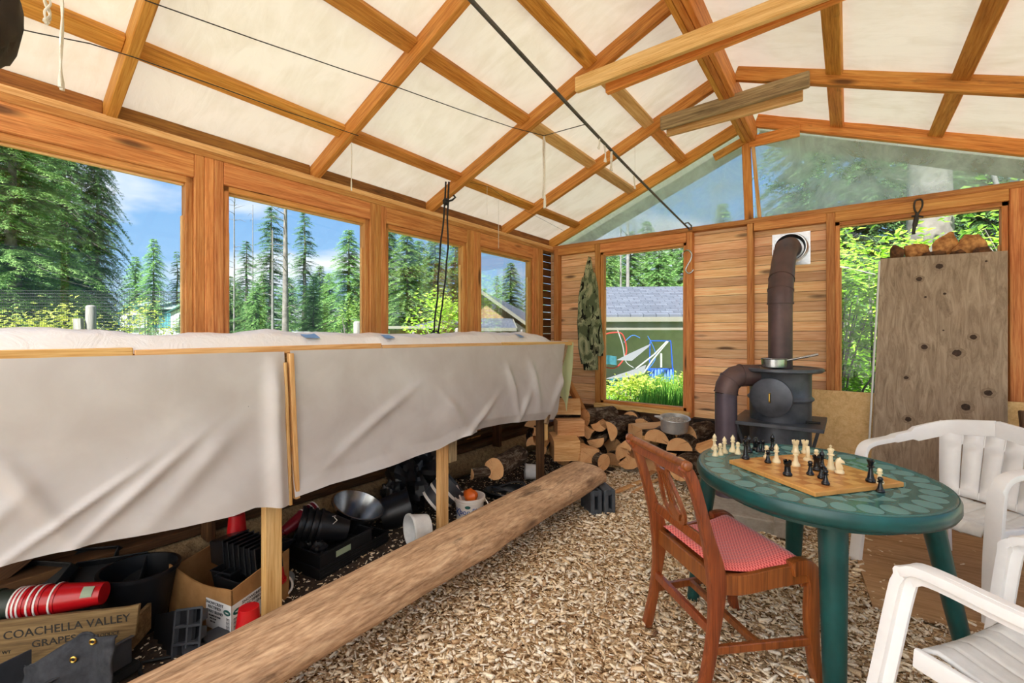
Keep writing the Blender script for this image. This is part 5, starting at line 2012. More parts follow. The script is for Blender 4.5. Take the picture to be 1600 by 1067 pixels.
# ================================================================ barrel stove
SX, SY = -0.405, 3.85
st = thing('barrel_stove', 'black upright barrel stove with a round door, in front of the back wall', 'stove', (SX, SY, 0))
mb = MB()
R0 = .200
mb.lathe([(R0 * .92, .10), (R0 * .97, .14), (R0, .2), (R0, .60), (R0 * .98, .655)], 40)
mb.build('lower_drum', 'stove_iron', st, 40, world=False)
mb = MB()
mb.lathe([(R0, .665), (R0, .80), (R0 + .004, .808), (R0 + .016, .82), (R0 + .016, .83), (R0 + .004, .842), (R0, .85), (R0, 1.0), (R0 + .006, 1.012), (R0 + .006, 1.02)], 44)
mb.build('upper_drum', 'stove_iron', st, 50, world=False)
mb = MB()
mb.box((0, 0.0, .66), (.56, .56, .010))
mb.box((0, -.278, .652), (.56, .006, .026))
mb.box((.278, 0, .652), (.006, .56, .026))
mb.box((-.278, 0, .652), (.006, .56, .026))
mb.build('ash_shelf', 'stove_iron', st, 0, .002, world=False)
for a, bq in ((-.25, -.18), (.25, .18)):
    beam('shelf_bracket', (a, -.25, .65), (bq, -.16, .36), .02, .03, 'stove_iron', (0, 1, 0), .002).parent = st
mb = MB()
mb.lathe([(0, 1.018), (.225, 1.018), (.262, 1.02), (.275, 1.03), (.275, 1.045), (.266, 1.052), (.250, 1.050), (.242, 1.042), (0, 1.042)], 52)
mb.build('lid', 'stove_iron', st, 40, world=False)
tc_ = (CAM - V((SX, SY, 0)))
tc_.z = 0
tc_.normalize()
nrm = (tc_ * cos(radians(20)) - RT * sin(radians(20))).normalized()
Md = V(nrm).to_track_quat('Z', 'Y').to_matrix().to_4x4()
Md.translation = V((0, 0, .845)) + nrm * (R0 - .02)
mb = MB()
mb.lathe([(.132, 0), (.140, .03), (.138, .046), (.12, .052), (.06, .057), (0, .058)], 36, 0, None, Md)
d = mb.build('door', 'stove_iron', st, 40, world=False)
mb = MB()
upd = Md.to_3x3() @ V((0, 1, 0))
c0 = V(Md.translation) + nrm * .060
mb.tube([c0 + V((0, 0, .030)), c0 + V((0, 0, .028)) + nrm * .012, c0 + V((0, 0, -.028)) + nrm * .012, c0 + V((0, 0, -.030))], .006, 8)
mb.build('handle', 'brass', d, 50, world=False)
# flue: up, then bent back to the wall
mb = MB()
mb.tube([(0, .03, 1.04), (0, .03, 1.40), (0, .03, 1.53)], .080, 28)
mb.build('flue_pipe', 'pipe_iron', st, 50, world=False)
mb = MB()
arc = []
for i in range(9):
    a = i / 8 * radians(42)
    arc.append(V((0, .03 + .28 * (1 - cos(a)), 1.53 + .28 * sin(a))))
dirn_ = V((0, sin(radians(42)), cos(radians(42))))
arc.append(arc[-1] + dirn_ * .10)
mb.tube(arc, [.085] * 10, 28)
for k in (0, 4, 8):
    t_ = (arc[min(k + 1, 9)] - arc[max(k - 1, 0)]).normalized()
    mb.tube([arc[k] - t_ * .006, arc[k] + t_ * .006], .089, 28)
mb.build('flue_elbow', 'pipe_iron', st, 50, world=False)
mb = MB()
e0 = arc[-1]
mb.tube([e0, e0 + dirn_ * .12, e0 + V((0, .24, .21)), V((0, YB - SY - .06, 2.06)), V((0, YB - SY + .10, 2.06))], [.083] * 5, 28)
mb.build('flue_outlet', 'pipe_iron', st, 50, world=False)
# side pipe
mb = MB()
P1 = V((-.725 - SX, 3.60 - SY, 0))
mb.tube([P1 + V((0, 0, .02)), P1 + V((0, 0, .45)), P1 + V((0, 0, .86))], .076, 26)
mb.build('side_pipe', 'pipe_iron_cool', st, 50, world=False)
mb = MB()
hd = V((.20, .16, 0)).normalized()
seg = []
for i in range(5):
    a = i / 4 * pi / 2
    seg.append(P1 + V((0, 0, .86)) + hd * (.11 * (1 - cos(a))) + V((0, 0, .13 * sin(a))))
seg.append(seg[-1] + hd * .12)
mb.tube(seg, .080, 26)
for k in (0, 2, 4):
    t_ = (seg[min(k + 1, 5)] - seg[max(k - 1, 0)]).normalized()
    mb.tube([seg[k] - t_ * .005, seg[k] + t_ * .005], .084, 26)
mb.build('side_elbow', 'pipe_iron', st, 25, world=False)
# wall thimble
th = thing('pipe_thimble', 'shiny galvanised wall collar where the stove pipe leaves', 'pipe collar', (SX, YB + .085, 2.06))
mb = MB()
mb.box((0, 0, 0), (.29, .006, .29))
mb.build('plate', 'galvanised', th, 0, world=False)
mb = MB()
My = Matrix.Rotation(pi / 2, 4, 'X')
mb.lathe([(.095, 0), (.132, .0), (.135, .05), (.125, .10), (.118, .10), (.10, .03)], 32, 0, None, My, 1, 1, False)
mb.build('collar', 'galvanised', th, 40, world=False)

# pan on the stove
pn_ = on_z(1209, 574, 1.054)
sp = thing('saucepan', 'small steel saucepan on the stove lid', 'saucepan', (pn_.x, pn_.y, 1.053), YAW)
mb = MB()
mb.lathe([(0, 0), (.074, 0), (.080, .006), (.082, .062), (.086, .066), (.084, .069), (.078, .066), (.076, .008), (0, .006)], 30)
mb.build('pan', 'steel', sp, 40, world=False)
mb = MB()
mb.tube([(.078, -.01, .052), (.12, -.03, .062), (.275, -.07, .10)], [.007, .008, .010], 10)
mb.build('handle', 'steel', sp, 50, world=False)
mb = MB()
mb.tube([(SX + .17, SY - .10, .675), (SX + .255, SY - .10, .678)], .009, 8)
tag(mb.build('lid_lifter', 'black_matte', None, 50), 'small dark rod lying on the right end of the stove shelf', 'tool')

# hearth slabs
for ce, sz, rz, lab in (((-.62, 3.42, .05), (.52, .36, .09), .15, 'pale concrete slab on the chips in front of the stove'), ((-.33, 3.40, .06), (.12, .30, .11), .1, 'upright concrete block end beside the slab before the stove'), ((-.40, 3.86, .045), (.7, .46, .085), 0, 'concrete slab under the barrel stove')):
    mb = MB()
    mb.box((0, 0, 0), sz)
    o = mb.build('concrete_slab', 'concrete', None, 0, .008)
    o.location = ce
    o.rotation_euler = (0, 0, rz)
    tag(o, lab, 'slab')

# ---------------------------------------------------------------- sheets along the back wall
mb = MB()
mb.box((0, 0, 0), (1.72, .015, .83))
o = mb.build('plywood_panel', 'light_ply', None, 0)
o.location = (.46, 4.535, .415)
tag(o, 'clean light plywood panel standing low against the back wall', 'panel')
wp = thing('weathered_plywood', 'tall weathered grey plywood sheet with dark knots, before the bush window', 'plywood sheet', (.52, 4.42, 0))
mb = MB()
mb.prism([(-.385, .0), (.345, 0), (.345, 1.865), (-.318, 1.878)], .018, Matrix(((1, 0, 0, 0), (0, 0, 1, 0), (0, 1, 0, 0), (0, 0, 0, 1))))
Rk = random.Random(3)
for (px, py, r_) in ((1467.7, 415.8, 5.5), (1436, 436, 4.5), (1520.7, 526.5, 5), (1495, 551.5, 7), (1444, 542, 5), (1544, 614, 6), (1509, 636, 7), (1419, 655, 5), (1416, 590, 3.5), (1476, 459, 2.5), (1446, 464, 2), (1474, 516, 1.6), (1541, 408, 2)):
    q = on_y(px, py, 4.42) - V((.52, 4.42, 0))
    k_ = (q + V((.52, 4.42, 0)) - CAM).dot(FW) / F
    for mi_, sc_, off in ((2, 1.5, -.0003), (1, .8, -.0006)):
        if r_ < 3 and mi_ == 2:
            continue
        poly = [V((q.x + r_ * k_ * sc_ * cos(a) * Rk.uniform(.85, 1.1), off, q.z + r_ * k_ * sc_ * .95 * sin(a) * Rk.uniform(.85, 1.1))) for a in np.linspace(0, 2 * pi, 17)[:-1]]
        mb.add(poly, [tuple(range(16))], mi_, .5)
mb.build('sheet', ['weathered_ply', 'knot_dark', 'knot_ring'], wp, 0, world=False)
beam('edge_strip', (-.389, .009, .4), (-.324, .009, 1.86), .012, .026, 'tape_white', (0, 1, 0), .002).parent = wp
beam('back_ledge', (-.28, .075, 1.83), (.34, .075, 1.815), .10, .03, 'grey_wood', (0, 0, 1), .003).parent = wp
mb = MB()
mb.prism([(-.02, 0), (.33, 0), (.33, .82), (-.085, .82)], .05, Matrix(((1, 0, 0, 0), (0, 0, 1, 0), (0, 1, 0, 0), (0, 0, 0, 1))))
o = mb.build('dark_board', 'dark_board', None, 0, .006)
o.location = (.94, 4.1, 0.0)
o.rotation_euler = (0, 0, 0.1)
tag(o, 'dark brown board leaning at the right edge of the picture, beside the weathered plywood', 'board')
mb = MB()
mb.box((0, 0, 0), (1.25, 1.5, .014))
o = mb.build('floor_plywood', 'mud_board', None, 0)
o.location = (.64, 3.50, .012)
o.rotation_euler = (0, 0, .10)
tag(o, 'muddy brown plywood sheet on the floor under the round backed white chair', 'plywood sheet')


def cpx(x, y):
    return 1340 + .1687 * x, 300 + .1687 * y


CH_ = (((365, 525), (62, 65), 'bark_chunk', 'leftmost dark bark chunk on top of the weathered plywood'),
       ((545, 505), (105, 78), 'fungus_top', 'hollow brown bracket piece second from the left on the plywood'),
       ((700, 530), (100, 40), 'bark_chunk', 'low dark bark piece in front of the big tan shell'),
       ((800, 440), (125, 95), 'fungus_top', 'big tan fluted shell in the middle of the chunks on the plywood'),
       ((915, 532), (66, 32), 'bark_chunk', 'small dark piece between the two big tan chunks'),
       ((1040, 430), (150, 92), 'fungus_top', 'big knobbly tan chunk at the right on the plywood'),
       ((1165, 512), (80, 40), 'bark_chunk', 'dark block at the right end on top of the plywood'))
for i, ((x, y), (w, h_), m_, lab) in enumerate(CH_):
    px, py = cpx(x, y)
    yy = 4.49 + (.03 if m_ == 'fungus_top' else -.015)
    p = on_y(px, py, yy)
    k = .1687 * (p - CAM).dot(FW) / F
    rz_ = h_ * k * 1.25
    p.z = 1.846 + rz_ * .92 if i not in (3, 5) else 1.846 + rz_ * .98
    mb = MB()
    bmh = bmesh.new()
    Rh = random.Random(50 + i)
    for q_ in range((26, 40, 22, 30, 18, 34, 16)[i]):
        d3 = V((Rh.gauss(0, 1), Rh.gauss(0, 1), Rh.gauss(0, 1))).normalized() * Rh.uniform(.8, 1.12)
        lean = {3: .55, 5: .35, 1: -.3}.get(i, 0)
        bmh.verts.new((d3.x * w * k * .9 + lean * d3.z * w * k * .5, d3.y * .05, d3.z * rz_))
    res = bmesh.ops.convex_hull(bmh, input=bmh.verts)
    bmesh.ops.delete(bmh, geom=[g for g in res['geom_interior'] if isinstance(g, bmesh.types.BMVert)], context='VERTS')
    bmesh.ops.subdivide_edges(bmh, edges=bmh.edges[:], cuts=2, use_grid_fill=True)
    bmesh.ops.recalc_face_normals(bmh, faces=bmh.faces[:])
    for vv in bmh.verts:
        vv.co *= 1 + .10 * noise.noise(vv.co * 34 + V((i * 5, 0, 0))) + .06 * abs(noise.noise(vv.co * 90))
    bmh.verts.index_update()
    mb.add([v3.co.copy() for v3 in bmh.verts], [tuple(v3.index for v3 in f3.verts) for f3 in bmh.faces], 0, .5)
    bmh.free()
    o = mb.build('wood_chunk', m_, None, 38)
    o.location = p
    o.rotation_euler = (0, RND.uniform(-.2, .2), RND.uniform(-.3, .3))
    tag(o, lab, 'wood chunk', 'chunks lined up on the weathered plywood')
# ================================================================ firewood
def log_mesh(kind, r, L, seed):
    """axis along +X from the front end; cross section in YZ"""
    R_ = random.Random(seed)
    if kind == 'round':
        arc = [(a, True) for a in np.linspace(0, 2 * pi, 25)[:-1]]
        sec = [(cos(a) * r, sin(a) * r, True) for a, _ in arc]
    elif kind == 'block':
        w, h = r * 1.25, r * .8
        sec = [(-w, -h, True), (-w * .2, -h * 1.05, True), (w, -h, False), (w * 1.03, 0, False), (w, h, False), (.1 * w, h * 1.08, False), (-w, h, False), (-w * 1.06, .2 * h, False)]
    elif kind == 'rect':
        w, h = r * 1.25, r * .8
        sec = [(-w, -h, False), (-w * .2, -h * 1.05, False), (w, -h, False), (w * 1.03, 0, False), (w, h, False), (.1 * w, h * 1.08, False), (-w, h, True), (-w * 1.06, .2 * h, True)]
    else:
        ang = {'half': 180, 'third': 125, 'quarter': 95}[kind]
        a0, a1 = radians(90 - ang / 2), radians(90 + ang / 2)
        sec = [(cos(a) * r, sin(a) * r, True) for a in np.linspace(a0, a1, 15)]
        if kind != 'half':
            sec.append((-.3 * cos(a0) * r, sin(a0) * r * .35, False))
            sec.append((0, -.02, False))
            sec.append((.3 * cos(a0) * r, sin(a0) * r * .35, False))
        cyy = sum(s_[1] for s_ in sec) / len(sec)
        sec = [(y, z - cyy * .85, k) for y, z, k in sec]
    n, k = len(sec), 9
    mb = MB()
    vs = []
    for i in range(k + 1):
        x = L * i / k
        for (y, z, bk) in sec:
            f = 1 + .07 * noise.noise((x * 5 + seed * 3.1, y * 14, z * 14)) + (.05 * noise.noise((x * 26 + seed, y * 40, z * 40)) if bk else .02 * noise.noise((x * 8, y * 30 + seed, z * 30)))
            vs.append(V((x + (.012 * noise.noise((y * 9, z * 9, seed)) if i in (0, k) else 0), y * f, z * f)))
    r0 = R_.random()
    for i in range(k):
        for j in range(n):
            j2 = (j + 1) % n
            bk = sec[j][2] and sec[j2][2]
            mb.f.append((i * n + j, i * n + j2, (i + 1) * n + j2, (i + 1) * n + j))
            mb.mi.append(0 if bk else 1)
            mb.r.append(r0)
    mb.v = [tuple(v) for v in vs]
    mb.f.append(tuple(range(n - 1, -1, -1)))
    mb.f.append(tuple(k * n + j for j in range(n)))
    mb.mi += [2, 2]
    mb.r += [r0, r0]
    return mb


LOGN = [0]


def log(kind, px, py, dep, rpx, yaw, roll, label, L=.38, pitch=0.0, group='firewood pile'):
    """front end centred on that bearing; yaw = compass of the axis away from us"""
    LOGN[0] += 1
    p = at(px, py, dep)
    o = log_mesh(kind, rpx * dep / F, L, LOGN[0]).build('firewood_log', ['bark', 'split_wood', 'end_grain'], None, 35)
    o.location = p
    M_ = Matrix.Rotation(yaw, 3, 'Z') @ Matrix.Rotation(-pitch, 3, 'Y') @ Matrix.Rotation(roll, 3, 'X')
    o.rotation_euler = M_.to_euler()
    return tag(o, label, 'log', group)


N_ = radians(97)            # straight back to the wall
W_ = YAW                    # across the view, towards the right
dg = radians
log('third', 972, 704, 4.16, 21, N_, dg(-60), 'cracked wedge log on the chips, upper of the big pair left of the chair post')
log('third', 984, 724, 4.10, 21, N_ + .05, dg(165), 'cracked wedge log lying on the chips under its larger mate')
log('half', 932, 693, 4.20, 14, N_ + .1, dg(165), 'half round log below the pair of wedges, bark underneath')
log('half', 957, 673, 4.25, 15, N_, dg(75), 'half round log with its pale face turned left, bark on the right')
log('third', 934, 668, 4.30, 14, N_, dg(-170), 'wedge log with a sharp peak between two bark topped logs')
log('quarter', 917, 676, 4.32, 16, N_ + .15, dg(-110), 'narrow dark sided wedge log beside the stack of square blocks')
log('round', 914, 652, 4.40, 13, N_ - .55, 0, 'round bark covered log lying on top at the foot of the brace', L=.36)
log('half', 936, 655, 4.50, 9, N_ - .75, dg(10), 'slim bark strip log lying on top, pointing at the window sill', L=.34)
log('half', 958, 660, 4.42, 11, N_ - .4, dg(5), 'bark topped log above the half round one, under the sill', L=.34)
log('rect', 992, 678, 4.24, 15, N_ - .75, dg(2), 'squared log with a pale sunlit top below the window sill', L=.42)
log('third', 981, 694, 4.08, 15, N_, dg(-20), 'small wedge log fitted between the big cracked pair and the squared log')
log('half', 1026, 681, 4.06, 20, N_ - .12, dg(4), 'wide bark topped half log under the aluminium pan')
log('half', 1060, 694, 3.88, 20, N_ - .2, dg(-8), 'wide bark topped half log right of the one under the pan')
log('round', 1046, 672, 4.2, 15, N_ - .3, 0, 'bark covered log behind the two wide half logs', L=.34)
log('round', 1074, 680, 4.05, 16, N_ - .45, 0, 'rough bark log end beside the black base timber', L=.34)
log('third', 1012, 708, 4.0, 17, N_, dg(170), 'log end seen through the chair back, left')
log('half', 1038, 714, 3.95, 17, N_, dg(185), 'log end seen through the chair back, right')
log('round', 1062, 733, 3.66, 19, N_ - .3, 0, 'grey bark round log on the chips behind the chair crest', L=.3)
log('rect', 1088, 709, 3.86, 9, N_ - .7, dg(25), 'flat split piece sticking up beside the green table rim', L=.36, pitch=.2)
log('round', 944, 722, 3.90, 13, radians(158), dg(0), 'bark covered log lying across, its sawn end facing the chips', L=.30)
log('block', 921, 712, 3.92, 13, radians(150), dg(10), 'pale flat slab resting on the bark covered log', L=.26)
log('block', 862, 697, 4.02, 19, W_ + .1, dg(5), 'lower square block of the stack behind the bench leg', L=.23)
log('block', 868, 667, 4.16, 15, W_ + .06, dg(-3), 'middle square block of the stack behind the bench leg', L=.25)
log('block', 866, 643, 4.36, 17, W_ + .0, dg(-32), 'upper sloping block of the stack, against the brace', L=.24)
log('half', 868, 624, 4.58, 9, W_ + .2, 0, 'bark edged slab on top of the stack behind the bench end', L=.22)
log('half', 833, 662, 4.08, 13, N_ + .5, dg(10), 'bark topped log left of the far bench leg')
log('third', 840, 676, 4.0, 12, N_ + .4, dg(60), 'reddish log end left of the far bench leg')
log('quarter', 828, 690, 3.95, 13, N_ + .5, dg(-60), 'darker log end low beside the far bench leg')
log('third', 846, 706, 3.92, 13, N_ + .3, dg(140), 'log end low behind the far bench leg')
for px, py, dp, r_ in ((1002, 668, 4.5, 14), (900, 697, 4.4, 16), (902, 725, 4.3, 15), (958, 700, 4.5, 16), (955, 722, 4.4, 15), (1000, 712, 4.35, 16), (1030, 705, 4.3, 18), (1020, 728, 4.15, 14), (985, 655, 4.62, 12), (1082, 722, 3.9, 17), (878, 712, 4.2, 15), (925, 712, 4.45, 16), (885, 645, 4.62, 14)):
    log('round', px, py, dp, r_, N_ + RND.uniform(-.1, .1), 0, 'shaded bark log in the gaps low in the firewood pile', L=.26)
log('round', 772, 733, 3.30, 17, radians(100), 0, 'dark bark log under the bench with a pale sawn end', L=.42, group='logs under the bench')
log('half', 738, 742, 3.25, 9, radians(70), dg(90), 'thin bark slab under the bench behind the white bucket', L=.3, group='logs under the bench')
# pan of ash
pp = on_z(1052, 672, .50)
sp = thing('ash_pan', 'oval aluminium pan full of grey ash on the firewood', 'pan', at(1053, 673, 3.98), YAW)
sp.rotation_euler = (.20, 0, YAW)
mb = MB()
mb.lathe([(0, 0), (.105, 0), (.116, .008), (.126, .118), (.136, .124), (.134, .128), (.120, .122), (.112, .07), (0, .07)], 34, 0, None, None, 1.0, .85)
mb.build('pan', 'dull_steel', sp, 40, world=False)
mb = MB()
mb.grid(lambda u, v_: ((.112 * u * cos(6.2832 * v_)), .095 * u * sin(6.2832 * v_), .094 + .02 * noise.noise((u * cos(6.28 * v_) * 6, u * sin(6.28 * v_) * 6, 1)) + .01 * (1 - u)), 10, 28)
mb.build('ash', 'ash', sp, 80, world=False)
mb = MB()
mb.tube([(-.12, 0, .12), (-.15, 0, .135), (-.185, .0, .14)], [.018, .014, .008], 8)
mb.build('handle', 'dull_steel', sp, 50, world=False)
# stray sticks on the floor
for a, bq, w, h_, lab in (((960, 770), (1003, 752), .05, .018, 'flat brown lath lying on the chips behind the chair'), ((988, 770), (1030, 748), .03, .015, 'thin split stick lying beside the flat lath'), ((1010, 742), (1035, 730), .06, .012, 'pale offcut near the log ends behind the chair'),
                          ((1232, 1050), (1262, 1063), .02, .01, 'thin splinter by the front foot of the chair'), ((860, 745), (905, 735), .05, .015, 'short flat stick behind the log bench')):
    A2, B3 = on_z(*a, .012), on_z(*bq, .012)
    beam('stick', A2, B3, w, h_, 'split_wood', (0, 0, 1), .003, None, lab, 'stick')

# ================================================================ wood chips
Rn = np.random.default_rng(4)


def chips(name, n, box, label, smin, smax, rfun=None, dens=None):
    X = Rn.uniform(box[0], box[1], n)
    Y = Rn.uniform(box[2], box[3], n)
    if dens is not None:
        keep = Rn.random(n) < dens(X, Y)
        X, Y = X[keep], Y[keep]
    n = len(X)
    big = Rn.random(n)
    L = smin + (smax - smin) * big ** 2.6
    W = L * Rn.uniform(.25, .6, n)
    T = L * Rn.uniform(.08, .22, n)
    yaw = Rn.uniform(0, 2 * pi, n)
    pit = Rn.normal(0, .2, n)
    rol = Rn.normal(0, .28, n)
    Z = Rn.uniform(.002, .014, n) + L * .12
    c8 = np.array([(-1, -.55, -1), (-.7, .8, -1), (.9, .6, -1), (.8, -.8, -1), (-.9, -.4, 1), (-.8, .6, 1), (.7, .5, 1), (.95, -.6, 1)], float)[None]
    jit = 1 + Rn.uniform(-.3, .3, (n, 8, 3))
    P = c8 * jit * np.stack([L / 2, W / 2, T / 2], 1)[:, None, :]
    cr, sr = np.cos(rol)[:, None], np.sin(rol)[:, None]
    x, y, z = P[..., 0], P[..., 1] * cr - P[..., 2] * sr, P[..., 1] * sr + P[..., 2] * cr
    cp, sp_ = np.cos(pit)[:, None], np.sin(pit)[:, None]
    x, z = x * cp + z * sp_, -x * sp_ + z * cp
    cy, sy = np.cos(yaw)[:, None], np.sin(yaw)[:, None]
    x, y = x * cy - y * sy, x * sy + y * cy
    co = np.stack([x + X[:, None], y + Y[:, None], z + Z[:, None]], -1).reshape(-1, 3)
    q = np.array([(3, 2, 1, 0), (4, 5, 6, 7), (0, 1, 5, 4), (1, 2, 6, 5), (2, 3, 7, 6), (3, 0, 4, 7)])
    fi = (q[None] + (np.arange(n) * 8)[:, None, None]).reshape(-1)
    me = bpy.data.meshes.new(name)
    me.vertices.add(n * 8)
    me.vertices.foreach_set('co', co.reshape(-1).astype(np.float32))
    me.loops.add(n * 24)
    me.loops.foreach_set('vertex_index', fi.astype(np.int32))
    me.polygons.add(n * 6)
    me.polygons.foreach_set('loop_start', (np.arange(n * 6) * 4).astype(np.int32))
    me.update(calc_edges=True)
    me.validate()
    at_ = me.attributes.new('rnd', 'FLOAT', 'FACE')
    rv = Rn.beta(2.0, 1.5, n)
    at_.data.foreach_set('value', np.repeat(rv, 6).astype(np.float32))
    me.materials.append(MATS['chips'])
    o = bpy.data.objects.new(name, me)
    col.objects.link(o)
    return tag(o, label, 'wood chips', None, 'stuff')


def dens_main(X, Y):
    d = np.ones_like(X)
    on_ply = (X > .05) & (Y > 2.8) & (X < 1.25)
    d[on_ply] = .10
    edge = on_ply & (X < .22)
    d[edge] = .45
    return d


chips('wood_chips', 52000, (-1.75, 1.05, .55, 4.35), 'pale tan wood chips scattered over the open floor', .010, .038, dens=dens_main)
chips('coarse_chips', 2200, (-1.45, .9, .7, 3.9), 'larger pale chips lying on top of the others', .030, .062, dens=dens_main)
chips('bench_chips', 5000, (-2.75, -1.7, .0, 3.9), 'sparse chips on the dark soil under the planting bench', .008, .03)
mb = MB()
mb.grid(lambda u, v_: (-2.78 + u * 1.0, -.6 + v_ * 4.6, .004 + .012 * noise.noise((u * 8, v_ * 40, 2)) - .004 * u), 24, 90)
tag(mb.build('soil_strip', 'soil', None, 60), 'strip of dark soil under the planting bench', 'soil', None, 'stuff')
# ================================================================ pots, trays and buckets under the bench
def pot_profile(rb, rt, h, lip=.006, lh=.014, t=.0018):
    return [(0, 0), (rb, 0), (rt, h - lh), (rt + lip, h - lh), (rt + lip, h), (rt - t, h), (rb - t, t), (0, t)]


def axis_thing(name, label, cat, loc, d, group=None, roll=0.0):
    t = thing(name, label, cat, loc, 0, group)
    look(t, d, roll)
    return t


def pot(name, label, cat, loc, d, rb, rt, h, m, rim=None, n=28, group=None, lip=.006):
    t = axis_thing(name, label, cat, loc, d, group)
    mb = MB()
    mb.lathe(pot_profile(rb, rt, h, lip), n)
    mb.build('body', m, t, 40, world=False)
    if rim:
        mb = MB()
        mb.lathe([(rt + lip, h - .004), (rt + lip + .002, h - .004), (rt + lip + .002, h + .002), (rt - .0005, h + .002), (rt - .0005, h - .002)], n, 0, None, None, 1, 1, False)
        mb.build('rim', rim, t, 40, world=False)
    return t


# --- grape crate with its lettered end
cl_, cr_ = at(6, 966, 1.60), at(208, 942, 1.69)
ctop = .268
cdir = (cr_ - cl_)
cdir.z = 0
crz = atan2(cdir.y, cdir.x)
cdir.normalize()
cmid = (cl_ + cr_) / 2 - cdir * .04
ct = thing('wooden_crate', 'old wooden fruit crate with faded black lettering, lower left corner', 'crate', (cmid.x, cmid.y, .045), crz)
CW, CHH, CD = .52, .215, .19
mb = MB()
mb.prism([(-CW / 2, 0), (CW / 2 - .05, .0), (CW / 2 - .03, .045), (CW / 2 - .035, .08), (CW / 2 - .012, .10), (CW / 2, CHH), (CW / 2 - .04, CHH - .006), (-CW / 2, CHH)], .016, Matrix(((1, 0, 0, 0), (0, 0, 1, 0), (0, 1, 0, 0), (0, 0, 0, 1))))
ep = mb.build('end_panel', 'crate_wood', ct, 0, .002, world=False)
mb = MB()
Ml = Matrix(((1, 0, 0, 0), (0, 0, -1, -.0008), (0, 1, 0, 0), (0, 0, 0, 1)))


def on_panel(x, z, rot=0.0):
    return Matrix.Translation((x, -.0008, z)) @ Matrix.Rotation(pi / 2, 4, 'X') @ Matrix.Rotation(rot, 4, 'Z')


lettering(mb, 'COACHELLA VALLEY', .042, on_panel(.034, .165, .03), shx=1.0)
lettering(mb, 'GRAPES', .036, on_panel(-.01, .118, .03), shx=1.1)
lettering(mb, 'PRODUCE', .018, on_panel(.155, .118, .05))
lettering(mb, 'NET WT', .016, on_panel(-.17, .10, .0))
mb.build('lettering', 'faded_ink', ep, 0, world=False)
mb = MB()
mb.box((-CW / 2 + .008, CD / 2, CHH / 2), (.014, CD, CHH - .03))
mb.build('side_panel', 'crate_wood', ct, 0, world=False)
mb = MB()
mb.box((CW / 2 - .06, CD / 2 + .01, CHH * .3), (.014, CD - .02, CHH * .5))
mb.build('side_panel', 'crate_wood', ct, 0, world=False)
mb = MB()
mb.box((-.02, CD / 2 + .01, .008), (CW - .08, CD - .02, .014))
mb.build('bottom', 'crate_wood', ct, 0, world=False)
# red nested pots lying across the crate
ra, rb_ = at(50, 945, 1.70), at(163, 931, 1.76)
ax = (ra - rb_).normalized()       # mouth points to the left
for i in range(6):
    off = [0, .0, .0, 0, 0, 0][i]
    dists = [0.0, .048, .072, .104, .118, .132][i]
    pot('flower_pot', 'red pot with a white rim in the nested stack lying in the fruit crate', 'flower pot', V(rb_) + ax * dists * .92 + V((0, 0, .012)), ax, .040, .053, .150, 'red_plastic', 'rim_white', 28, 'red pots nested in the fruit crate', .003)
t = axis_thing('green_pot', 'dark green pot at the mouth of the lying red stack, left edge', 'flower pot', V(rb_) + ax * .255 + V((0, 0, .012)), ax)
mb = MB()
mb.lathe(pot_profile(.050, .054, .09), 24)
mb.build('body', 'dark_green_plastic', t, 40, world=False)
# pale tape with a scribble on the front red pot
sd2 = CAM - V(rb_)
tn = (sd2 - ax * sd2.dot(ax)).normalized()
tq = MB()
base = V(rb_) + V((0, 0, .012)) + ax * .055
upx = tn.cross(ax).normalized()
for k in range(6):
    pass
vs, fs = [], []
for i in range(7):
    a = radians(-38 + 8 * i)
    nrm_ = tn * cos(a) + upx * sin(a)
    for s_ in (0, 1):
        vs.append(base + ax * (-.035 * s_) + nrm_ * (.0445 + .004 * (1 - s_) + .0010))
fs = [(2 * i, 2 * i + 1, 2 * i + 3, 2 * i + 2) for i in range(6)]
tq.add(vs, fs)
front_red = [o for o in bpy.data.objects if o.name == 'flower_pot'][0]
tq.build('tape', 'tape_green', front_red, 0)
# black flats behind the crate
for i, (px, py, dep, w, h_, rz, tilt, lab) in enumerate(((95, 905, 2.05, .42, .09, YAW + .15, .9, 'black nursery flat lying behind the red pots'), (30, 928, 1.9, .34, .10, YAW - .1, .7, 'black nursery flat at the left edge behind the crate'), (165, 918, 1.98, .26, .10, YAW + .4, .6, 'dark green black tray wedged right of the red pots'))):
    p = at(px, py, dep)
    t = thing('nursery_flat', lab, 'tray', p, 0)
    t.rotation_euler = (tilt, 0, rz)
    mb = MB()
    mb.box((0, 0, 0), (w, .24, .008))
    for sx in (-1, 1):
        mb.box((sx * w / 2, 0, .02), (.006, .24, .045))
    for sy in (-1, 1):
        mb.box((0, sy * .12, .02), (w, .006, .045))
    mb.build('tray', 'black_matte', t, 0, .002, world=False)
# large black pot
p = on_z(207, 986, .0)
pot('large_pot', 'large black nursery pot between the fruit crate and the cardboard box', 'flower pot', (p.x - .02, p.y + .015, .0), (0.0, .06, 1), .105, .138, .265, 'black_plastic', None, 36, None, .010)
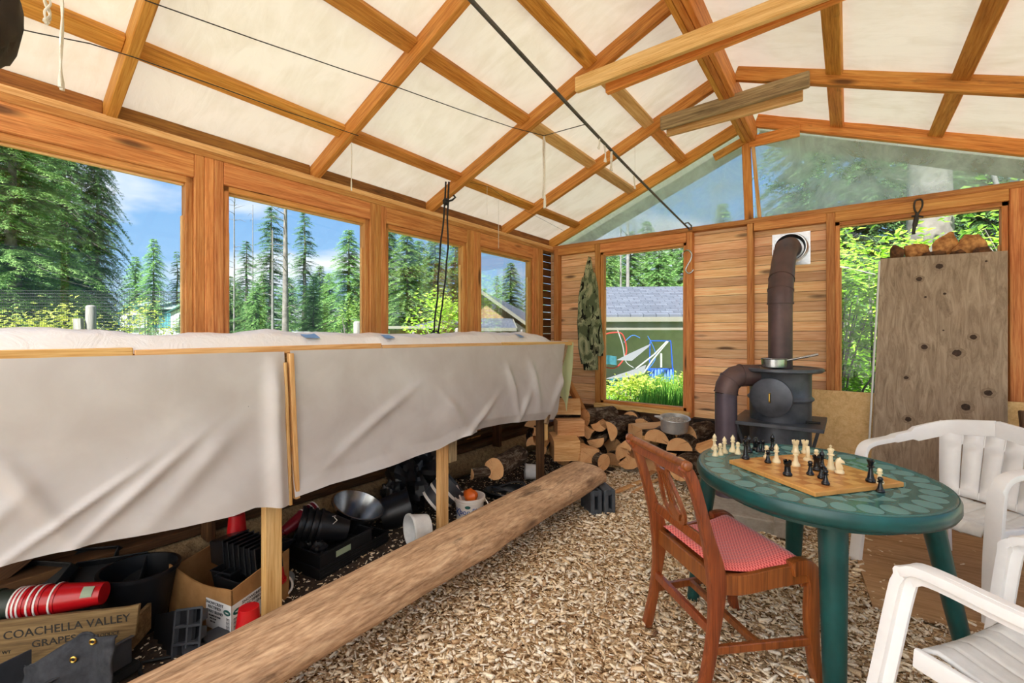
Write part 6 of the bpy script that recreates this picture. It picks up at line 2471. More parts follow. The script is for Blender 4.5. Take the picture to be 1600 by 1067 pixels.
# lower left: trough with fabric bag
A_, B_q = on_z(205, 1028, .06), on_z(96, 1092, .06)
d_ = (A_ - B_q)
d_.z = 0
trz = atan2(d_.y, d_.x)
d_.normalize()
tt_ = thing('planter_trough', 'dark grey plastic trough in the lower left corner, with the eyeleted fabric in it', 'trough', (A_.x, A_.y, .045), trz)
mb = MB()
L_ = .62
mb.box((-L_ / 2, 0, .05), (L_, .005, .10))
mb.box((0, .13, .05), (.005, .26, .10))
mb.box((-L_, .13, .05), (.005, .26, .10))
mb.box((-L_ / 2, .26, .05), (L_, .005, .10))
mb.box((-L_ / 2, .13, .003), (L_, .26, .006))
mb.box((-L_ / 2, -.006, .10), (L_ + .01, .014, .006))
mb.build('trough', 'grey_plastic', tt_, 0, .0015, world=False)
mb = MB()
mb.box((-L_ / 2, .13, .0), (L_ + .04, .30, .03))
o = mb.build('nursery_flat', 'black_matte', None, 0)
o.location = (A_.x, A_.y, .025)
o.rotation_euler = (0, 0, trz)
tag(o, 'flat black tray lying under the grey trough', 'tray')
fb = thing('fabric_bag', 'folded dark fabric with brass eyelets and a white tag, lying in the grey trough', 'fabric bag', at(110, 1050, 1.50), YAW + .15)
EY = ((.055, .085), (-.002, .032), (-.062, -.022))


def fabf(u, v_):
    x = -.16 + .29 * u
    z = -.10 + .20 * v_ + .045 * (u - .5)
    top = .10 - .10 * max(0, .55 - u) * 1.6
    z = min(z, top)
    y = -.02 + .05 * v_ + .018 * sin(u * 9 + v_ * 3) + .012 * noise.noise((u * 5, v_ * 5, 1))
    return (x, y, z)


mb = MB()
mb.grid(fabf, 36, 26)
o = mb.build('fabric', 'dark_fabric', fb, 70, world=False)
s0 = o.modifiers.new('shell', 'SOLIDIFY')
s0.thickness = .006
for x, z in EY:
    u = (x + .16) / .29
    v_ = (z - .045 * (u - .5) + .10) / .20
    q = V(fabf(u, max(0, min(1, v_))))
    mb = MB()
    mb.lathe([(.0055, -.002), (.0055, .003), (.008, .005), (.0115, .003), (.0105, 0)], 18, 0, None, Matrix.Translation(q + V((0, -.009, 0))) @ Matrix.Rotation(pi / 2, 4, 'X'), 1, 1, False)
    mb.lathe([(.0056, -.001), (.0056, .0015), (0, .0015)], 14, 1, None, Matrix.Translation(q + V((0, -.009, 0))) @ Matrix.Rotation(pi / 2, 4, 'X'), 1, 1, False)  # black disc puts the shade of the hole into the eyelet
    mb.build('eyelet', ['brass', 'ink_and_hole_shade'], fb, 40, world=False)
mb = MB()
mb.grid(lambda u, v_: (-.055 + .045 * u + .008 * v_, -.028 - .012 * sin(v_ * 3), -.10 + .068 * v_), 4, 8)
o = mb.build('care_tag', 'paper', fb, 60, world=False)

# cell packs
for i in range(5):
    p = at(292 - 8 * i, 992 + 1.5 * i, 1.78 + .022 * i)
    t = thing('cell_pack', 'black six cell seedling pack in the stack standing before the cardboard box', 'seedling tray', p, 0, 'stacked seedling packs')
    t.rotation_euler = (radians(72), radians(-12), YAW - .15)
    mb = MB()
    w, h_ = .125, .185
    if i == 0:
        for a in range(2):
            for b3 in range(3):
                cx, cy = (a - .5) * w / 2, (b3 - 1) * h_ / 3
                s_ = .024
                vs, fs = [], []
                for (hw, hh, z) in ((w / 4 - .004, h_ / 6 - .004, 0), (.018, .018, -.045)):
                    vs += [V((cx - hw, cy - hh, z)), V((cx + hw, cy - hh, z)), V((cx + hw, cy + hh, z)), V((cx - hw, cy + hh, z))]
                fs = [(0, 1, 5, 4), (1, 2, 6, 5), (2, 3, 7, 6), (3, 0, 4, 7), (4, 5, 6, 7)]
                mb.add(vs, fs)
        for a in range(3):
            mb.box(((a - 1) * w / 2, 0, 0), (.009, h_, .006))
        for b3 in range(4):
            mb.box((0, (b3 - 1.5) * h_ / 3, 0), (w, .009, .006))
    else:
        mb.box((0, 0, 0), (w + .004, h_ + .004, .006))
        for a in (-1, 1):
            for b3 in (-1, 0, 1):
                mb.box((a * w / 4, b3 * h_ / 3, -.02), (w / 2 - .02, h_ / 3 - .016, .038))
    mb.build('pack', 'grey_plastic' if i == 0 else 'black_plastic', t, 0, .001, world=False)
for i, (a, bq, lab) in enumerate((((285, 1022), (312, 1012), 'flat dark tray end in front of the seedling packs'), ((322, 1010), (360, 992), 'flat dark tray lying against the cardboard box foot'))):
    A2, B3 = on_z(a[0], a[1], .03), on_z(bq[0], bq[1], .03)
    beam('dark_tray', A2, B3, .16, .03, 'grey_plastic', (0, 0, 1), .003, None, lab, 'tray')

# --- cardboard box
K0, K1, K2 = on_z(362, 1003), on_z(264, 962), on_z(452, 932)
e1, e2 = K1 - K0, K2 - K0
bx = thing('cardboard_box', 'brown cardboard box of black and red pots with a white label round its corner', 'box', (K0.x, K0.y, 0))
e1n, e2n = e1.normalized(), e2.normalized()
BH = .215


def wall_sheet(o_, d1, L1, dip, thick_dir):
    mb = MB()
    n = 14
    vs = []
    for i in range(n + 1):
        u = i / n
        p = V(o_) + d1 * (L1 * u)
        top = BH - dip * sin(pi * u) ** 1.3 + .022 * u
        vs += [p, p + V((0, 0, top)), p + thick_dir * .006, p + thick_dir * .006 + V((0, 0, top))]
    fs = []
    for i in range(n):
        a, b4 = i * 4, (i + 1) * 4
        fs += [(a, b4, b4 + 1, a + 1), (a + 2, a + 3, b4 + 3, b4 + 2), (a + 1, b4 + 1, b4 + 3, a + 3)]
    fs += [(0, 1, 3, 2), (n * 4, n * 4 + 2, n * 4 + 3, n * 4 + 1)]
    mb.add(vs, fs, 0, .5)
    return mb


mbx = wall_sheet(K0, e1n, e1.length, .028, e2n)
for (o_, d1, L1, dip, td) in ((K0, e2n, e2.length, -.004, e1n), (K1, e2n, e2.length, .0, -e1n), (K2, e1n, e1.length, .0, -e2n)):
    w_ = wall_sheet(o_, d1, L1, dip, td)
    mbx.add(w_.v, w_.f, 0, .5)
cv = mbx.build('carton', 'cardboard', bx, 0)
# labels: one half on each side of the near corner
nl1 = e2n * -1
nl2 = e1n * -1


def lab_matrix(o_, d1, nout, s_, z):
    x = d1
    zz = nout
    yv = V((0, 0, 1))
    M_ = Matrix((x, yv, zz)).transposed().to_4x4()
    M_.translation = V(o_) + d1 * s_ + V((0, 0, z)) + nout * .0012
    return M_


for k, (d1, nout, sgn, w_) in enumerate(((e1n, None, -1, .165), (e2n, None, 1, .155))):
    nout = V((d1.y, -d1.x, 0)) if k == 1 else V((-d1.y, d1.x, 0))
    if nout.dot(CAM - K0) < 0:
        nout = -nout
    xdir = -d1 if k == 0 else d1
    M_ = lab_matrix(K0, d1, nout, w_ / 2 + .002, .085)
    M_ = Matrix((xdir, V((0, 0, 1)), nout)).transposed().to_4x4()
    M_.translation = V(K0) + d1 * (w_ / 2 + .001) + V((0, 0, .088)) + nout * .0012
    mb = MB()
    mb.box((0, 0, 0), (w_, .125, .0008), 0, .5, M_)
    lb_ = mb.build('shipping_label', 'paper', bx, 0)
    mb = MB()
    M2 = M_ @ Matrix.Translation((0, 0, .001))
    tx = -.025 if k == 0 else .03
    lettering(mb, 'SNOWCREST', .017, M2 @ Matrix.Translation((tx, .048, 0)), shx=1.15)
    lettering(mb, 'RECTIFIED', .016, M2 @ Matrix.Translation((tx, .030, 0)), shx=1.15)
    lettering(mb, 'BERRY BLEND', .016, M2 @ Matrix.Translation((tx, .011, 0)), shx=1.1)
    if k == 0:
        lettering(mb, 'MELANGE DE BAIES', .009, M2 @ Matrix.Translation((tx, -.006, 0)))
        lettering(mb, 'PWF 15 LBS', .008, M2 @ Matrix.Translation((tx - .01, -.019, 0)))
        lettering(mb, 'BWI 2/18', .008, M2 @ Matrix.Translation((tx - .012, -.032, 0)))
    bxs = .062 if k == 0 else -.06
    for q in range(11):
        mb.box((bxs, -.052 + q * .0055, 0), (.022, (.0018, .003, .0012)[q % 3], .0006), 0, .5, M2)
    mb.build('print', 'ink_and_hole_shade', lb_, 0)
    mb = MB()
    mb.lathe([(0, 0), (.022, 0), (.022, .0006), (0, .0006)], 24, 0, None, M2 @ Matrix.Translation((.056 if k == 0 else -.052, .028, 0)), 1.0, .55)
    mb.build('logo', 'teal_ink', lb_, 0)
    mb = MB()
    lettering(mb, 'Valley', .010, M2 @ Matrix.Translation((.056 if k == 0 else -.052, .028, .0008)))
    mb.build('logo_print', 'paper', lb_, 0)
# contents of the box
bc = K0 + e1 * .5 + e2 * .5


def inbox(u, v_, z):
    p = K0 + e1 * u + e2 * v_
    return V((p.x, p.y, z))


def square_pot(label, loc, rz, w, d, h_, tilt=0, group='black pots in the cardboard box', name='square_pot', m='black_plastic', tilt2=0.0):
    t = thing(name, label, 'flower pot', loc, 0, group)
    t.rotation_euler = (tilt, tilt2, rz)
    mb = MB()
    vs = []
    for (k, z) in ((.78, 0), (1, h_), (1.06, h_), (1.06, h_ + .006), (.96, h_ + .006), (.75, .006)):
        vs += [V((-w / 2 * k, -d / 2 * k, z)), V((w / 2 * k, -d / 2 * k, z)), V((w / 2 * k, d / 2 * k, z)), V((-w / 2 * k, d / 2 * k, z))]
    fs = [(3, 2, 1, 0)]
    for i in range(5):
        for j in range(4):
            j2 = (j + 1) % 4
            fs.append((i * 4 + j, i * 4 + j2, (i + 1) * 4 + j2, (i + 1) * 4 + j))
    fs.append((20, 21, 22, 23))
    mb.add(vs, fs)
    mb.build('body', m, t, 0, .0015, world=False)
    return t


brz = atan2(e1n.y, e1n.x)
for i in range(7):
    square_pot('black square pot in the row on edge at the back left of the cardboard box', inbox(.80 - .085 * i, .62, .235), brz, .13, .13, .12, 0, 'square pots stacked on edge in the box', tilt2=radians(-82))
square_pot('open rectangular black pot near the front corner of the cardboard box', inbox(.22, .36, .10), brz, .16, .12, .105)
square_pot('smaller square black pot behind the front open pot in the box', inbox(.40, .42, .11), brz + .1, .12, .12, .10)
square_pot('ridged black pot beside the red pot in the box', inbox(.14, .66, .10), brz + .05, .11, .10, .11)
square_pot('long black tray leaning on the back right rim of the cardboard box', inbox(.40, .95, .185), brz + .3, .24, .13, .06, radians(16))
q = inbox(.62, 1.02, .16)
for i in range(4):
    pot('flower_pot', 'red pot upside down in the tall stack behind the cardboard box', 'flower pot', at(370, 868, 2.28) + V((0, 0, .215 - .028 * i)), (0, 0, -1), .036, .047, .13, 'red_plastic', 'rim_white' if i else None, 24, 'upside down red pots behind the box', .003)
pot('flower_pot', 'small red pot at the right inside the cardboard box', 'flower pot', inbox(.06, .78, .215), (0.1, 0, -1), .033, .043, .11, 'red_plastic', None, 24)
p = on_z(390, 1005, 0)
pot('flower_pot', 'shiny red pot upside down against the front of the cardboard box', 'flower pot', at(389, 948, 1.80), (.03, -.05, -1), .037, .052, .145, 'red_plastic', None, 28)
# clear cup lying right of the box
pot('plastic_cup', 'brown tinted cup lying beside the right side of the cardboard box', 'cup', on_z(452, 910, .045) + V((-.05, .02, 0)), (.75, -.65, .12), .032, .042, .10, 'dull_steel', 'rim_white', 22)

# --- nested trays with the stack of round pots
A3, B5, C5 = on_z(500, 908, .0), on_z(607, 846, .0), on_z(440, 872, .0)
u1 = (B5 - A3)
u1.z = 0
t1rz = atan2(u1.y, u1.x)


def flat_tray(label, loc, rz, w, d, h_, ribs=True):
    t = thing('seed_tray', label, 'tray', loc, rz)
    mb = MB()
    mb.box((w / 2, d / 2, .004), (w, d, .006))
    for y in (0, d):
        mb.box((w / 2, y, h_ / 2), (w, .005, h_))
        mb.box((w / 2, y, h_), (w + .02, .014, .006))
        if ribs:
            for k in range(3):
                mb.box((w / 2, y - .003, h_ * (.25 + .2 * k)), (w, .007, .006))
    for x in (0, w):
        mb.box((x, d / 2, h_ / 2), (.005, d, h_))
        mb.box((x, d / 2, h_), (.014, d + .02, .006))
    mb.build('tray', 'black_plastic', t, 0, .001, world=False)
    return t


flat_tray('lower black seed tray on the soil under the tray of round pots', (A3.x, A3.y, .002), t1rz, .50, .30, .06)
ut = flat_tray('upper black seed tray with a pale tape label, holding a stack of round pots', (A3.x, A3.y, .066), t1rz, .36, .29, .07, False)
mb = MB()
mb.box((.15, -.004, .032), (.10, .002, .032))
mb.build('tape_label', 'tape_green', ut, 0, world=False)
Mt = Matrix.LocRotScale(V((A3.x, A3.y, .066)), Matrix.Rotation(t1rz, 3, 'Z'), None)
axp = (Mt.to_3x3() @ V((-.75, .62, .30))).normalized()
for i in range(4):
    pt_ = pot('round_pot', ('front black round pot chalked with white marks in the black seed tray', 'black round pot nested behind the chalked one', 'black round pot nested behind the chalked one', 'black round pot nested behind the chalked one')[i], 'flower pot',
              Mt @ V((.27, .10, .075)) + axp * (.035 * i), axp, .055, .092, .17, 'black_plastic', None, 32, 'nested round pots in the seed tray' if i else None, .007)
    if i == 0:
        fp = pt_
mw_ = wm(fp)
cl2 = mw_.inverted() @ CAM
a_ = atan2(cl2.y, cl2.x) + .5
mb = MB()
for (a, bq) in (((-.02, .03), (.012, .006)), ((.012, .006), (.030, .03)), ((.03, .045), (.048, .02))):
    pts = []
    for (uu, ww) in (a, bq):
        z = .075 + ww * .8
        r_ = .055 + (.092 - .055) * z / .156 + .001
        pts.append(V((r_ * cos(a_ + uu * 11), r_ * sin(a_ + uu * 11), z)))
    mb.tube(pts, .0022, 5)
mb.build('chalk_marks', 'rim_white', fp, 0, world=False)
for i, (u_, v2, rr) in enumerate(((.07, .10, .05), (.12, .2, .06), (.05, .22, .055))):
    mb = MB()
    blob(mb, (0, 0, 0), (rr, rr * .8, rr * .75), 20 + i, .5, 2.2, 18, 12)
    o = mb.build('crumpled_bag', 'black_plastic', None, 25)
    o.location = Mt @ V((u_, v2, .055))
    tag(o, 'crumpled black plastic at the left end of the seed tray of round pots', 'plastic bag', 'crumpled plastic in the seed tray')
# dark red stack lying behind
d0, d1_ = at(440, 832, 2.45), at(497, 793, 2.62)
axm = (d1_ - d0).normalized()
for i in range(4):
    pot('flower_pot', 'dark red pot with a pale rim in the slanting stack above the black seed tray', 'flower pot', d1_ - axm * (.145 + .024 * i), axm, .026, .046, .13, 'maroon_plastic', 'rim_white', 24, 'slanting dark red pots', .003)
mb = MB()
mb.tube([d0 - axm * .03, d0 + axm * .12], [.016, .02], 10)
tag(mb.build('trowel_handle', 'maroon_plastic', None, 50), 'dark red handle below the slanting dark red pots', 'handle')
# steel bowl
pot('steel_bowl', 'tilted stainless steel mixing bowl under the bench', 'bowl', at(546, 826, 2.82) + V((0, 0, .01)), (.34, .18, .92), .10, .158, .165, 'steel', None, 40, None, .010)
# black bags
for i, (px, py, dp, rx, rz_, lab) in enumerate(((628, 752, 3.28, .19, .21, 'crumpled black rubbish bag behind the steel bowl'), (650, 722, 3.38, .21, .18, 'shiny black rubbish bag higher up under the sheet edge'), (604, 770, 3.16, .09, .10, 'small black plastic bundle beside the steel bowl'))):
    mb = MB()
    blob(mb, (0, 0, 0), (rx, rx * .6, rz_), 31 + i, .55, 1.9, 30, 22)
    o = mb.build('rubbish_bag', 'black_plastic', None, 22)
    o.location = at(px, py, dp)
    o.location.x = max(o.location.x, XL + .28)
    tag(o, lab, 'bag')
# buckets
pot('black_bucket', 'black bucket lying on its side behind the little white tub', 'bucket', at(596, 806, 2.98), (.55, .80, .22), .105, .125, .20, 'black_plastic', None, 34, None, .008)
wt = pot('dirty_tub', 'small dirty white tub lying on its side against the log bench', 'tub', at(668, 822, 2.72), (-.30, -.95, .03), .072, .090, .12, 'grey_white_plastic', None, 32, None, .006)
mb = MB()
mb.grid(lambda u, v_: (.066 * u * cos(6.283 * v_), .066 * u * sin(6.283 * v_), .018 + .012 * noise.noise((u * 5 * cos(6.283 * v_), u * 5 * sin(6.283 * v_), 2))), 8, 24)
mb.build('dry_soil', 'ash', wt, 70, world=False)
gb = pot('striped_bucket', 'grey bucket with pale bands tipped over behind the middle bench leg', 'bucket', at(674, 786, 3.10), (.45, .62, .64), .094, .111, .21, 'grey_plastic', None, 34, None, .008)
for z in (.012, .085, .14):
    mb = MB()
    r_ = .094 + .017 * z / .196
    mb.lathe([(r_ + .0015, z - .009), (r_ + .003, z - .009), (r_ + .0035, z + .009), (r_ + .002, z + .009)], 34, 0, None, None, 1, 1, False)
    mb.build('band', 'rim_white', gb, 40, world=False)
wb0 = on_z(734, 812)
wb = thing('feed_bucket', 'white plastic bucket printed in blue, right of the middle bench leg', 'bucket', (wb0.x, wb0.y, .0), YAW)
mb = MB()
mb.lathe([(0, 0), (.088, 0), (.098, .135), (.106, .138), (.106, .150), (.101, .152), (.108, .156), (.108, .170), (.100, .170), (.09, .01), (0, .008)], 36)
mb.build('body', 'rim_white', wb, 40, world=False)
mb = MB()


def wrap(mb, body, size, z, a0, r, m=0, shx=1.0):
    vs, fs = text_mesh(body, size)
    out = []
    for v in vs:
        a = a0 + v.x * shx / r
        out.append(V(((r + v.z) * sin(a), -(r + v.z) * cos(a), z + v.y)))
    mb.add(out, fs, m, .5)


wrap(mb, 'bono', .050, .088, -.12, .0975, shx=1.05)
wrap(mb, 'PLUS', .044, .094, .78, .0978, shx=1.05)
wrap(mb, 'K', .075, .080, -.86, .0975)
wrap(mb, 'FEED SUPPLEMENT', .011, .045, .1, .0935)
mb.build('blue_print', 'blue_ink', wb, 0, world=False)
mb = MB()
vs, fs = [], []
for j in range(20):
    a = 2 * pi * j / 20
    aa, zz = -.05 + .20 * cos(a), .122 + .011 * sin(a)
    vs.append(V((.0995 * sin(aa), -.0995 * cos(aa), zz)))
mb.add(vs, [tuple(range(20))])
mb.build('logo', 'teal_ink', wb, 0, world=False)
mb = MB()
mb.tube([(.107, 0, .15), (.128, -.03, .13), (.135, -.05, .09), (.125, -.06, .05), (.112, -.045, .03)], .0035, 8)
mb.build('bail_handle', 'rim_white', wb, 50, world=False)
mb = MB()
blob(mb, (0, 0, 0), (.055, .04, .05), 50, .3, 1.5)
o = mb.build('orange_sponge', 'orange_plastic', None, 40)
o.location = V((wb0.x, wb0.y, .165)) + RT * .005
tag(o, 'orange sponge sticking out of the white feed bucket', 'sponge')
mb = MB()
mb.box((0, 0, 0), (.012, .045, .10))
o = mb.build('plastic_scoop', 'rim_white', None, 0, .003)
o.location = V((wb0.x, wb0.y, .19)) - RT * .075
o.rotation_euler = (.1, -.35, YAW)
tag(o, 'pale plastic scoop leaning in the white feed bucket', 'scoop')
# black pan with cable
pa = on_z(792, 775, .0)
tp = thing('black_pan', 'shallow black pan with coiled dark hose, far end under the bench', 'pan', (pa.x, pa.y, .0), YAW)
mb = MB()
mb.lathe([(0, 0), (.15, 0), (.18, .05), (.19, .05), (.185, .056), (.17, .05), (.145, .006), (0, .006)], 34, 0, None, None, 1.0, .7)
mb.build('pan', 'black_plastic', tp, 40, world=False)
mb = MB()
mb.tube([(.13 * cos(a) + .01 * sin(3 * a), .09 * sin(a), .065 + .02 * sin(2 * a)) for a in np.linspace(0, 6.1, 40)], .008, 8)
o = mb.build('hose_coil', 'grey_plastic', None, 60)
o.location = (pa.x + .02, pa.y, .01)
o.rotation_euler = (0, 0, YAW)
tag(o, 'coil of dark hose lying in the black pan', 'hose')
pot('white_can', 'dirty white can lying beside the far bench leg', 'can', at(838, 737, 3.86), (-.75, -.62, .05), .062, .066, .10, 'grey_white_plastic', 'dull_steel', 26, None, .003)
mb = MB()
mb.tube([on_z(232, 1062, .01), on_z(218, 1050, .01), on_z(222, 1035, .01), on_z(245, 1030, .012), on_z(268, 1026, .01)], .006, 8)
tag(mb.build('drip_tube', 'black_matte', None, 60), 'black drip tube on the soil beside the grey trough', 'tube')
# ================================================================ things hanging from the roof
def roof_pt(px, py, off=-.012):
    """point just under the left slope rafters"""
    d = ray(px, py)
    t = (EAVE + off - 0.406 * XL - H) / (d.z - 0.406 * d.x)
    return CAM + d * t


# long rod
r0, r1 = at(742, 0, 1.78), on_y(1076, 357, YB - .03)
ext = r0 - (r1 - r0) * .25
rod = thing('hanging_rod', 'long thin dark rod slung from the roof to the back wall plate', 'rod', r1)
mb = MB()
pts = [ext.lerp(r1, i / 14) + V((0, 0, -.03 * sin(pi * i / 14))) for i in range(15)]
mb.tube(pts, [.0105 - .002 * i / 14 for i in range(15)], 10)
mb.build('rod', 'rod_grey', rod, 60)
mb = MB()
mb.tube([r1 + V((-.03, -.02, .05)), r1 + V((.0, -.02, .055)), r1 + V((.03, -.015, .02)), r1 + V((.03, -.01, -.012)), r1 + V((.0, -.01, -.018))], .007, 8)
mb.build('end_hook', 'rod_grey', rod, 60)


def rod_at(px):
    best = min((pts[i].lerp(pts[i + 1], k / 40) for i in range(14) for k in range(40)), key=lambda q: abs(800 + F * (q - CAM).dot(RT) / max(.1, (q - CAM).dot(FW)) - px))
    return best


def cord(name, label, P, r, m='wire', cat='wire', n=6):
    mb = MB()
    mb.tube(P, r, n)
    return tag(mb.build(name, m, None, 60), label, cat)


cord('tie_wire', 'thin dark wire running across the left slope to the hanging rod', [roof_pt(226, 0, -.03), roof_pt(400, 62, -.03), roof_pt(540, 110, -.03), roof_pt(620, 136, -.014), roof_pt(720, 172, -.04), roof_pt(800, 199, -.03), roof_pt(850, 212, -.03), rod_at(916)], .0028)
cord('tie_wire', 'thin dark wire stapled low along the nearest rafters', [roof_pt(-30, 32, -.03), roof_pt(60, 52, -.03), roof_pt(140, 68, -.02), roof_pt(208, 89, -.010), roof_pt(320, 128, -.025), roof_pt(450, 175, -.03), roof_pt(560, 212, -.012)], .0026)
cord('tie_wire', 'hair thin wire stretched along the lowest purlin', [roof_pt(735, 285, -.012), roof_pt(765, 292, -.03), roof_pt(800, 318, -.02), roof_pt(880, 360, -.02)], .0015)


def string_bundle(label, p, L, n=3, r=.0045, seed=1, spread=.012, tassel=True, group=None):
    t = thing('cotton_string', label, 'string', p, 0, group)
    R_ = random.Random(seed)
    for k in range(n):
        mb = MB()
        Lk = L * (1 - .12 * k * R_.random())
        ph = R_.uniform(0, 6)
        P = [V((spread * (.4 + .6 * i / 12) * sin(ph + i * .35) * (1 if i else 0), spread * .6 * cos(ph + i * .5) * (1 if i else 0), -Lk * i / 12)) for i in range(13)]
        mb.tube(P, [r * (1 + (.8 if (tassel and i > 10) else 0)) for i in range(13)], 6)
        mb.build('strand', 'cotton', t, 60, world=False)
    return t


p = roof_pt(850, 213, -.03)
dpt = (p - CAM).dot(FW)
string_bundle('looped white string hanging from the wire between the third and fourth rafters', p, 113 * dpt / F, 4, .005, 3, .016)
p = roof_pt(549, 224, -.01)
string_bundle('short white string hanging from the second rafter over the windows', p, 74 * (p - CAM).dot(FW) / F, 2, .0026, 5, .006)
p = roof_pt(96, -8, -.03)
string_bundle('frayed white string hanging at the upper left of the picture', p, 148 * (p - CAM).dot(FW) / F, 2, .0042, 8, .006)
p = roof_pt(74, -5, -.03)
string_bundle('tangled short string beside the long one at the upper left', p, 42 * (p - CAM).dot(FW) / F, 3, .004, 9, .014)
for px, L, n, lab in ((945, 30, 3, 'frayed string tied to the middle of the hanging rod'), (936, 18, 2, 'short string end left of the frayed one on the hanging rod'), (955, 32, 3, 'longest frayed string on the hanging rod'), (991, 24, 2, 'string knotted on the rod near the gable')):
    p = rod_at(px)
    string_bundle(lab, p, L * (p - CAM).dot(FW) / F, n, .0036, px, .010)
p = roof_pt(779, 312, .068)
string_bundle('thin white cord hanging in front of the fourth window head', p, 76 * (p - CAM).dot(FW) / F, 1, .0022, 2, .001, False)
p = roof_pt(761, 290, .068)
string_bundle('very thin cord left of the white cord', p, 46 * (p - CAM).dot(FW) / F, 1, .0014, 4, .001, False)
p = roof_pt(992, 218, .105)
string_bundle('hair thin cord hanging above the rod near the gable', p, 70 * (p - CAM).dot(FW) / F, 1, .0014, 6, .001, False)

# black rope down to the bench
h0 = roof_pt(699, 284, -.004)
dr = (h0 - CAM).dot(FW)
rp = thing('black_rope', 'doubled black rope hanging from a rafter hook down to the bench', 'rope', h0)
bot = at(681, 522, dr + .02)
for k in (-1, 1):
    mb = MB()
    P = []
    for i in range(22):
        u = i / 21
        q = h0.lerp(bot, u)
        if u < .13:
            off = .012
        else:
            off = .012 + .022 * sin(pi * min(1, (u - .13) / .87) * .95) * (1 if k > 0 else .5) + .012 * noise.noise((u * 6, k, 0))
        P.append(q + RT * (k * off) + RT * (.03 * u * (1 - u) * 1.2))
    mb.tube(P, .0068, 8)
    mb.build('strand', 'black_rope', rp, 60)
mb = MB()
kn = h0.lerp(bot, .13)
blob(mb, kn, (.028, .022, .03), 9, .35, 2)
mb.build('knot', 'black_rope', rp, 60)
mb = MB()
mb.tube([kn, kn + RT * .05 + V((0, 0, .012)), kn + RT * .075 + V((0, 0, .035)), kn + RT * .06 + V((0, 0, .05))], .008, 8)
mb.build('loose_end', 'black_rope', rp, 60)
mb = MB()
mb.tube([bot + RT * -.05 + V((0, 0, -.01)), bot + RT * -.02 + V((0, 0, .025)), bot + RT * .02 + V((0, 0, .02)), bot + RT * .03 + V((0, 0, -.01))], .0065, 8)
mb.build('lower_loop', 'black_rope', rp, 60)

# S hook at the window jamb
mb = MB()
sp_ = [(-10, 8), (-6, 2), (2, 0), (8, 6), (6, 15), (0, 24), (-3, 31), (2, 36), (8, 34), (11, 30)]
P = [on_y(1074 + x * .85, 391 + y, YB - .035 - .03 * (i > 1)) for i, (x, y) in enumerate(sp_)]
mb.tube(spline(P, 5), .008, 10)
tag(mb.build('s_hook', 'steel', None, 60), 'large steel S shaped hook hanging on the right jamb of the shed window', 'hook')
# loop of wire over the bush window
mb = MB()
P = [on_y(x, y, YB - .02) for x, y in ((1437, 311), (1430, 314), (1428.5, 325), (1433, 334), (1437, 330), (1441, 322), (1441, 314), (1437, 310.5))]
mb.tube(spline(P, 4), .006, 8)
P = [on_y(x, y, YB - .02) for x, y in ((1433, 333), (1431, 345), (1428, 358), (1427.5, 366))]
mb.tube(spline(P, 4), [.012] * 3 + [.016] * 4 + [.011] * 6, 8)
P = [on_y(x, y, YB - .02) for x, y in ((1424, 338), (1433, 337), (1443, 339))]
mb.tube(P, .007, 8)
tag(mb.build('wire_loop', 'wire', None, 60), 'dark twisted wire loop hanging over the chunks in the bush window', 'wire')

# camouflage jacket on the wall
jt = on_y(921, 404, YB - .06)
jk = thing('camouflage_jacket', 'green camouflage jacket hanging from a nail beside the shed window', 'jacket', jt)
scl = (jt - CAM).dot(FW) / F


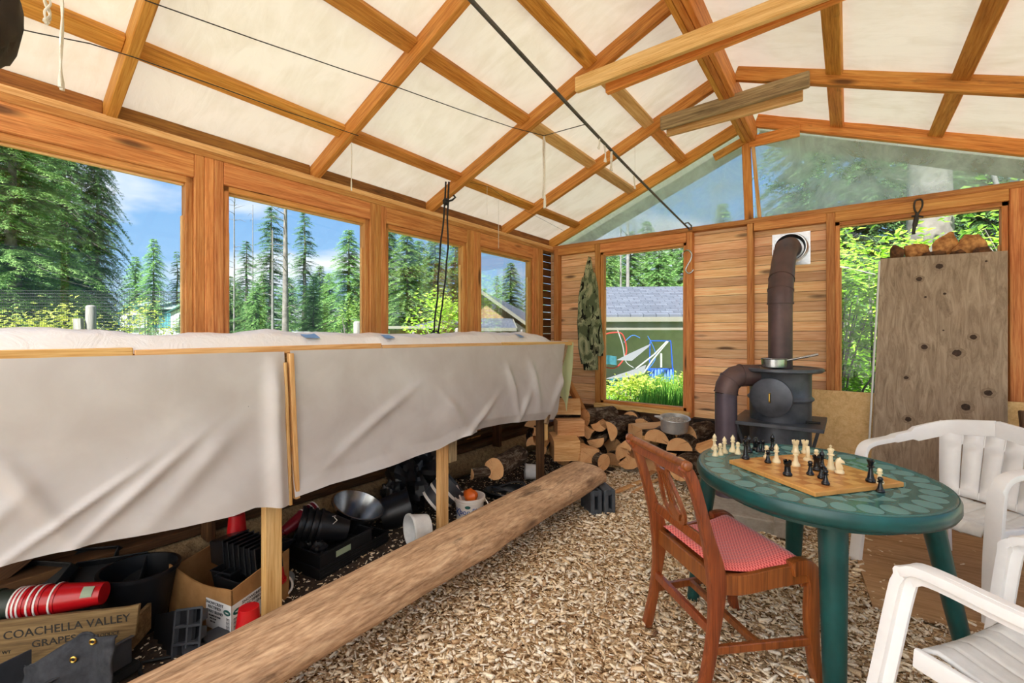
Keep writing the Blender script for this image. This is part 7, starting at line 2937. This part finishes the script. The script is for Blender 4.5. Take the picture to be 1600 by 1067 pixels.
def garment(profile, cx, fold, seed, depth=.055):
    """profile: (dy px below the nail, centre px, half width px)"""
    vs, fs = [], []
    n = 28
    for (dy, ce, hw) in profile:
        for j in range(n):
            a = 2 * pi * j / n
            f = 1 + fold * noise.noise((cos(a) * 2.2, sin(a) * 2.2, dy * .035 + seed)) + .5 * fold * sin(a * 5 + dy * .05)
            x = (ce + hw * cos(a) * f) * scl
            y = depth * sin(a) * f * min(1, .25 + dy / 40)
            vs.append(RT * x + FW * (-y * 0) + V((0, -1, 0)) * y + V((0, 0, -dy * scl)))
    m = len(profile)
    for i in range(m - 1):
        for j in range(n):
            j2 = (j + 1) % n
            fs.append((i * n + j, (i + 1) * n + j, (i + 1) * n + j2, i * n + j2))
    fs.append(tuple(range(n)))
    fs.append(tuple((m - 1) * n + j for j in range(n - 1, -1, -1)))
    mb = MB()
    mb.add([V(v) for v in vs], fs)
    return mb


def dense(pr, k=4):
    out = []
    for (a, bq) in zip(pr, pr[1:]):
        for i in range(k):
            u = i / k
            out.append(tuple(x + (y - x) * u for x, y in zip(a, bq)))
    return out + [pr[-1]]


garment(dense([(-2, 0, 1.5), (8, 0, 4), (25, 0, 7), (50, -3, 11), (80, -4, 13), (110, -3, 13.5), (140, -1, 12), (160, 2, 10.5), (174, 3, 10.5)]), 0, .16, 1).build('body', 'camo', jk, 70, world=False)
garment(dense([(22, 5, 3), (45, 7, 6), (75, 9, 8), (105, 11, 9.5), (130, 13, 9.5), (152, 14, 8.5)]), 0, .18, 5, .07).build('sleeve', 'camo', jk, 70, world=False)
garment(dense([(30, -6, 3), (60, -10, 5), (100, -11.5, 6), (140, -10, 5.5), (164, -6, 4.5)]), 0, .15, 9, .07).build('sleeve', 'camo', jk, 70, world=False)
mb = MB()
mb.tube([jt + V((0, .06, .012)), jt + V((0, -.03, .018))], .004, 6)
mb.build('nail', 'wire', jk, 50)

# dark thing cut by the upper left corner
mb = MB()
blob(mb, (0, 0, 0), (.10, .05, .13), 77, .35, 1.5, 26, 20)
o = mb.build('hanging_hide', 'dark_hide', None, 60)
o.location = at(-22, 12, 1.05)
tag(o, 'dark brown lump hanging at the upper left corner of the picture', 'hanging bundle')
mb = MB()
mb.tube([at(-22, -40, 1.05) + V((0, 0, 0)), at(-22, -160, 1.05)], .006, 6)
tag(mb.build('hanging_cord', 'wire', None, 60), 'cord holding the dark lump at the upper left corner', 'cord')
